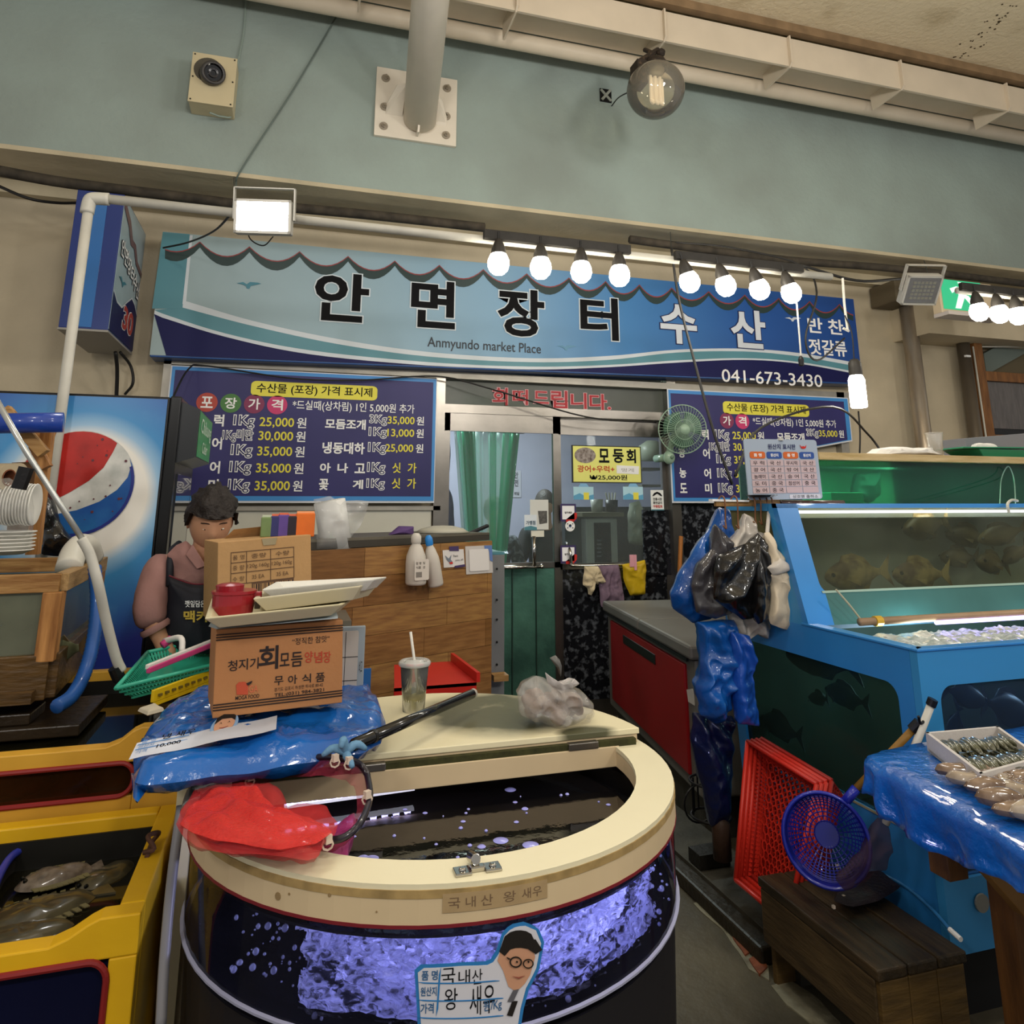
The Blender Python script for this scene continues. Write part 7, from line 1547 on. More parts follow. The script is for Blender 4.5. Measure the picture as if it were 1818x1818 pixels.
MB().lathe([(0, 0), (.044, 0), (.047, .02), (.047, .042), (.05, .044), (.05, .05), (0, .05)], p, (0, 0, 1), 28).build('pot_body', rp, t, smooth=False)
MB().lathe([(0, .05), (.03, .05), (.032, .062), (.02, .066), (0, .066)], p + V(-.01, 0, 0), (0, 0, 1), 24).build('lid_knob', rp, t)
MB().box(p + V(.03, -.01, .03), p + V(.062, .01, .046)).build('side_handle', rp, t, bevel=.003)
tag(MB().box(pY(452, 1068, 1.86), pY(462, 1080, 1.87)).build('glass_stopper', mat('dark_glass_bit', '#2a2420', .15, coat=.6), bevel=.002), 'small dark glass stopper beside the red pot', 'stopper')
# ---- iced drink cup
p = pZ(734, 1262, zlt)
t = thing('drink_cup', 'clear plastic cup with lid and white straw on the tank lid', 'cup', p)
Hc = pY(734, 1178, p.y).z - zlt; rt_ = .040; rb = .030
cg_ = glass('cup_plastic', '#f4f6f4', .93, .05, refl=.12);
MB().lathe([(rb - .001, .002), (rb, 0), (rt_, Hc), (rt_ - .001, Hc), (rb - .001, .002), (0, .002)], p, seg=28).build('cup_wall', cg_, t, smooth=True)
lg = mat('cup_lid', '#dde0df', .15, alpha=.45, coat=.6)
b = MB(); b.lathe([(rt_ - .002, Hc - .006), (rt_ + .005, Hc - .004), (rt_ + .006, Hc + .004), (rt_ + .001, Hc + .009), (rt_ - .008, Hc + .004), (rt_ - .012, Hc + .004), (rt_ - .016, Hc + .010), (0, Hc + .010)], p, seg=28); b.build('cup_lid', lg, t, smooth=True)
rmid = rb + (rt_ - rb) * .42
MB().lathe([(0, .003), (rb - .002, .003), (rmid * .985, Hc * .40), (0, Hc * .40)], p, seg=24).build('pale_drink', mat('lemon_drink', '#d6ca96', .2, alpha=.95), t, smooth=True)
b = MB(); rr = random.Random(4)
for k in range(14): q = p + V(rr.uniform(-.018, .018), rr.uniform(-.018, .018), Hc * rr.uniform(.34, .55)); b.box(q - V(.008, .008, .006), q + V(.008, .008, .006), (rr.random(), rr.random(), rr.random()))
b.build('ice', mat('ice', '#bcc0be', .1, alpha=.5, coat=.6), t)['kind'] = 'stuff'
s0 = pY(729, 1122, p.y - .0); s1 = p + V(.012, .0, Hc * .42); MB().tube([s1, s0], .004, 10).build('straw', mat('straw_white', '#dad8d0', .4), t, smooth=True)
# ---- bag of food
p = pZ(985, 1285, zlt)
t = thing('knotted_bag', 'knotted clear plastic bag of grey-brown food on the tank lid', 'bag', p)
b = MB(); rr = random.Random(6)
foodm = mat('grey_brown_food', '#8a7060', .6, var=.4, vscale=30, bump=.5)
for k in range(26):
 q = p + V(rr.uniform(-.075, .085), rr.uniform(-.03, .035), .022 + rr.random() * .045); b.ball(q, rr.uniform(.016, .024), 10, 7, (1.2, 1, .8), (rr.random(), rr.random(), rr.random()))
b.build('contents', foodm, t, smooth=True)['kind'] = 'stuff'
bagf = film('bag_film', '#d4d0cc', .62, .1, bump=.9, bscale=22)
Yq = p.y
MB().pillow([pY(x, y, Yq) for x, y in [(920, 1250), (918, 1228), (930, 1212), (952, 1202), (968, 1205), (990, 1215), (1012, 1212), (1030, 1222), (1046, 1238), (1056, 1262), (1048, 1280), (1020, 1290), (975, 1290), (940, 1280), (925, 1268)]], (0, -1, 0), .07, .07, amp=.022, freq=24, radial=.012, nrad=9, N=110, rings=20).build('bag_film', bagf, t, smooth=True)
MB().pillow([pY(x, y, Yq - .02) for x, y in [(985, 1224), (972, 1210), (966, 1192), (982, 1204), (996, 1218), (1012, 1210), (1020, 1204), (1030, 1212), (1012, 1224), (996, 1232)]], (0, -1, 0), .018, .018, amp=.012, freq=30, N=50, rings=6).build('knot', mat('bag_knot_white', '#bab4b2', .2, coat=.6, alpha=.85, bump=.6), t, smooth=True)
MB().pillow([pY(x, y, Yq + .3) for x, y in [(976, 1168), (986, 1163), (994, 1172), (998, 1185), (996, 1204), (992, 1190), (984, 1180)]], (0, -1, 0), .01, .01, amp=.006, N=24, rings=4).build('bag_tail', mat('bag_tail_grey', '#6b6a68', .3, alpha=.8), t, smooth=True)
# ---- landing net
zn = .955
t = thing('landing_net', 'red mesh landing net with a black handle lying across the tank rim', 'net', pZ(540, 1400, zn))
h0 = pZ(628, 1322, 1.0); h1 = pZ(838, 1232, .985)
MB().tube([h0, h1], .0125, 16).build('net_handle', mat('black_tube', '#101011', .2, coat=.6), t, smooth=True); MB().tube([h1, h1 + (h1 - h0).normalized() * .01], .0125, 16).build('handle_end', mat('clear_cap', '#b5b2a6', .3, alpha=.7), t)
MB().tube([h0.lerp(h1, .12), h0.lerp(h1, .14)], .014, 16).build('handle_ring', BLK, t)
hoop_px = [(652, 1375), (657, 1410), (650, 1440), (634, 1468), (608, 1488), (572, 1494), (520, 1502), (470, 1508), (420, 1502), (370, 1490), (345, 1462), (355, 1425), (385, 1398), (425, 1382), (450, 1368), (500, 1350), (560, 1344), (612, 1347), (640, 1358)]
hz = [.955, .945, .94, .935, .925, .920, .918, .918, .918, .918, .925, .935, .94, .945, .95, .965, .98, .99, .97]
hoop = [pZ(x, y, z) for (x, y), z in zip(hoop_px, hz)]
hs = curve_pts(hoop + [hoop[0]], 5)[:-1]
MB().tube(hs, .0065, 10, closed=True).build('hoop', mat('hoop_black', '#1a1420', .3, coat=.4), t, smooth=True)
for x, y, z in ((595, 1346, .99), (620, 1350, .985), (444, 1380, .945), (652, 1411, .95), (582, 1490, .93)):
 q = pZ(x, y, z + .006); b = MB(); b.box(q - V(.006, .005, .006), q + V(.006, .005, .007), (0, 0, .5)); b.tube([q + V(.009 * math.cos(k), .0, .009 * math.sin(k)) - V(0, 0, .008) for k in [i * .8 for i in range(8)]], .002, 5, closed=True); b.build('cable_tie', mat('cable_tie', '#c9b8a8', .4), t)
b = MB(); q = pZ(612, 1336, 1.0)
for dx, dy, dz in ((-.045, .0, -.002), (.045, .01, .0), (-.01, -.02, .015), (.015, -.03, -.02)): b.tube(curve_pts([q, q + V(dx * .5, dy * .5, dz + .012), q + V(dx, dy, dz)], 4), [.007, .008, .009, .009, .008, .008, .007, .006, .004], 8)
b.build('blue_rag', mat('rag_blue', '#5f88a8', .7, bump=.4), t, smooth=True)
netm = mat('red_mesh', '#d03034', .7, alpha=.42, bump=.5, bscale=120, var=.15, coat=.2); netd = mat('magenta_mesh', '#9a2a44', .5, alpha=.45, bump=.5, bscale=120)
# mesh skirt around the hoop
b = MB(); vs = []; fs = []; n_ = len(hs); c_ = sum(hs, Vector((0, 0, 0))) / n_
for i in range(7):
 u = i / 6
 for k in range(n_):
  p_ = hs[k]; q = p_.lerp(c_, .16 * u) + V(0, 0, -.012 * math.sin(u * 3) - .02 * u + .006 * noise.noise(V(k * .4, i * .6, 0)))
  vs.append(q)
for i in range(6):
 for k in range(n_): fs.append((i * n_ + k, i * n_ + (k + 1) % n_, (i + 1) * n_ + (k + 1) % n_, (i + 1) * n_ + k))
b.add(vs, fs); b.build('mesh_skirt', netd, t, smooth=True)
zz = lambda x: .925 + .02 * max(0, min(1, (x - 330) / 200))
out = [(312, 1465), (316, 1440), (340, 1415), (370, 1400), (410, 1390), (450, 1388), (480, 1400), (508, 1422), (512, 1440), (560, 1438), (585, 1442), (600, 1462), (595, 1482), (575, 1496), (565, 1520), (545, 1528), (500, 1524), (460, 1520), (420, 1515), (380, 1508), (345, 1502), (325, 1485)]
MB().pillow([pZ(x, y, .935) for x, y in out], (0, 0, 1), .014, .012, amp=.012, freq=14, radial=.008, nrad=12, N=120, rings=24, seed=3).build('net_bag', netm, t, smooth=True)
MB().pillow([pZ(x, y, .95) for x, y in [(318, 1462), (335, 1430), (375, 1405), (420, 1395), (455, 1400), (470, 1425), (490, 1442), (530, 1448), (575, 1462), (590, 1480), (560, 1500), (500, 1506), (440, 1500), (380, 1492), (340, 1478)]], (0, 0, 1), .016, .0, amp=.010, freq=15, radial=.010, nrad=14, N=100, rings=22, power=1.2, seed=8).build('net_folds', mat('red_mesh_dense', '#d8342e', .7, alpha=.55, bump=.5, bscale=120, coat=.2), t, smooth=True)
MB().pillow([pZ(x, y, .89) for x, y in [(565, 1500), (590, 1470), (632, 1450), (630, 1480), (622, 1505), (618, 1522), (580, 1518)]], (0, 0, 1), .012, .03, amp=.012, freq=16, N=40, rings=8, seed=4).build('wet_net_tail', mat('magenta_dense', '#a03070', .35, alpha=.8, bump=.4, bscale=100, coat=.3), t, smooth=True)
# ================================================================== GREEN TRAY AND SQUEEGEE
zg = 1.02
R4 = [pZ(206, 1222, zg), pZ(388, 1178, zg), pZ(400, 1128, zg), pZ(262, 1158, zg + .01)]
gb = mat('turquoise_plastic', '#2f9e84', .35, coat=.2)
t = thing('turquoise_basket', 'turquoise plastic tray basket in front of the person', 'basket', sum(R4, Vector((0, 0, 0))) / 4 - V(0, 0, .05))
c_ = sum(R4, Vector((0, 0, 0))) / 4; bot = [c_ + (p - c_) * .74 - V(0, 0, .045) for p in R4]
for i in range(4):
 j = (i + 1) % 4; MB().tube([R4[i], R4[j]], .006, 8).build('rim', gb, t, smooth=True)
MB().slab(bot, (0, 0, .003)).build('basket_floor', gb, t)
b = MB()
for i in range(4):
 j = (i + 1) % 4; nb = 26
 for k in range(nb + 1):
  u = k / nb; a_ = R4[i].lerp(R4[j], u); d_ = bot[i].lerp(bot[j], u); du = (R4[j] - R4[i]) / nb * .28
  b.slab([a_ - du, a_ + du, d_ + du * .8, d_ - du * .8], (R4[j] - R4[i]).cross(V(0, 0, 1)).normalized() * .0025)
 for v_ in (.25, .55, .95):
  a_ = R4[i].lerp(bot[i], v_); d_ = R4[j].lerp(bot[j], v_); b.slab([a_, d_, d_ - V(0, 0, .006), a_ - V(0, 0, .006)], (d_ - a_).cross(V(0, 0, 1)).normalized() * .003)
b.build('basket_slats', gb, t)['kind'] = 'stuff'
t = thing('squeegee', 'pink and white squeegee lying across the turquoise basket', 'squeegee', pZ(310, 1165, zg))
s0 = pZ(256, 1196, zg + .015); s1 = pZ(388, 1142, zg + .03); dn = (s1 - s0).cross(V(0, 0, 1)).normalized()
MB().slab([s0 + dn * .004, s1 + dn * .004, s1 + dn * .004 + V(0, 0, .016), s0 + dn * .004 + V(0, 0, .016)], dn * .012).build('pink_blade', mat('hot_pink', '#b83a72', .4), t, bevel=.003)
MB().slab([s0 + V(0, 0, .010), s1 + V(0, 0, .010), s1 + V(0, 0, .024), s0 + V(0, 0, .024)], dn * .012).build('white_bar', mat('squeegee_white', '#cfcbc6', .4), t, bevel=.003)
ms = s0.lerp(s1, .46) + V(0, 0, .02); MB().tube(curve_pts([ms, ms + V(-.01, .02, .035), pZ(292, 1138, zg + .06)], 5), [.009] * 11, 10).build('handle', _M['squeegee_white'], t, smooth=True)
MB().tube([pZ(288, 1146, zg + .05), pZ(304, 1134, zg + .066)], .012, 10).build('pink_grip', _M['hot_pink'], t, smooth=True)
t = thing('yellow_crate', 'yellow perforated crate showing under the turquoise basket', 'crate', pZ(320, 1240, .98))
q0, q1 = pZ(272, 1248, .97), pZ(376, 1208, .97); yc = mat('crate_yellow', '#c7a814', .4)
MB().slab([q0, q1, q1 + V(0, 0, .032), q0 + V(0, 0, .032)], (q1 - q0).cross(V(0, 0, 1)).normalized() * -.01).build('side_wall', yc, t, bevel=.002)
b = MB()
for k in range(8):
 q = q0.lerp(q1, .1 + k * .11) + V(0, 0, .016); b.box(q + V(-.006, -.008, -.003), q + V(.006, .0, .003), (0, 0, .3))
b.build('slot', mat('crate_hole', '#5c4c10', .6), t)
MB().slab([q0 + V(0, .0, .0), q1, q1 + V(.02, .25, 0), q0 + V(.02, .25, 0)], (0, 0, -.01)).build('crate_floor', yc, t)
# ================================================================== RIGHT: BLUE FISH TANK
tb = mat('blue_gelcoat', '#2f80c6', .32, coat=.3, col2='#2872b4', vscale=2.5); tbd = mat('blue_gelcoat_dark', '#3484bc', .35, coat=.2)
XS, YFt, ZL = 1.9, 1.925, 1.05; XE = 4.2; YBk = 2.98
t = thing('blue_fish_tank', 'large blue fibreglass fish tank with windows filling the right side', 'fish tank', (XS + .4, 2.4, .1))
def SF(y, z):  # point on the tapered left side
 k = (ZL - z) / .85; return V(XS + .05 * k, y + (.05 * k if y < 2.3 else 0), z)
def FF(x, z): k = (ZL - z) / .85; return V(x + (.05 * k if x < 2.2 else 0), YFt + .05 * k, z)
nS = V(.03, 0, 0); nF = V(0, .03, 0)
def sidequad(y0, z0, y1, z1, m, nm, push=0, th=.03): return MB().slab([SF(y0, z0) + V(push, 0, 0), SF(y1, z0) + V(push, 0, 0), SF(y1, z1) + V(push, 0, 0), SF(y0, z1) + V(push, 0, 0)], (th, 0, 0)).build(nm, m, t)
def frontquad(x0, z0, x1, z1, m, nm, push=0, th=.03): return MB().slab([FF(x0, z0) + V(0, push, 0), FF(x1, z0) + V(0, push, 0), FF(x1, z1) + V(0, push, 0), FF(x0, z1) + V(0, push, 0)], (0, th, 0)).build(nm, m, t)
zw1 = .935; zw0 = .50; yw0 = 2.02
# side: frame pieces round the window
b = MB()
def sq(y0, z0, y1, z1): b.slab([SF(y0, z0), SF(y1, z0), SF(y1, z1), SF(y0, z1)], (.03, 0, 0))
sq(YFt + .031, zw1, YBk, ZL); sq(YFt + .031, .2, yw0, zw1); sq(yw0, .2, YBk, zw0); sq(YBk - .06, zw0, YBk, zw1)
r = .05
for k in range(6):   # rounded window corner
 a0, a1 = math.pi / 2 * k / 6, math.pi / 2 * (k + 1) / 6
 b.slab([SF(yw0, zw1), SF(yw0 + r - r * math.cos(a0), zw1 - r + r * math.sin(a0)), SF(yw0 + r - r * math.cos(a1), zw1 - r + r * math.sin(a1)), SF(yw0, zw1)], (.03, 0, 0))
b.build('side_frame', tb, t)
sidequad(yw0, zw0, YBk - .06, zw1, glass('blue_tank_glass', '#a5b8b0', .85, .05, haze='#33463e', refl=.12, vscale=3), 'side_window', .012, .006)
b = MB(); b.slab([SF(yw0 - .004, zw0 - .004) - V(.003, 0, 0), SF(YBk - .06, zw0 - .004) - V(.003, 0, 0), SF(YBk - .06, zw0 + .003) - V(.003, 0, 0), SF(yw0, zw0 + .003) - V(.003, 0, 0)], (.004, 0, 0)); b.build('window_seal', mat('seal_pale', '#8f8c78', .5), t)
xw0 = FF(0, zw1).x + pY(1664, 1215, YFt).x; zf0 = .40
b = MB()
def fq(x0, z0, x1, z1): b.slab([FF(x0, z0), FF(x1, z0), FF(x1, z1), FF(x0, z1)], (0, .03, 0))
fq(XS, zw1 + .01, XE, ZL); fq(XS, .2, xw0, zw1 + .01); fq(xw0, .2, XE, zf0)
for k in range(6):
 a0, a1 = math.pi / 2 * k / 6, math.pi / 2 * (k + 1) / 6
 b.slab([FF(xw0, zw1 + .01), FF(xw0 + r - r * math.cos(a0), zw1 + .01 - r + r * math.sin(a0)), FF(xw0 + r - r * math.cos(a1), zw1 + .01 - r + r * math.sin(a1)), FF(xw0, zw1 + .01)], (0, .03, 0))
b.build('front_frame', tbd, t)
frontquad(xw0, zf0, XE, zw1 + .01, glass('blue_tank_front_glass', '#a5b4c4', .82, .05, haze='#3c4c62', refl=.12, vscale=3), 'front_window', .012, .006)
MB().box((XS + .08, YFt + .06, .2), (XE, YBk, .22)).build('tank_floor', mat('tank_mud', '#28241c', .7, var=.5, vscale=6), t)
MB().box((XS + .05, YBk - .02, .2), (XE, YBk, ZL - .05)).build('tank_back', mat('algae_back', '#40584e', .7, var=.6, vscale=2.5), t)
# ledge rim and trough of foaming water
b = MB(); b.slab([V(XS - .004, YFt - .006, ZL), V(XE, YFt - .006, ZL), V(XE, YFt + .035, ZL), V(XS + .03, YFt + .035, ZL)], (0, 0, .008)); b.slab([V(XS - .004, YFt - .006, ZL), V(XS + .045, YFt + .02, ZL), V(XS + .045, 2.46, ZL), V(XS - .004, 2.46, ZL)], (0, 0, .008)); b.build('ledge_rim', tb, t, bevel=.002)
b = MB(); vs = []; fs = []; nx, ny = 110, 34
for j in range(ny + 1):
 for i in range(nx + 1):
  x = XS + .05 + (XE - 1.0 - XS) * i / nx; y = YFt + .035 + .40 * j / ny; q = V(x, y, 0)
  vs.append(V(x, y, ZL - .035 + noise.noise(q * 22) * .012 + abs(noise.noise(q * 55)) * .012 - max(0, .2 - (x - XS)) * .12))
for j in range(ny):
 for i in range(nx): fs.append((j * (nx + 1) + i, j * (nx + 1) + i + 1, (j + 1) * (nx + 1) + i + 1, (j + 1) * (nx + 1) + i))
b.add(vs, fs); b.build('foaming_water', mat('foam_water', '#d2d6d4', .14, spec=.7, col2='#8f9c9a', vscale=26, coat=.5, bump=.5, bscale=70), t, smooth=True)
p0 = pY(1556, 1107, 2.38); p1 = pY(1830, 1088, 2.38)
b = MB(); b.tube([V(2.10, 2.385, ZL + .012), V(XE, 2.385, ZL + .012)], .014, 12); o_ = b.build('trough_pipe', mat('brown_pvc', '#a08468', .35, var=.3), t, smooth=True)
MB().tube([V(2.17, 2.385, ZL + .012), V(2.20, 2.385, ZL + .012)], .019, 12).build('yellow_coupling', mat('coupling', '#c09a30', .5), t)
MB().tube(curve_pts([V(2.02, 2.40, ZL + .13), V(2.07, 2.39, ZL + .07), V(2.12, 2.385, ZL + .005)], 5), .004, 8).build('air_line', mat('pale_air_line', '#a9a48c', .5), t)
# upper tank
ZU = 1.50; yb0 = 2.42; yb1 = 2.56
zg0 = pY(1640, 1045, 2.46).z; YG = lambda z: yb0 + (yb1 - yb0) * (z - ZL) / (ZU - ZL)
def UF(x, z): return V(x, YG(z), z)
xg = XS + .10
b = MB()
def uq(x0, z0, x1, z1): b.slab([UF(x0, z0), UF(x1, z0), UF(x1, z1), UF(x0, z1)], (0, .03, 0))
uq(XS, ZL, XS + .115, zg0); uq(XS, zg0, xg, ZU - .0); uq(XS, ZU - .018, XE, ZU)
for k in range(6):
 a0, a1 = math.pi / 2 * k / 6, math.pi / 2 * (k + 1) / 6
 b.slab([UF(xg, zg0), UF(xg + .04 - .04 * math.cos(a0), zg0 + .04 - .04 * math.sin(a0)), UF(xg + .04 - .04 * math.cos(a1), zg0 + .04 - .04 * math.sin(a1)), UF(xg, zg0)], (0, .03, 0))
b.build('upper_frame', tb, t)
b = MB(); b.slab([UF(XS + .115, ZL), UF(XE, ZL), UF(XE, zg0), UF(XS + .115, zg0)], (0, .03, 0)); b.build('lower_apron', mat('teal_apron', '#3a6a68', .35, coat=.3, col2='#2b5856', vscale=3), t)
MB().slab([UF(xg, zg0) - V(0, .004, 0), UF(XE, zg0) - V(0, .004, 0), UF(XE, zg0 + .008) - V(0, .004, 0), UF(xg, zg0 + .008) - V(0, .004, 0)], (0, .004, 0)).build('glass_bead', mat('pale_bead', '#8fa89c', .4), t)
MB().slab([UF(xg, zg0) + V(0, .01, 0), UF(XE, zg0) + V(0, .01, 0), UF(XE, ZU - .015) + V(0, .01, 0), UF(xg, ZU - .015) + V(0, .01, 0)], (0, .006, 0)).build('sloping_glass', glass('sloping_glass', '#e0e4d8', .97, .04, haze='#7c8074', refl=.1, vscale=3), t)
# side of upper tank with a narrow window
ws = [V(XS, YG(ZL) + .001, ZL), V(XS, YBk, ZL), V(XS, YBk, ZU), V(XS, YG(ZU), ZU)]
b = MB()
b.slab([V(XS + .001, YG(ZL) + .029, ZL), V(XS + .001, YG(ZL) + .10, ZL), V(XS + .001, YG(ZU) + .06, ZU), V(XS + .001, YG(ZU) + .029, ZU)], (.028, 0, 0)); b.slab([V(XS, YG(ZL) + .1, ZL), V(XS, YBk, ZL), V(XS, YBk, ZL + .13), V(XS, YG(ZL) + .1, ZL + .13)], (.03, 0, 0)); b.slab([V(XS, YG(ZU) + .06, ZU - .03), V(XS, YBk, ZU - .03), V(XS, YBk, ZU), V(XS, YG(ZU) + .06, ZU)], (.03, 0, 0)); b.slab([V(XS, YBk - .06, ZL), V(XS, YBk, ZL), V(XS, YBk, ZU), V(XS, YBk - .06, ZU)], (.03, 0, 0))
b.build('upper_side_frame', tbd, t)
MB().slab([V(XS + .01, YG(ZL) + .09, ZL + .12), V(XS + .01, YBk - .05, ZL + .12), V(XS + .01, YBk - .05, ZU - .02), V(XS + .01, YG(ZU) + .05, ZU - .02)], (.006, 0, 0)).build('upper_side_window', glass('yellowed_glass', '#8a7f4a', .5, .08, haze='#75703c', refl=.3), t)
MB().box((XS + .03, YG(ZL) + .03, ZL - .02), (XE, YBk, ZL)).build('upper_floor', mat('upper_floor', '#39586a', .5, var=.3), t)
MB().box((XS + .03, YBk - .02, ZL), (XE, YBk, ZU - .02)).build('upper_back', mat('upper_back', '#8d8c74', .6, col2='#9aa4ac', vscale=1.8), t)
b = MB(); b.box((XS + .04, YG(ZU - .05) + .03, ZU - .062), (XE, YBk - .02, ZU - .058)); b.build('water_surface', glass('upper_water', '#d0d6d0', .85, .03, haze='#a0aab4', refl=.5), t)
for p_, e_ in (((2.35, 2.35, .93), 9), ((3.2, 2.3, .93), 9)):
 l_ = bpy.data.lights.new('tank_fill', 'POINT'); l_.energy = e_; l_.color = (.75, .9, .95); l_.shadow_soft_size = .05; o_ = bpy.data.objects.new('tank_fill', l_); COL.objects.link(o_); o_.location = p_  # unseen fill lights added so the fish behind the lower windows show
MB().tube([V(2.02, YG(ZU - .03) + .03, ZU - .034), V(3.3, YG(ZU - .03) + .03, ZU - .034)], .006, 8).build('led_tube', emis('tank_tube', '#e6e2ff', 3.5), t)
MB().tube([V(2.45, 2.372, ZL - .004), V(XE, 2.372, ZL - .004)], .008, 8).build('led_tube', emis('trough_tube', '#b9b0ff', 3.0), t)
l_ = area('aquarium_fill', (3.3, 3.25, 1.69), (0, 0, 0), 1.6, .2, 16, (.8, 1, .92))  # unseen light added to brighten the inside of the aquarium
area('tank_top_lamp', (2.9, 2.75, 1.492), (0, 0, 0), 1.8, .08, 9, (.92, .95, 1))
# fish in the upper tank
snap = mat('bream_brown', '#543c20', .4, col2='#a08a5c', vscale=11, thr=(.42, .6)); snapd = mat('bream_dark', '#40341f', .4, col2='#6e5c3c', vscale=11)
UP = 'fish in the sloping upper tank'
for i, (x, y, Yq, L_, hd, pt, m_, lab) in enumerate(((1515, 1020, 2.60, .27, 3.05, .08, snap, 'big brown bream facing left at the left end of the upper tank'), (1630, 1020, 2.62, .26, 3.1, .0, snap, 'brown bream with pale belly, second from the left in the upper tank'),
  (1640, 935, 2.80, .26, 3.2, .15, snapd, 'tan bream high up behind the second fish'), (1715, 952, 2.84, .22, 3.0, -.1, snapd, 'dim bream in the upper middle of the upper tank'), (1775, 950, 2.70, .20, 2.6, .3, snapd, 'round dark fish high at the right of the upper tank'),
  (1760, 1000, 2.66, .2, 3.3, -.1, snapd, 'dark fish low at the right of the upper tank'), (1800, 985, 2.64, .13, 2.0, .7, snapd, 'small dark fish hanging head-up at the right edge'), (1700, 990, 2.86, .2, 3.1, 0, snapd, 'faint greyish fish deep in the middle of the upper tank'))):
 fish(pY(x, y, Yq), L_, .13 * L_ / .27, .035, hd, pt, 0, m_, m_, lab, UP)
grey = mat('fish_slate', '#3a4550', .4, col2='#5d6a6c', vscale=10)
LOW = 'fish in the lower blue tank'
for i, (x, y, X_, L_, hd, pt, lab) in enumerate(((1450, 1172, 2.0, .30, 1.75, 0, 'grey fish with pale cheek near the top of the side window'), (1455, 1240, 2.05, .13, 1.3, .2, 'small dark blue fish in the middle of the side window'), (1500, 1235, 2.15, .22, 1.5, 0, 'dim round fish deep behind the side window'), (1385, 1290, 2.05, .25, 1.5, 0, 'dark fish low at the far end of the side window'))):
 fish(pX(x, y, X_), L_, .12 * L_ / .3, .03, hd, pt, 0, grey, grey, lab, LOW)
for i, (x, y, Y_q, L_, hd, pt, lab) in enumerate(((1715, 1235, 2.15, .2, .2, .3, 'slate fish behind the top of the front window'), (1697, 1292, 2.08, .13, 1.4, 1.2, 'small dark fish upright near the front window corner'), (1790, 1260, 2.2, .3, .3, .3, 'large dim fish at the right of the front window'))):
 fish(pY(x, y, Y_q), L_, .12 * L_ / .3, .03, hd, pt, 0, grey, grey, lab, LOW)
# base pieces under the tank
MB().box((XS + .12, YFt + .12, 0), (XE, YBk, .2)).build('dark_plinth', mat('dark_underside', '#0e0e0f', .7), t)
q = pP(1656, 1570, FF(2, .45), V(0, -1, 0)); MB().disc(V(2.07, FF(2, .33).y - .004, .33), .025, (0, -1, 0), 16, t=.006).build('drain_cap', mat('drain_grey', '#7a7a74', .5), t)
# kerb the tank stands by
kb_ = MB(); kb_.box((1.66, 2.3, 0), (1.9, 4.4, .07)); struct(kb_.build('trim_9', kerbm))
tag(MB().box((1.60, 2.42, .0), (1.70, 3.2, .055)).build('wet_timber', mat('wet_timber', '#2e281c', .5, bump=.5, var=.4), bevel=.01), 'dark wet timber lying on the floor in front of the red baskets', 'timber')
tag(MB().lathe([(0, 0), (.035, 0), (.035, .12), (.02, .15), (0, .155)], pY(1283, 1525, 2.75) , (0, 0, 1), 14).build('stump', mat('reddish_stump', '#3c2a20', .6, bump=.4), smooth=True), 'short reddish stump post behind the wet timber', 'post')
# ---- green aquarium on top with its board
YA = 3.05; zA0 = 1.5; zA1 = pY(1600, 820, YA).z; xA0 = pY(1420, 860, YA).x
t = thing('green_aquarium', 'long green-tinted glass aquarium behind the top of the blue tank', 'aquarium', (3.3, 3.3, 1.4))
MB().box((xA0, YA, zA0 - .01), (4.8, YA + .006, zA1)).build('front_glass', glass('green_glass', '#7cc4a4', .85, .03, haze='#2d7a60', refl=.3, vscale=2.5), t)
MB().box((xA0, YA, zA0 - .01), (xA0 + .006, YA + .5, zA1)).build('side_glass', _M['green_glass'], t)
MB().box((xA0, YA + .5, zA0 - .01), (4.8, YA + .51, zA1)).build('back_glass', mat('green_back', '#4c8a72', .4, col2='#86a890', vscale=1.6), t)
MB().box((xA0, YA, zA0 - .03), (4.8, YA + .5, zA0 - .01)).build('bottom_glass', mat('green_floor', '#24745c', .4), t)
MB().box((xA0 + .35, YA + .006, 0), (4.8, YA + .5, zA0 - .03)).build('stand', mat('stand_dark', '#2b3030', .7), t)
gbx = mat('green_box', '#2f9a78', .4)
for i, (x0, y0, x1, y1, lab) in enumerate(((1475, 874, 1535, 894, 'low green box at the left inside the green aquarium'), (1672, 862, 1712, 894, 'upright light green box in the middle of the green aquarium'), (1712, 878, 1765, 894, 'flat green box right of the upright one in the green aquarium'))):
 a = pY(x0, y0, YA + .12); b_ = pY(x1, y1, YA + .12); tag(MB().box((a.x, YA + .12, zA0 - .01), (b_.x, YA + .28, a.z), None).build('green_box', gbx, bevel=.004), lab, 'box')
tag(MB().pillow([pY(1520, 840, YA + .35), pY(1560, 836, YA + .35), pY(1562, 880, YA + .35), pY(1540, 892, YA + .35), pY(1512, 885, YA + .35)], (0, -1, 0), .05, amp=.02).build('dark_bag', mat('dark_green_bag', '#1a3832', .5), smooth=True), 'dark bag shape inside the green aquarium', 'bag')
tag(MB().tube(curve_pts([pY(1775, 895, YA - .3), pY(1778, 850, YA - .05), pY(1790, 828, YA - .03), pY(1800, 850, YA - .05), pY(1803, 893, YA - .3)], 6), .003, 8).build('clear_tube', mat('clear_tube', '#8fb0a4', .2, alpha=.6)), 'clear air tube looped in front of the green aquarium', 'tube')
tag(MB().tube(curve_pts([pY(1791, 910, 2.50), pY(1789, 895, 2.50), pY(1796, 888, 2.55), pY(1806, 889, 2.6)], 5), .006, 8).build('white_spout', PVC), 'small white bent spout at the top right rim of the blue tank', 'spout')
xB0 = pY(1452, 808, YA - .05).x; zB = zA1
bd = thing('pine_board', 'long pale pine board lying on the green aquarium', 'board', (3.4, YA + .2, zB))
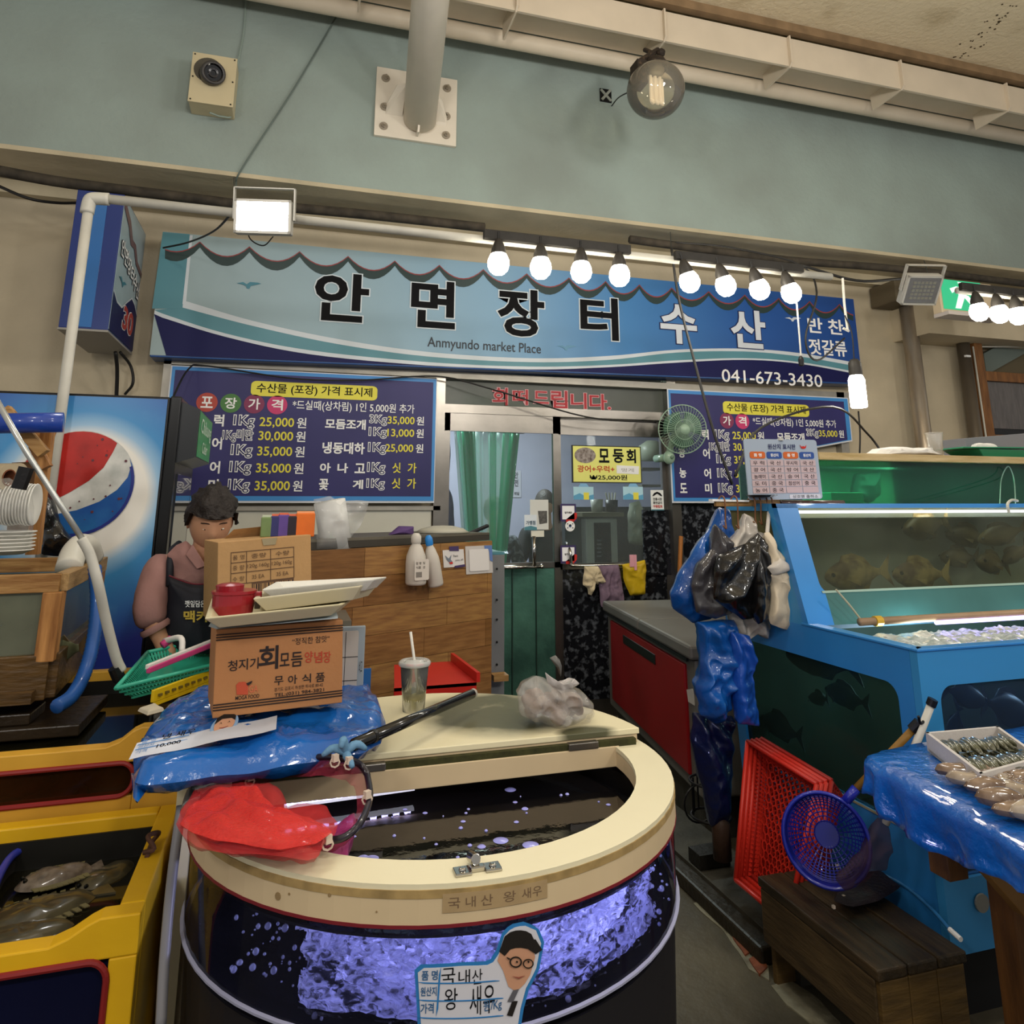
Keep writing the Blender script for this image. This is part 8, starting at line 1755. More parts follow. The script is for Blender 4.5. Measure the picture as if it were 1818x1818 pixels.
MB().box((xB0, YA - .06, zB), (4.9, YA + .52, zB + .035)).build('plank', mat('pine_board', '#b39c74', .6, col2='#98804f', vscale=5, stretch=(1, 9, 9), bump=.2), bd, bevel=.002)
zb_ = zB + .036
t = thing('paper_package', 'crumpled white paper package on the pine board', 'package', pY(1600, 808, YA))
MB().pillow([pY(x, y, YA + .05) for x, y in [(1535, 809), (1550, 797), (1580, 794), (1610, 796), (1648, 794), (1650, 800), (1672, 809), (1640, 810), (1600, 812)]], (0, -1, 0), .08, .08, amp=.012, freq=16, radial=.004, N=60).build('paper', mat('white_paper', '#cfccc6', .7, bump=.5, bscale=25), t, smooth=False)
p = pY(1663, 812, YA + .02); t = thing('plastic_cup', 'empty clear plastic cup on the pine board', 'cup', p); Hc2 = pY(1663, 770, YA + .02).z - p.z
MB().lathe([(0, .002), (.03, 0), (.043, Hc2), (.046, Hc2), (.046, Hc2 + .004), (.042, Hc2 + .003), (.029, .003)], p, seg=24).build('cup_wall', mat('clear_cup', '#b9b5ac', .12, alpha=.38, coat=.8), t, smooth=True)
a = pY(1713, 778, YA + .3); b_ = pY(1830, 806, YA + .3)
t = thing('grey_box', 'long flat grey box at the right end of the pine board', 'box', (a.x + .2, YA + .3, zb_)); MB().poly([V(a.x, YA + .3, zb_), V(b_.x + .3, YA + .3, zb_), V(b_.x + .3, YA + .3, a.z + .07), V(a.x, YA + .3, a.z)], (0, .16, 0)).build('carton', mat('grey_carton', '#74757a', .6), t, bevel=.002)
sg = Sheet((a.x, YA + .298, a.z), (a.x + .5, YA + .298, a.z), (a.x, YA + .298, zb_)); patch(sg, [(.12, .55), (.34, .5), (.34, .88), (.12, .9)], BLACK, t, .001, name='label'); lettering(sg, 'ILBIL', .16, .58, .33, .84, mat('ink_grey', '#8d8e90', .5), t, e=.004)
t = thing('green_colander', 'green basket of odds and ends at the right end of the pine board', 'basket', pY(1780, 806, YA))
a = pY(1712, 806, YA + .0); b_ = pY(1835, 797, YA); gc_ = mat('green_basket_plastic', '#1f7a58', .35, coat=.3)
MB().slab([V(a.x, YA, zb_ + .045), V(b_.x + .1, YA, zb_ + .055), V(b_.x + .1, YA + .25, zb_ + .055), V(a.x + .05, YA + .25, zb_ + .045)], (0, 0, .008)).build('rim', gc_, t, bevel=.003)
MB().hexa([V(a.x + .17, YA + .03, zb_), V(b_.x + .05, YA + .03, zb_), V(b_.x + .05, YA + .2, zb_), V(a.x + .17, YA + .2, zb_), V(a.x + .12, YA + .01, zb_ + .045), V(b_.x + .1, YA + .01, zb_ + .045), V(b_.x + .1, YA + .24, zb_ + .045), V(a.x + .12, YA + .24, zb_ + .045)]).build('bowl', gc_, t, bevel=.004)
MB().pillow([V(a.x + .13, YA + .04, zb_ + .055), V(a.x + .3, YA + .04, zb_ + .06), V(a.x + .3, YA + .1, zb_ + .06), V(a.x + .16, YA + .1, zb_ + .06)], (0, 0, 1), .02, .0, amp=.01).build('paper_scrap', _M['white_paper'], t)
# ---- origin board
YO = 2.66
A_, B_, C_ = pY(1320, 779, YO), pY(1449, 781, YO + .02), pY(1330, 888, YO)
sh = Sheet(A_, B_, C_)
t = thing('origin_board', 'pale blue board listing fish origins standing on the wooden pole', 'board', C_)
MB().poly([sh.at(a_, b_) for a_, b_ in rrect(0, 0, 1, 1, .04, .05)], (0, .006, 0)).build('panel', mat('board_pale_blue', '#98a4b4', .35), t)
lettering(sh, '원산지 표시판', .31, .08, .69, .17, NAVY, t, bold=.015)
orr = mat('pill_orange', '#c05e28', .4); obl = mat('pill_blue', '#2b4a8c', .4); opk = mat('board_pink', '#b8a3a6', .4)
for k in range(4):
 a0_ = .06 + .225 * k; patch(sh, rrect(a0_, .21, a0_ + .205, .325, .03, .03), (orr, obl)[k % 2], t, .001, name='header_pill'); lettering(sh, ('품 명', '원산지')[k % 2], a0_ + .05, .24, a0_ + .155, .295, WHITE, t, bold=.02)
rows_ = [('우럭', '국산', '무시럭', '국산'), ('광어', '국산', '방어', '국산'), ('놀래미', '국산', '숭어', '국산'), ('도미', '중국', '점성어', '중국'), ('농어', '중국', '', '')]
for r_ in range(5):
 for k in range(4):
  a0_ = .06 + .225 * k; b0_ = .345 + .112 * r_
  patch(sh, [(a0_, b0_), (a0_ + .215, b0_), (a0_ + .215, b0_ + .102), (a0_, b0_ + .102)], opk, t, .001, name='pink_cell')
  if rows_[r_][k]: lettering(sh, ' '.join(rows_[r_][k]) if len(rows_[r_][k]) == 2 else rows_[r_][k], a0_ + .03, b0_ + .02, a0_ + .18, b0_ + .085, BLACK, t)
patch(sh, rrect(.54, .92, .97, .99, .02, .02), swh, t, .001, name='footer'); lettering(sh, '상호명 출하소', .58, .93, .93, .98, BLACK, t)
patch(sh, [(.775, .12), (.80, .11), (.825, .12), (.845, .09), (.835, .14), (.815, .155), (.785, .155), (.765, .14), (.755, .09)], RED, t, .002, name='crab_print')
MB().tube([sh.at(.5, -.02), sh.at(.5, .02)], .012, 10).build('clip', mat('clip_white', '#b8b6b0', .4), t)
# ---- pole with hanging bags
p0 = pY(1272, 894, 2.68); p1 = pY(1386, 893, 2.70); p2 = pY(1497, 893, 2.72)
t = thing('wooden_pole', 'wooden pole with dark handle end that the bags hang from', 'pole', p1)
MB().slab([p0 + V(0, 0, -.012), p1 + V(0, 0, -.014), p1 + V(0, 0, .014), p0 + V(0, 0, .012)], (0, .02, 0)).build('wooden_slat', WOOD, t, bevel=.003)
MB().tube([p1, p2], .012, 12).build('dark_handle', mat('dark_varnish', '#43261a', .3, coat=.4), t, smooth=True)
MB().slab([pY(1265, 886, 2.67), pY(1330, 888, 2.67), pY(1330, 891, 2.67), pY(1265, 890, 2.67)], (0, .03, 0)).build('white_strip', WHITE, t)
tag(MB().lathe([(0, 0), (.05, .004), (.065, .012), (.04, .006), (0, .004)], pY(1353, 884, 2.64), (0, 0, 1), 20).build('black_clip', BLK), 'flat black clip lying on the wooden pole under the origin board', 'clip')
hookm = mat('rusty_hook', '#7a5238', .5, metal=.4)
for i, (x, lab) in enumerate(((1282, 'far left'), (1304, 'left'), (1335, 'middle left'), (1345, 'middle'), (1357, 'middle right'), (1366, 'right'))):
 q = pY(x, 890, 2.66); hh = .10 if i < 2 else .085
 tag(MB().tube(curve_pts([q + V(0, .03, .006), q + V(0, .0, .022), q + V(0, -.02, .0), q + V(0, -.015, -hh + .02), q + V(-.008, -.03, -hh - .008), q + V(-.022, -.03, -hh + .004)], 5), .0032, 6).build('hook', hookm, smooth=True), lab + ' rusty wire hook on the wooden pole', 'hook', 'hooks on the pole')
bkf = mat('black_bag_plastic', '#0e0e10', .28, coat=.7, bump=.7, bscale=12); bluef = mat('blue_bag_plastic', '#1054a2', .3, coat=.5, bump=.8, bscale=16, col2='#0b3878', vscale=4)
whf = mat('white_bag_plastic', '#bcb5ac', .4, coat=.4, bump=.5, bscale=14, alpha=.95); grf = mat('grey_bag_plastic', '#38363a', .35, coat=.6, bump=.6, bscale=12)
def hang(nm, pts, Y_, m, label, cat='bag', tf=.05, tb_=.05, seed=0, radial=.016, nrad=9, amp=.012, **k):
 return tag(MB().pillow([pY(x, y, Y_) for x, y in pts], (0, -1, 0), tf, tb_, amp=amp, freq=16, radial=radial, nrad=nrad, N=110, rings=22, seed=seed, **k).build(nm, m, smooth=True), label, cat)
hang('blue_bag', [(1262, 935), (1275, 900), (1296, 905), (1300, 960), (1290, 1040), (1262, 1100), (1230, 1108), (1196, 1080), (1190, 1055), (1205, 1020), (1235, 970)], 2.72, bluef, 'wide dark blue plastic bag hanging leftmost behind the black bags', seed=1)
hang('grey_bag', [(1270, 930), (1300, 960), (1296, 1000), (1300, 1090), (1270, 1100), (1235, 1085), (1228, 1040), (1240, 1000), (1262, 975)], 2.64, grf, 'charcoal plastic bag hanging left of the big black bag', seed=2, tf=.04)
hang('black_bag', [(1345, 945), (1358, 962), (1352, 1000), (1340, 1060), (1335, 1098), (1318, 1100), (1290, 1082), (1266, 1062), (1268, 1010), (1276, 985), (1310, 970), (1332, 960)], 2.58, bkf, 'big black plastic bag hanging in the middle of the pole', seed=3, tf=.05)
hang('black_bag', [(1344, 962), (1362, 980), (1366, 1040), (1362, 1100), (1346, 1110), (1336, 1090), (1330, 1030), (1332, 985)], 2.55, bkf, 'narrow black bag hanging between the big black bag and the folded white one', seed=5, tf=.035)
hang('white_bag', [(1322, 912), (1338, 918), (1342, 940), (1362, 950), (1370, 975), (1350, 1000), (1290, 985), (1275, 985), (1300, 955), (1316, 935)], 2.66, whf, 'white plastic bag top showing above the big black bag', seed=4, tf=.03)
hang('white_bag', [(1290, 1075), (1320, 1080), (1365, 1085), (1368, 1110), (1362, 1134), (1345, 1125), (1330, 1136), (1310, 1128), (1298, 1110)], 2.66, whf, 'white plastic bag bottom hanging below the black bags', seed=6, tf=.02)
t = thing('folded_bag', 'folded white bag with side flaps hanging rightmost on the pole', 'bag', pY(1385, 950, 2.55))
MB().pillow([pY(x, y, 2.55) for x, y in [(1358, 945), (1368, 944), (1378, 975), (1388, 985), (1410, 1000), (1413, 1030), (1408, 1110), (1398, 1118), (1368, 1110), (1364, 1100), (1370, 1040), (1356, 1015), (1362, 985)]], (0, -1, 0), .03, .03, amp=.014, freq=18, radial=.006, N=80, rings=10, seed=7).build('bag_body', mat('cream_bag', '#c9bba4', .5, bump=.6, bscale=14), t, smooth=True)
MB().pillow([pY(x, y, 2.52) for x, y in [(1362, 1008), (1384, 990), (1404, 1002), (1408, 1012), (1380, 1022), (1372, 1022)]], (0, -1, 0), .016, .016, amp=.006, N=36, rings=6).build('folded_flap', whf, t, smooth=True)
MB().tube([pY(1362, 948, 2.56), pY(1365, 910, 2.62)], .008, 8).build('bag_handle', whf, t)
hang('blue_bag', [(1240, 1100), (1298, 1100), (1306, 1180), (1296, 1260), (1272, 1282), (1240, 1272), (1236, 1220), (1246, 1160)], 2.66, bluef, 'crumpled blue bag hanging below the charcoal bag', seed=8, amp=.035, tf=.07)
hang('blue_sheet', [(1298, 1122), (1330, 1128), (1342, 1165), (1336, 1200), (1344, 1255), (1348, 1290), (1312, 1285), (1304, 1220)], 2.60, mat('blue_sheet', '#17469c', .3, coat=.5, bump=.3), 'smooth blue plastic sheet hanging beside the tank side window', 'sheet', seed=9, tf=.025)
hang('blue_bag', [(1232, 1265), (1300, 1270), (1296, 1400), (1286, 1470), (1260, 1470), (1248, 1400), (1226, 1310)], 2.76, mat('navy_bag_plastic', '#0a1238', .35, coat=.4, bump=.4), 'very dark blue bag hanging lowest, down to the freezer foot', seed=10, tf=.05)
# ================================================================== RED BASKETS, COLANDER, NET
rbm = mat('red_basket', '#b8281c', .4, coat=.15); rbm2 = mat('red_basket_old', '#9c2018', .45)
def rbasket(off, m, label):
 O = V(off, off * .15, 0)
 TL_ = pX(1327, 1316, 1.74) + O; BL_ = pX(1306, 1562, 1.58) + O; TR_q = pX(1450, 1392, 1.78) + O; BR_ = pX(1398, 1640, 1.61) + O
 t = thing('red_basket', label, 'basket', BL_, 'stacked red baskets'); Q = [TL_, TR_q, BR_, BL_]; n = (TR_q - TL_).cross(BL_ - TL_).normalized(); n = n if n.x > 0 else -n
 c_ = sum(Q, Vector((0, 0, 0))) / 4; Bq = [c_ + (p - c_) * .86 + n * .085 for p in Q]
 b = MB()
 for i in range(4): b.tube([Q[i], Q[(i + 1) % 4]], .0085, 8)
 b.build('rim', m, t, smooth=True)
 lat = MB(); nn = n * .003
 G = lambda u, v: Bq[0].lerp(Bq[1], u).lerp(Bq[3].lerp(Bq[2], u), v)
 R_, C_n = 15, 11
 for r_ in range(R_):
  for c__ in range(C_n):
   u0 = (c__ + (.5 if r_ % 2 else 0)) / C_n; v0 = r_ / R_; du = .5 / C_n; dv = 1 / R_
   for (ua, va, ub, vb) in ((u0, v0, u0 + du, v0 + dv * .33), (u0 + du, v0 + dv * .33, u0 + 2 * du, v0), (u0 + du, v0 + dv * .33, u0 + du, v0 + dv)):
    if ub > 1.02 or ua > 1: continue
    a_, d_ = G(min(ua, 1), va), G(min(ub, 1), min(vb, 1)); w_ = (d_ - a_).cross(n).normalized() * .0022
    lat.slab([a_ - w_, d_ - w_, d_ + w_, a_ + w_], nn)
 lat.build('honeycomb_floor', m, t)['kind'] = 'stuff'
 sd_ = MB()
 for i in range(4):
  j = (i + 1) % 4; nb = 30
  for k in range(nb + 1):
   u = k / nb; a_ = Q[i].lerp(Q[j], u); d_ = Bq[i].lerp(Bq[j], u); du = (Q[j] - Q[i]) / nb * .22; sn = (Q[j] - Q[i]).cross(n).normalized() * .002
   sd_.slab([a_ - du, a_ + du, d_ + du, d_ - du], sn)
  for v_ in (0.12, .3, .5, .7, .88, 1):
   a_ = Q[i].lerp(Bq[i], v_); d_ = Q[j].lerp(Bq[j], v_); sd_.slab([a_, d_, d_ + n * .004, a_ + n * .004], (Q[j] - Q[i]).cross(n).normalized() * .002)
 sd_.build('side_slats', m, t)['kind'] = 'stuff'
 return t
rbasket(.0, rbm, 'front red basket of the stack leaning on the blue tank'); rbasket(.022, rbm, 'second red basket of the leaning stack'); rbasket(.044, rbm, 'third red basket of the leaning stack'); rbasket(.07, rbm2, 'darkest rear red basket of the leaning stack')
# colander
C0 = pY(1466, 1490, 2.06); ax = V(-.62, -.72, .22).normalized(); Rc = .118; e1_ = ax.orthogonal().normalized(); e2_ = ax.cross(e1_)
t = thing('blue_colander', 'blue plastic colander scoop with a wooden handle leaning on the tank', 'colander', C0); bm2 = mat('royal_blue_plastic', '#14208c', .3, coat=.4)
PC = lambda a_, r_, h_: C0 + (e1_ * math.cos(a_) + e2_ * math.sin(a_)) * r_ + ax * h_
b = MB(); b.lathe([(Rc - .004, -.004), (Rc + .006, -.006), (Rc + .008, .006), (Rc, .010), (Rc - .004, -.004)], C0, ax, 44); b.lathe([(Rc, .0), (Rc - .004, -.028), (Rc - .007, -.028), (Rc - .004, 0)], C0, ax, 44); b.build('rim', bm2, t, smooth=True)
b = MB()
def prof(u): th = u * math.pi / 2; return (Rc - .005) * math.cos(th) ** .8 if u < 1 else 0, -.026 - .075 * math.sin(th)
NA = 52
for k in range(NA):
 a_ = 2 * math.pi * k / NA
 for s_ in range(7):
  u0_, u1_ = s_ / 8, (s_ + 1) / 8; r0_, h0_ = prof(u0_); r1_, h1_ = prof(u1_); w_ = .022 * (1 if s_ < 5 else 1.3)
  if s_ >= 5 and k % 2: continue
  b.slab([PC(a_ - w_, r0_, h0_), PC(a_ + w_, r0_, h0_), PC(a_ + w_, r1_, h1_), PC(a_ - w_, r1_, h1_)], ax * -.003)
for s_ in range(0, 12):
 r0_, h0_ = prof(s_ / 13); b.tube([PC(2 * math.pi * k / 44, r0_, h0_) for k in range(44)], .0018, 4, closed=True)
b.build('slotted_bowl', bm2, t)['kind'] = 'stuff'
r0_, h0_ = prof(.86); MB().disc(C0 + ax * (h0_ - .004), r0_ + .004, ax, 24, t=.003).build('bowl_floor', bm2, t)
hA = pY(1500, 1424, 2.04); hB = pY(1520, 1400, 2.03); hC = pY(1628, 1288, 1.90)
MB().tube([hA, hB], .014, 12).build('handle_socket', bm2, t, smooth=True); MB().tube([hB - (hC - hB) * .05, hC], .0105, 12).build('wooden_handle', mat('handle_wood', '#8a6424', .5, var=.3, vscale=10), t, smooth=True)
MB().tube([hC - (hC - hB).normalized() * .02, hC + (hC - hB).normalized() * .012], .0165, 12).build('black_clamp', BLK, t)
# net with white handle
t = thing('small_net', 'landing net with a white pipe handle and blue hoop lying over the bench', 'net', pY(1570, 1470, 1.98))
n0 = pY(1654, 1248, 1.86); n1 = pY(1572, 1462, 1.98); dn_ = (n1 - n0).normalized()
MB().tube([n0, n1], .011, 14).build('pipe_handle', PVC, t, smooth=True); MB().tube([n0 - dn_ * .012, n0 + dn_ * .008], .014, 14).build('end_cap', BLK, t)
MB().tube(curve_pts([n0 + dn_ * .055, n0 + dn_ * .06 + V(-.025, -.01, .0), n0 + dn_ * .045 + V(-.04, -.012, .008)], 4), .004, 8).build('clip_hook', BLK, t)
hp_ = [pZ(1520, 1548, .34), pZ(1555, 1548, .33), pZ(1605, 1572, .32), pZ(1650, 1610, .32), pZ(1688, 1652, .32), pZ(1660, 1690, .31)]
MB().tube(curve_pts(hp_[:5], 6), .0055, 8).build('blue_hoop', mat('hoop_blue', '#2b6ca4', .35), t, smooth=True)
MB().tube([pZ(1686, 1650, .325), pZ(1706, 1668, .32)], .007, 8).build('white_joint', WHITE, t)
dm = mat('dark_mesh', '#3a2430', .6, alpha=.5, bump=.5, bscale=90)
MB().pillow([pY(x, y, 1.985) for x, y in [(1560, 1450), (1576, 1458), (1580, 1500), (1572, 1545), (1545, 1550), (1520, 1570), (1500, 1580), (1482, 1560), (1500, 1535), (1530, 1510), (1545, 1480)]], (0, -1, 0), .02, .02, amp=.014, freq=15, N=56, seed=2).build('mesh_bag', dm, t, smooth=True)
MB().pillow([pZ(x, y, .325) for x, y in [(1490, 1575), (1525, 1552), (1570, 1552), (1600, 1575), (1560, 1600), (1510, 1610), (1480, 1600)]], (0, 0, 1), .02, .002, amp=.008, N=40, seed=3).build('mesh_floor', mat('dark_mesh_dense', '#20161c', .6, alpha=.85, bump=.5, bscale=90), t, smooth=True)
for x, y, z in ((1532, 1552, .345), (1498, 1592, .335), (1480, 1610, .325), (1487, 1538, .42)): MB().box(pZ(x, y, z) - V(.004, .004, .004), pZ(x, y, z) + V(.004, .004, .004)).build('cable_tie', _M['cable_tie'], t)
# ================================================================== BENCH
bw = mat('bench_wood', '#3f3220', .5, col2='#1d1810', vscale=5, stretch=(6, 1, 6), bump=.4, bscale=14); bwl = mat('bench_side', '#6b5228', .6, col2='#44341c', vscale=5, stretch=(1, 1, 6), bump=.4, bscale=14); bws = mat('bench_apron', '#52422a', .6, col2='#362a1a', vscale=5, stretch=(6, 1, 6), bump=.4, bscale=14)
bx0, bx1, by0, by1 = 1.56, 1.865, 1.835, 2.355
t = thing('wooden_bench', 'low dark wet wooden bench in front of the blue tank', 'bench', ((bx0 + bx1) / 2, (by0 + by1) / 2, 0))
for k in range(3):
 w_ = (bx1 - bx0) / 3; MB().box((bx0 + k * w_ + .002, by0, .272), (bx0 + (k + 1) * w_ - .002, by1, .30 - .001 * (k % 2))).build('plank', bw, t, bevel=.005)
MB().box((bx0 + .004, by0 + .02, .12), (bx0 + .028, by1 - .01, .27)).build('side_apron', bws, t, bevel=.003); MB().box((bx1 - .028, by0 + .02, .12), (bx1 - .004, by1 - .01, .27)).build('side_apron', bws, t, bevel=.003)
for k in range(3):
 w_ = (bx1 - bx0 - .02) / 3; MB().box((bx0 + .01 + k * w_ + .001, by0 + .005, .0), (bx0 + .01 + (k + 1) * w_ - .001, by0 + .028, .27)).build('end_plank', bwl, t, bevel=.003)
for k in range(2):
 w_ = (bx1 - bx0 - .1) / 2; MB().box((bx0 + .03 + k * w_ + .001, by1 - .03, .0), (bx0 + .03 + (k + 1) * w_ - .001, by1 - .008, .27)).build('end_plank', bwl, t, bevel=.003)
# ================================================================== TABLE WITH TARPAULIN
zt_ = .845
tA = V(1.50, 1.71, zt_); tB = V(1.41, 1.10, zt_); tC = V(2.6, 1.0, zt_); tD = V(2.6, 1.80, zt_)
tw = mat('table_wood', '#6b4520', .6, col2='#4a2e16', vscale=6, stretch=(6, 6, 1), bump=.3); twl = mat('brace_wood', '#8a6430', .55, col2='#6b4a20', vscale=6, bump=.3)
t = thing('display_table', 'rough wooden table under the blue tarpaulin at the right edge', 'table', (1.9, 1.4, 0))
MB().poly([tA + V(.03, -.03, -.03), tB + V(.03, .03, -.03), tC + V(0, 0, -.03), tD + V(0, -.03, -.03)], (0, 0, .025)).build('table_top', tw, t)
MB().box((1.60, 1.60, .60), (1.66, 1.66, .82)).build('short_block', tw, t, bevel=.003)
q0 = pY(1672, 1440, 1.57); q1 = pY(1830, 1620, 1.50); dq = (q1 - q0).normalized(); nq = dq.cross(V(0, 1, 0)).normalized() * .018
MB().slab([q0 - nq, q1 - nq, q1 + nq, q0 + nq], (0, .035, 0)).build('diagonal_brace', twl, t, bevel=.003)
l0 = pY(1790, 1510, 1.60); MB().box((l0.x - .03, 1.58, 0), (l0.x + .035, 1.65, .82)).build('leg', tw, t, bevel=.003); MB().box((1.55, 1.12, 0), (1.61, 1.18, .82)).build('leg', tw, t, bevel=.003); MB().box((2.5, 1.1, 0), (2.56, 1.16, .82)).build('leg', tw, t)
MB().box((1.60, 1.60, .80), (2.55, 1.64, .83)).build('top_rail', tw, t)
tp = mat('tarp_blue_film', '#125fb4', .2, coat=.7, bump=1, bscale=24, col2='#0d4690', vscale=5)
# draped film: top and overhanging hem
loop = curve_pts([V(2.6, 1.85, zt_), V(2.1, 1.80, zt_), V(1.75, 1.775, zt_), V(1.58, 1.75, zt_), V(1.505, 1.71, zt_), V(1.475, 1.6, zt_), V(1.455, 1.4, zt_), V(1.42, 1.2, zt_), V(1.40, 1.05, zt_)], 12)
cc = V(2.3, 1.3, zt_); vs = []; fs = []; n_ = len(loop); rings_ = 16
for i in range(rings_ + 1):
 u = i / rings_
 for k, p_ in enumerate(loop):
  q = cc.lerp(p_, u) + V(0, 0, .004 + .004 * noise.noise(cc.lerp(p_, u) * 9)); vs.append(q)
for i in range(1, 9):
 for k, p_ in enumerate(loop):
  o2 = (p_ - cc); o2.z = 0; o2.normalize(); f = i / 8; w_ = noise.noise(V(k * .16, f * 2, 0)); hemd = .09 + .03 * math.sin(k * .12) + .03 * noise.noise(V(k * .1, 5, 0))
  vs.append(p_ + o2 * (.018 + .018 * w_ * f + .012 * math.sin(k * .7) * f) + V(0, 0, .004 - hemd * f + .008 * noise.noise(V(k * .5, f * 4, 2))))
tot = rings_ + 9
for i in range(tot - 1):
 for k in range(n_ - 1): fs.append((i * n_ + k, i * n_ + k + 1, (i + 1) * n_ + k + 1, (i + 1) * n_ + k))
b = MB(); b.add(vs, fs); o = b.build('blue_tarp', tp, smooth=True); tag(o, 'shiny blue tarpaulin draped over the wooden table', 'tarpaulin'); s_ = o.modifiers.new('th', 'SOLIDIFY'); s_.thickness = .002
# foam box of prawns
zf = zt_ + .01
F4 = [pZ(1643, 1300, .90), pZ(1741, 1374, .90), pZ(1850, 1344, .90), pZ(1772, 1289, .90)]
t = thing('foam_box', 'white foam box of small grey prawns on the blue tarpaulin', 'box', sum(F4, Vector((0, 0, 0))) / 4 - V(0, 0, .05)); fbm = mat('foam_box_white', '#b9b4b0', .6, bump=.1, bscale=80)
fo_ = sum(F4, Vector((0, 0, 0))) / 4
for i in range(4):
 j = (i + 1) % 4; a_, d_ = F4[i], F4[j]; inn = (fo_ - (a_ + d_) / 2); inn.z = 0; inn = inn.normalized() * .010
 lo_ = V(0, 0, -(.90 - zf)); MB().slab([a_, d_, d_ + lo_, a_ + lo_], inn).build('side_wall', fbm, t)
MB().slab([p + V(0, 0, zf - .90 + .001) for p in F4], (0, 0, .006)).build('box_floor', fbm, t)
prawn = mat('prawn_grey', '#5d5c46', .25, coat=.6, col2='#3a3a2c', vscale=60); first = None; rr = random.Random(12)
def mkprawn():
 t = thing('prawn', 'grey-green raw prawn laid in the row in the foam box', 'prawn', (0, 0, 0), 'prawns in the foam box')
 MB().tube([(-.045, 0, 0), (-.03, 0, .004), (-.01, 0, .006), (.015, 0, .006), (.035, 0, .004), (.055, 0, .0)], [.002, .006, .008, .009, .008, .002], 8).build('body', prawn, t, smooth=True)
 b = MB(); b.poly([(-.04, 0, .002), (-.062, .009, .003), (-.06, -.009, .003)], (0, 0, .0015)); b.build('tail_fan', prawn, t)
 b = MB()
 for k in range(5): b.tube([(.0 + k * .008, .004, .0), (.002 + k * .008, .014, -.004)], .0008, 4); b.tube([(.0 + k * .008, -.004, .0), (.002 + k * .008, -.014, -.004)], .0008, 4)
 b.build('legs', prawn, t); return t
u_ = (F4[3] - F4[0]); v_ = (F4[1] - F4[0]); ang = math.atan2(v_.y, v_.x)
for layer in range(2):
 for k in range(16):
  for c__ in range(2):
   q = F4[0] + u_ * (.09 + .055 * k + rr.uniform(-.01, .01)) + v_ * (.3 + .42 * c__ + rr.uniform(-.03, .03)); q.z = zf + .018 + layer * .011
   rt_q = (rr.uniform(-.3, .3), rr.uniform(-.1, .1), ang + math.pi + rr.uniform(-.18, .18))
   if first is None: first = mkprawn(); first.location = q; first.rotation_euler = rt_q
   else: dup(first, q, rt_q)
# squid / octopus pile
sq_m = mat('squid_flesh', '#8a7460', .22, coat=.9, col2='#55402f', vscale=24, bump=.2); sq2 = mat('squid_pale', '#a89a86', .2, coat=.9, col2='#7a6a58', vscale=24)
spots_ = [(1700, 1368, -0.5, 'leftmost squid with tentacles pointing at the foam box'), (1722, 1385, -0.7, 'second squid along the edge of the tarpaulin'), (1752, 1398, -0.4, 'long pale squid lying below the foam box corner'), (1785, 1392, 0.9, 'curled squid right under the foam box'), (1775, 1418, -0.6, 'glossy squid in the middle of the pile'), (1808, 1405, 1.6, 'coiled brown squid at the right of the pile'), (1800, 1435, -0.3, 'squid at the front edge of the pile'), (1830, 1440, -0.2, 'squid cut off by the right edge of the picture'), (1825, 1385, 2.6, 'squid squeezed against the foam box at the right')]
for i, (x, y, an, lab) in enumerate(spots_):
 q = pZ(x, y, zt_ + .03); t = thing('squid', lab, 'squid', q, 'squid on the blue tarpaulin'); R = Matrix.Rotation(an, 3, 'Z'); P_ = lambda a_, c_, h_=0: q + R @ V(a_, c_, h_)
 MB().pillow([P_(-.05, 0), P_(-.02, .018), P_(.02, .022), P_(.045, .014), P_(.05, 0), P_(.045, -.014), P_(.02, -.022), P_(-.02, -.018)], (0, 0, 1), .018, .014, amp=.006, N=32, rings=7, seed=i).build('mantle', (sq_m, sq2)[i % 2], t, smooth=True)
 MB().ball(P_(.055, 0, .002), .013, 12, 8).build('head', sq_m, t, smooth=True)
 for k in range(8):
  s_ = (k - 3.5) * .3; w_ = .012 * math.sin(i + k * 1.7)
  MB().tube(curve_pts([P_(.052, .003 * (k - 3.5)), P_(.072, s_ * .03, .012), P_(.092, s_ * .045 + w_, .012), P_(.108, s_ * .05 - w_, .002), P_(.118, s_ * .05 + w_ * 1.5, .004)], 3), [.0055, .0052, .005, .0047, .0045, .0042, .004, .0036, .0032, .0028, .0024, .002, .0015], 6).build('tentacle', sq_m, t, smooth=True)
# ================================================================== FAR RIGHT WALL FITTINGS
pm_ = mat('old_steel_pipe', '#94836c', .3, metal=.6, col2='#b5aca0', vscale=4, stretch=(3, 3, .5))
pl = pY(1628, 685, 5.0); t = thing('steel_column', 'round rusty steel column on the cream wall behind the blue tank', 'column', (pl.x, 5.0, 0))
MB().tube([(pl.x, 5.0, 0), (pl.x, 5.0, pY(1600, 545, 5.0).z)], .068, 22).build('column_tube', pm_, t, smooth=True)
a = pY(1577, 500, 4.95); b_ = pY(1662, 545, 4.95); MB().box((a.x, 4.88, b_.z), (b_.x, 5.18, a.z)).build('bracket_box', mat('brown_bracket', '#5c5240', .6, bump=.3), t, bevel=.01)
pl = pY(1722, 700, 5.05); t = thing('steel_column', 'dark steel column with a white conduit beside the wooden window frame', 'column', (pl.x, 5.05, 0))
MB().tube([(pl.x, 5.05, 0), (pl.x, 5.05, pY(1708, 598, 5.05).z)], .055, 18).build('column_tube', mat('dark_steel_pipe', '#6b6256', .4, metal=.6), t, smooth=True)
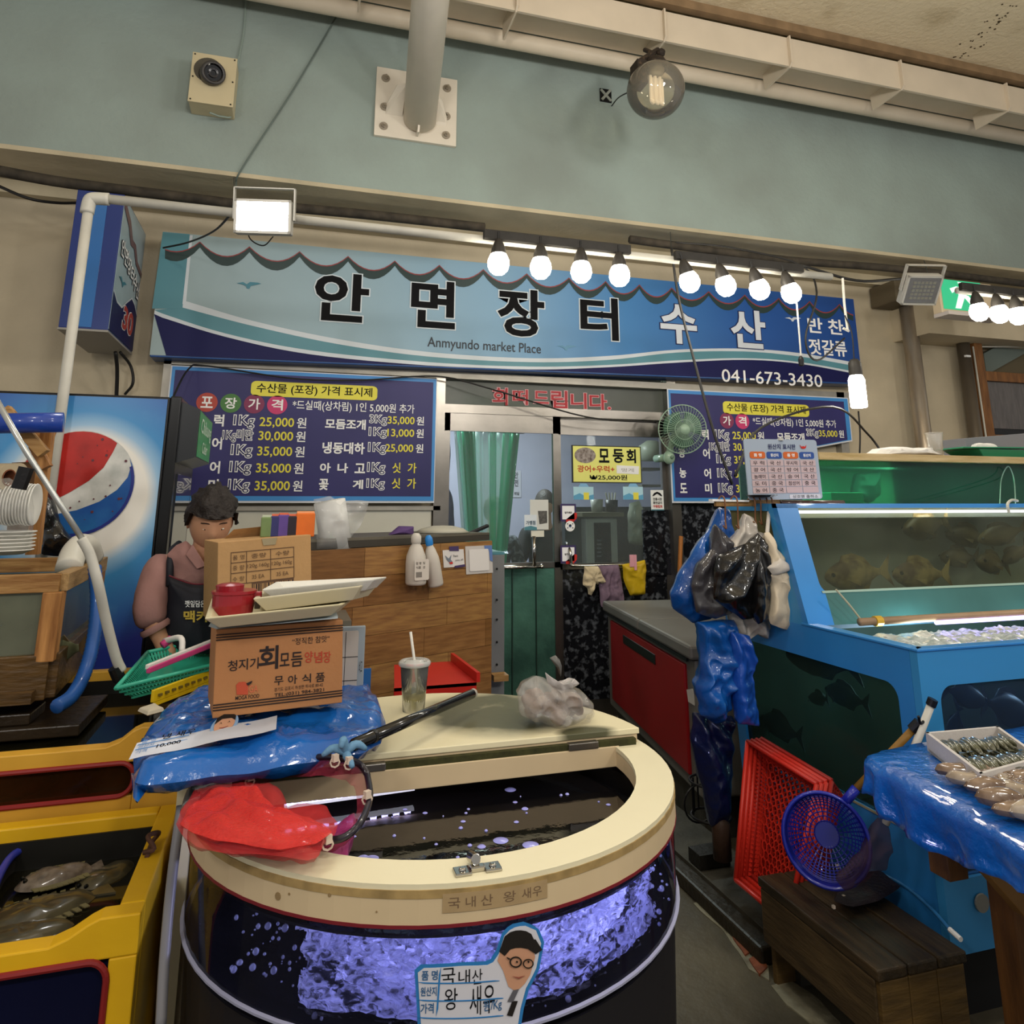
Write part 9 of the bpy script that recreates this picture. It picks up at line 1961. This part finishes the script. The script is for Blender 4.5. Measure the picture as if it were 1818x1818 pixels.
MB().tube([(pl.x + .09, 5.02, 0.8), (pl.x + .09, 5.02, pY(1730, 615, 5.0).z), (pl.x + .8, 5.02, pY(1730, 615, 5.0).z + .05)], .014, 8).build('white_conduit', PVC, t, smooth=True)
MB().box(pY(1715, 630, 4.98), pY(1724, 634, 4.98) + V(0, .02, 0)).build('white_tag', WHITE, t)
a = pY(1650, 591, 4.8); struct(MB().box((a.x, 4.8, a.z), (9, YW, a.z + .35)).build('trim_10', CREAM))
wf0 = pY(1746, 700, 5.0).x
t = thing('window_frame', 'wooden window frame with plastic sheeting at the right edge', 'window frame', (wf0 + .3, 5.1, 1.5)); wfm = mat('orange_pine', '#8a5c30', .6, col2='#5d3c20', vscale=5, stretch=(6, 6, 1))
zt0 = pY(1740, 600, 5.0).z
MB().box((wf0 - .02, 5.0, 1.2), (wf0 + .07, 5.06, zt0)).build('upright', wfm, t, bevel=.004);
za = pY(1790, 678, 5.0).z; zb2 = pY(1790, 780, 5.0).z
MB().box((wf0 + .07, 5.0, za), (wf0 + 2.5, 5.06, za + .09)).build('upper_rail', wfm, t, bevel=.004); MB().box((wf0 + .07, 5.0, zb2 - .04), (wf0 + 2.5, 5.06, zb2 + .04)).build('lower_rail', wfm, t, bevel=.004)
MB().box((wf0 + .07, 5.03, zb2 + .1), (wf0 + 2.5, 5.035, za)).build('plastic_sheet', mat('grey_film', '#5a5350', .3, coat=.5, bump=.8, bscale=5, var=.4, stretch=(6, 1, 1)), t)
MB().box((wf0 + .07, 5.04, zb2 + .03), (wf0 + 2.5, 5.06, zb2 + .1)).build('dark_gap', BLK, t)
q0 = pY(1752, 665, 5.08); MB().slab([q0, q0 + V(2, 0, .9), q0 + V(2, 0, 1.13), q0 + V(0, 0, .2)], (0, .03, 0)).build('sloping_rafter', mat('grey_green_paint', '#66706a', .6), t)
MB().slab([q0 + V(0, .04, .2), q0 + V(2, .04, 1.1), q0 + V(2, .04, -.1), q0 + V(0, .04, -.1)], (0, .02, 0)).build('brown_infill', mat('brown_infill', '#5f5540', .7), t)
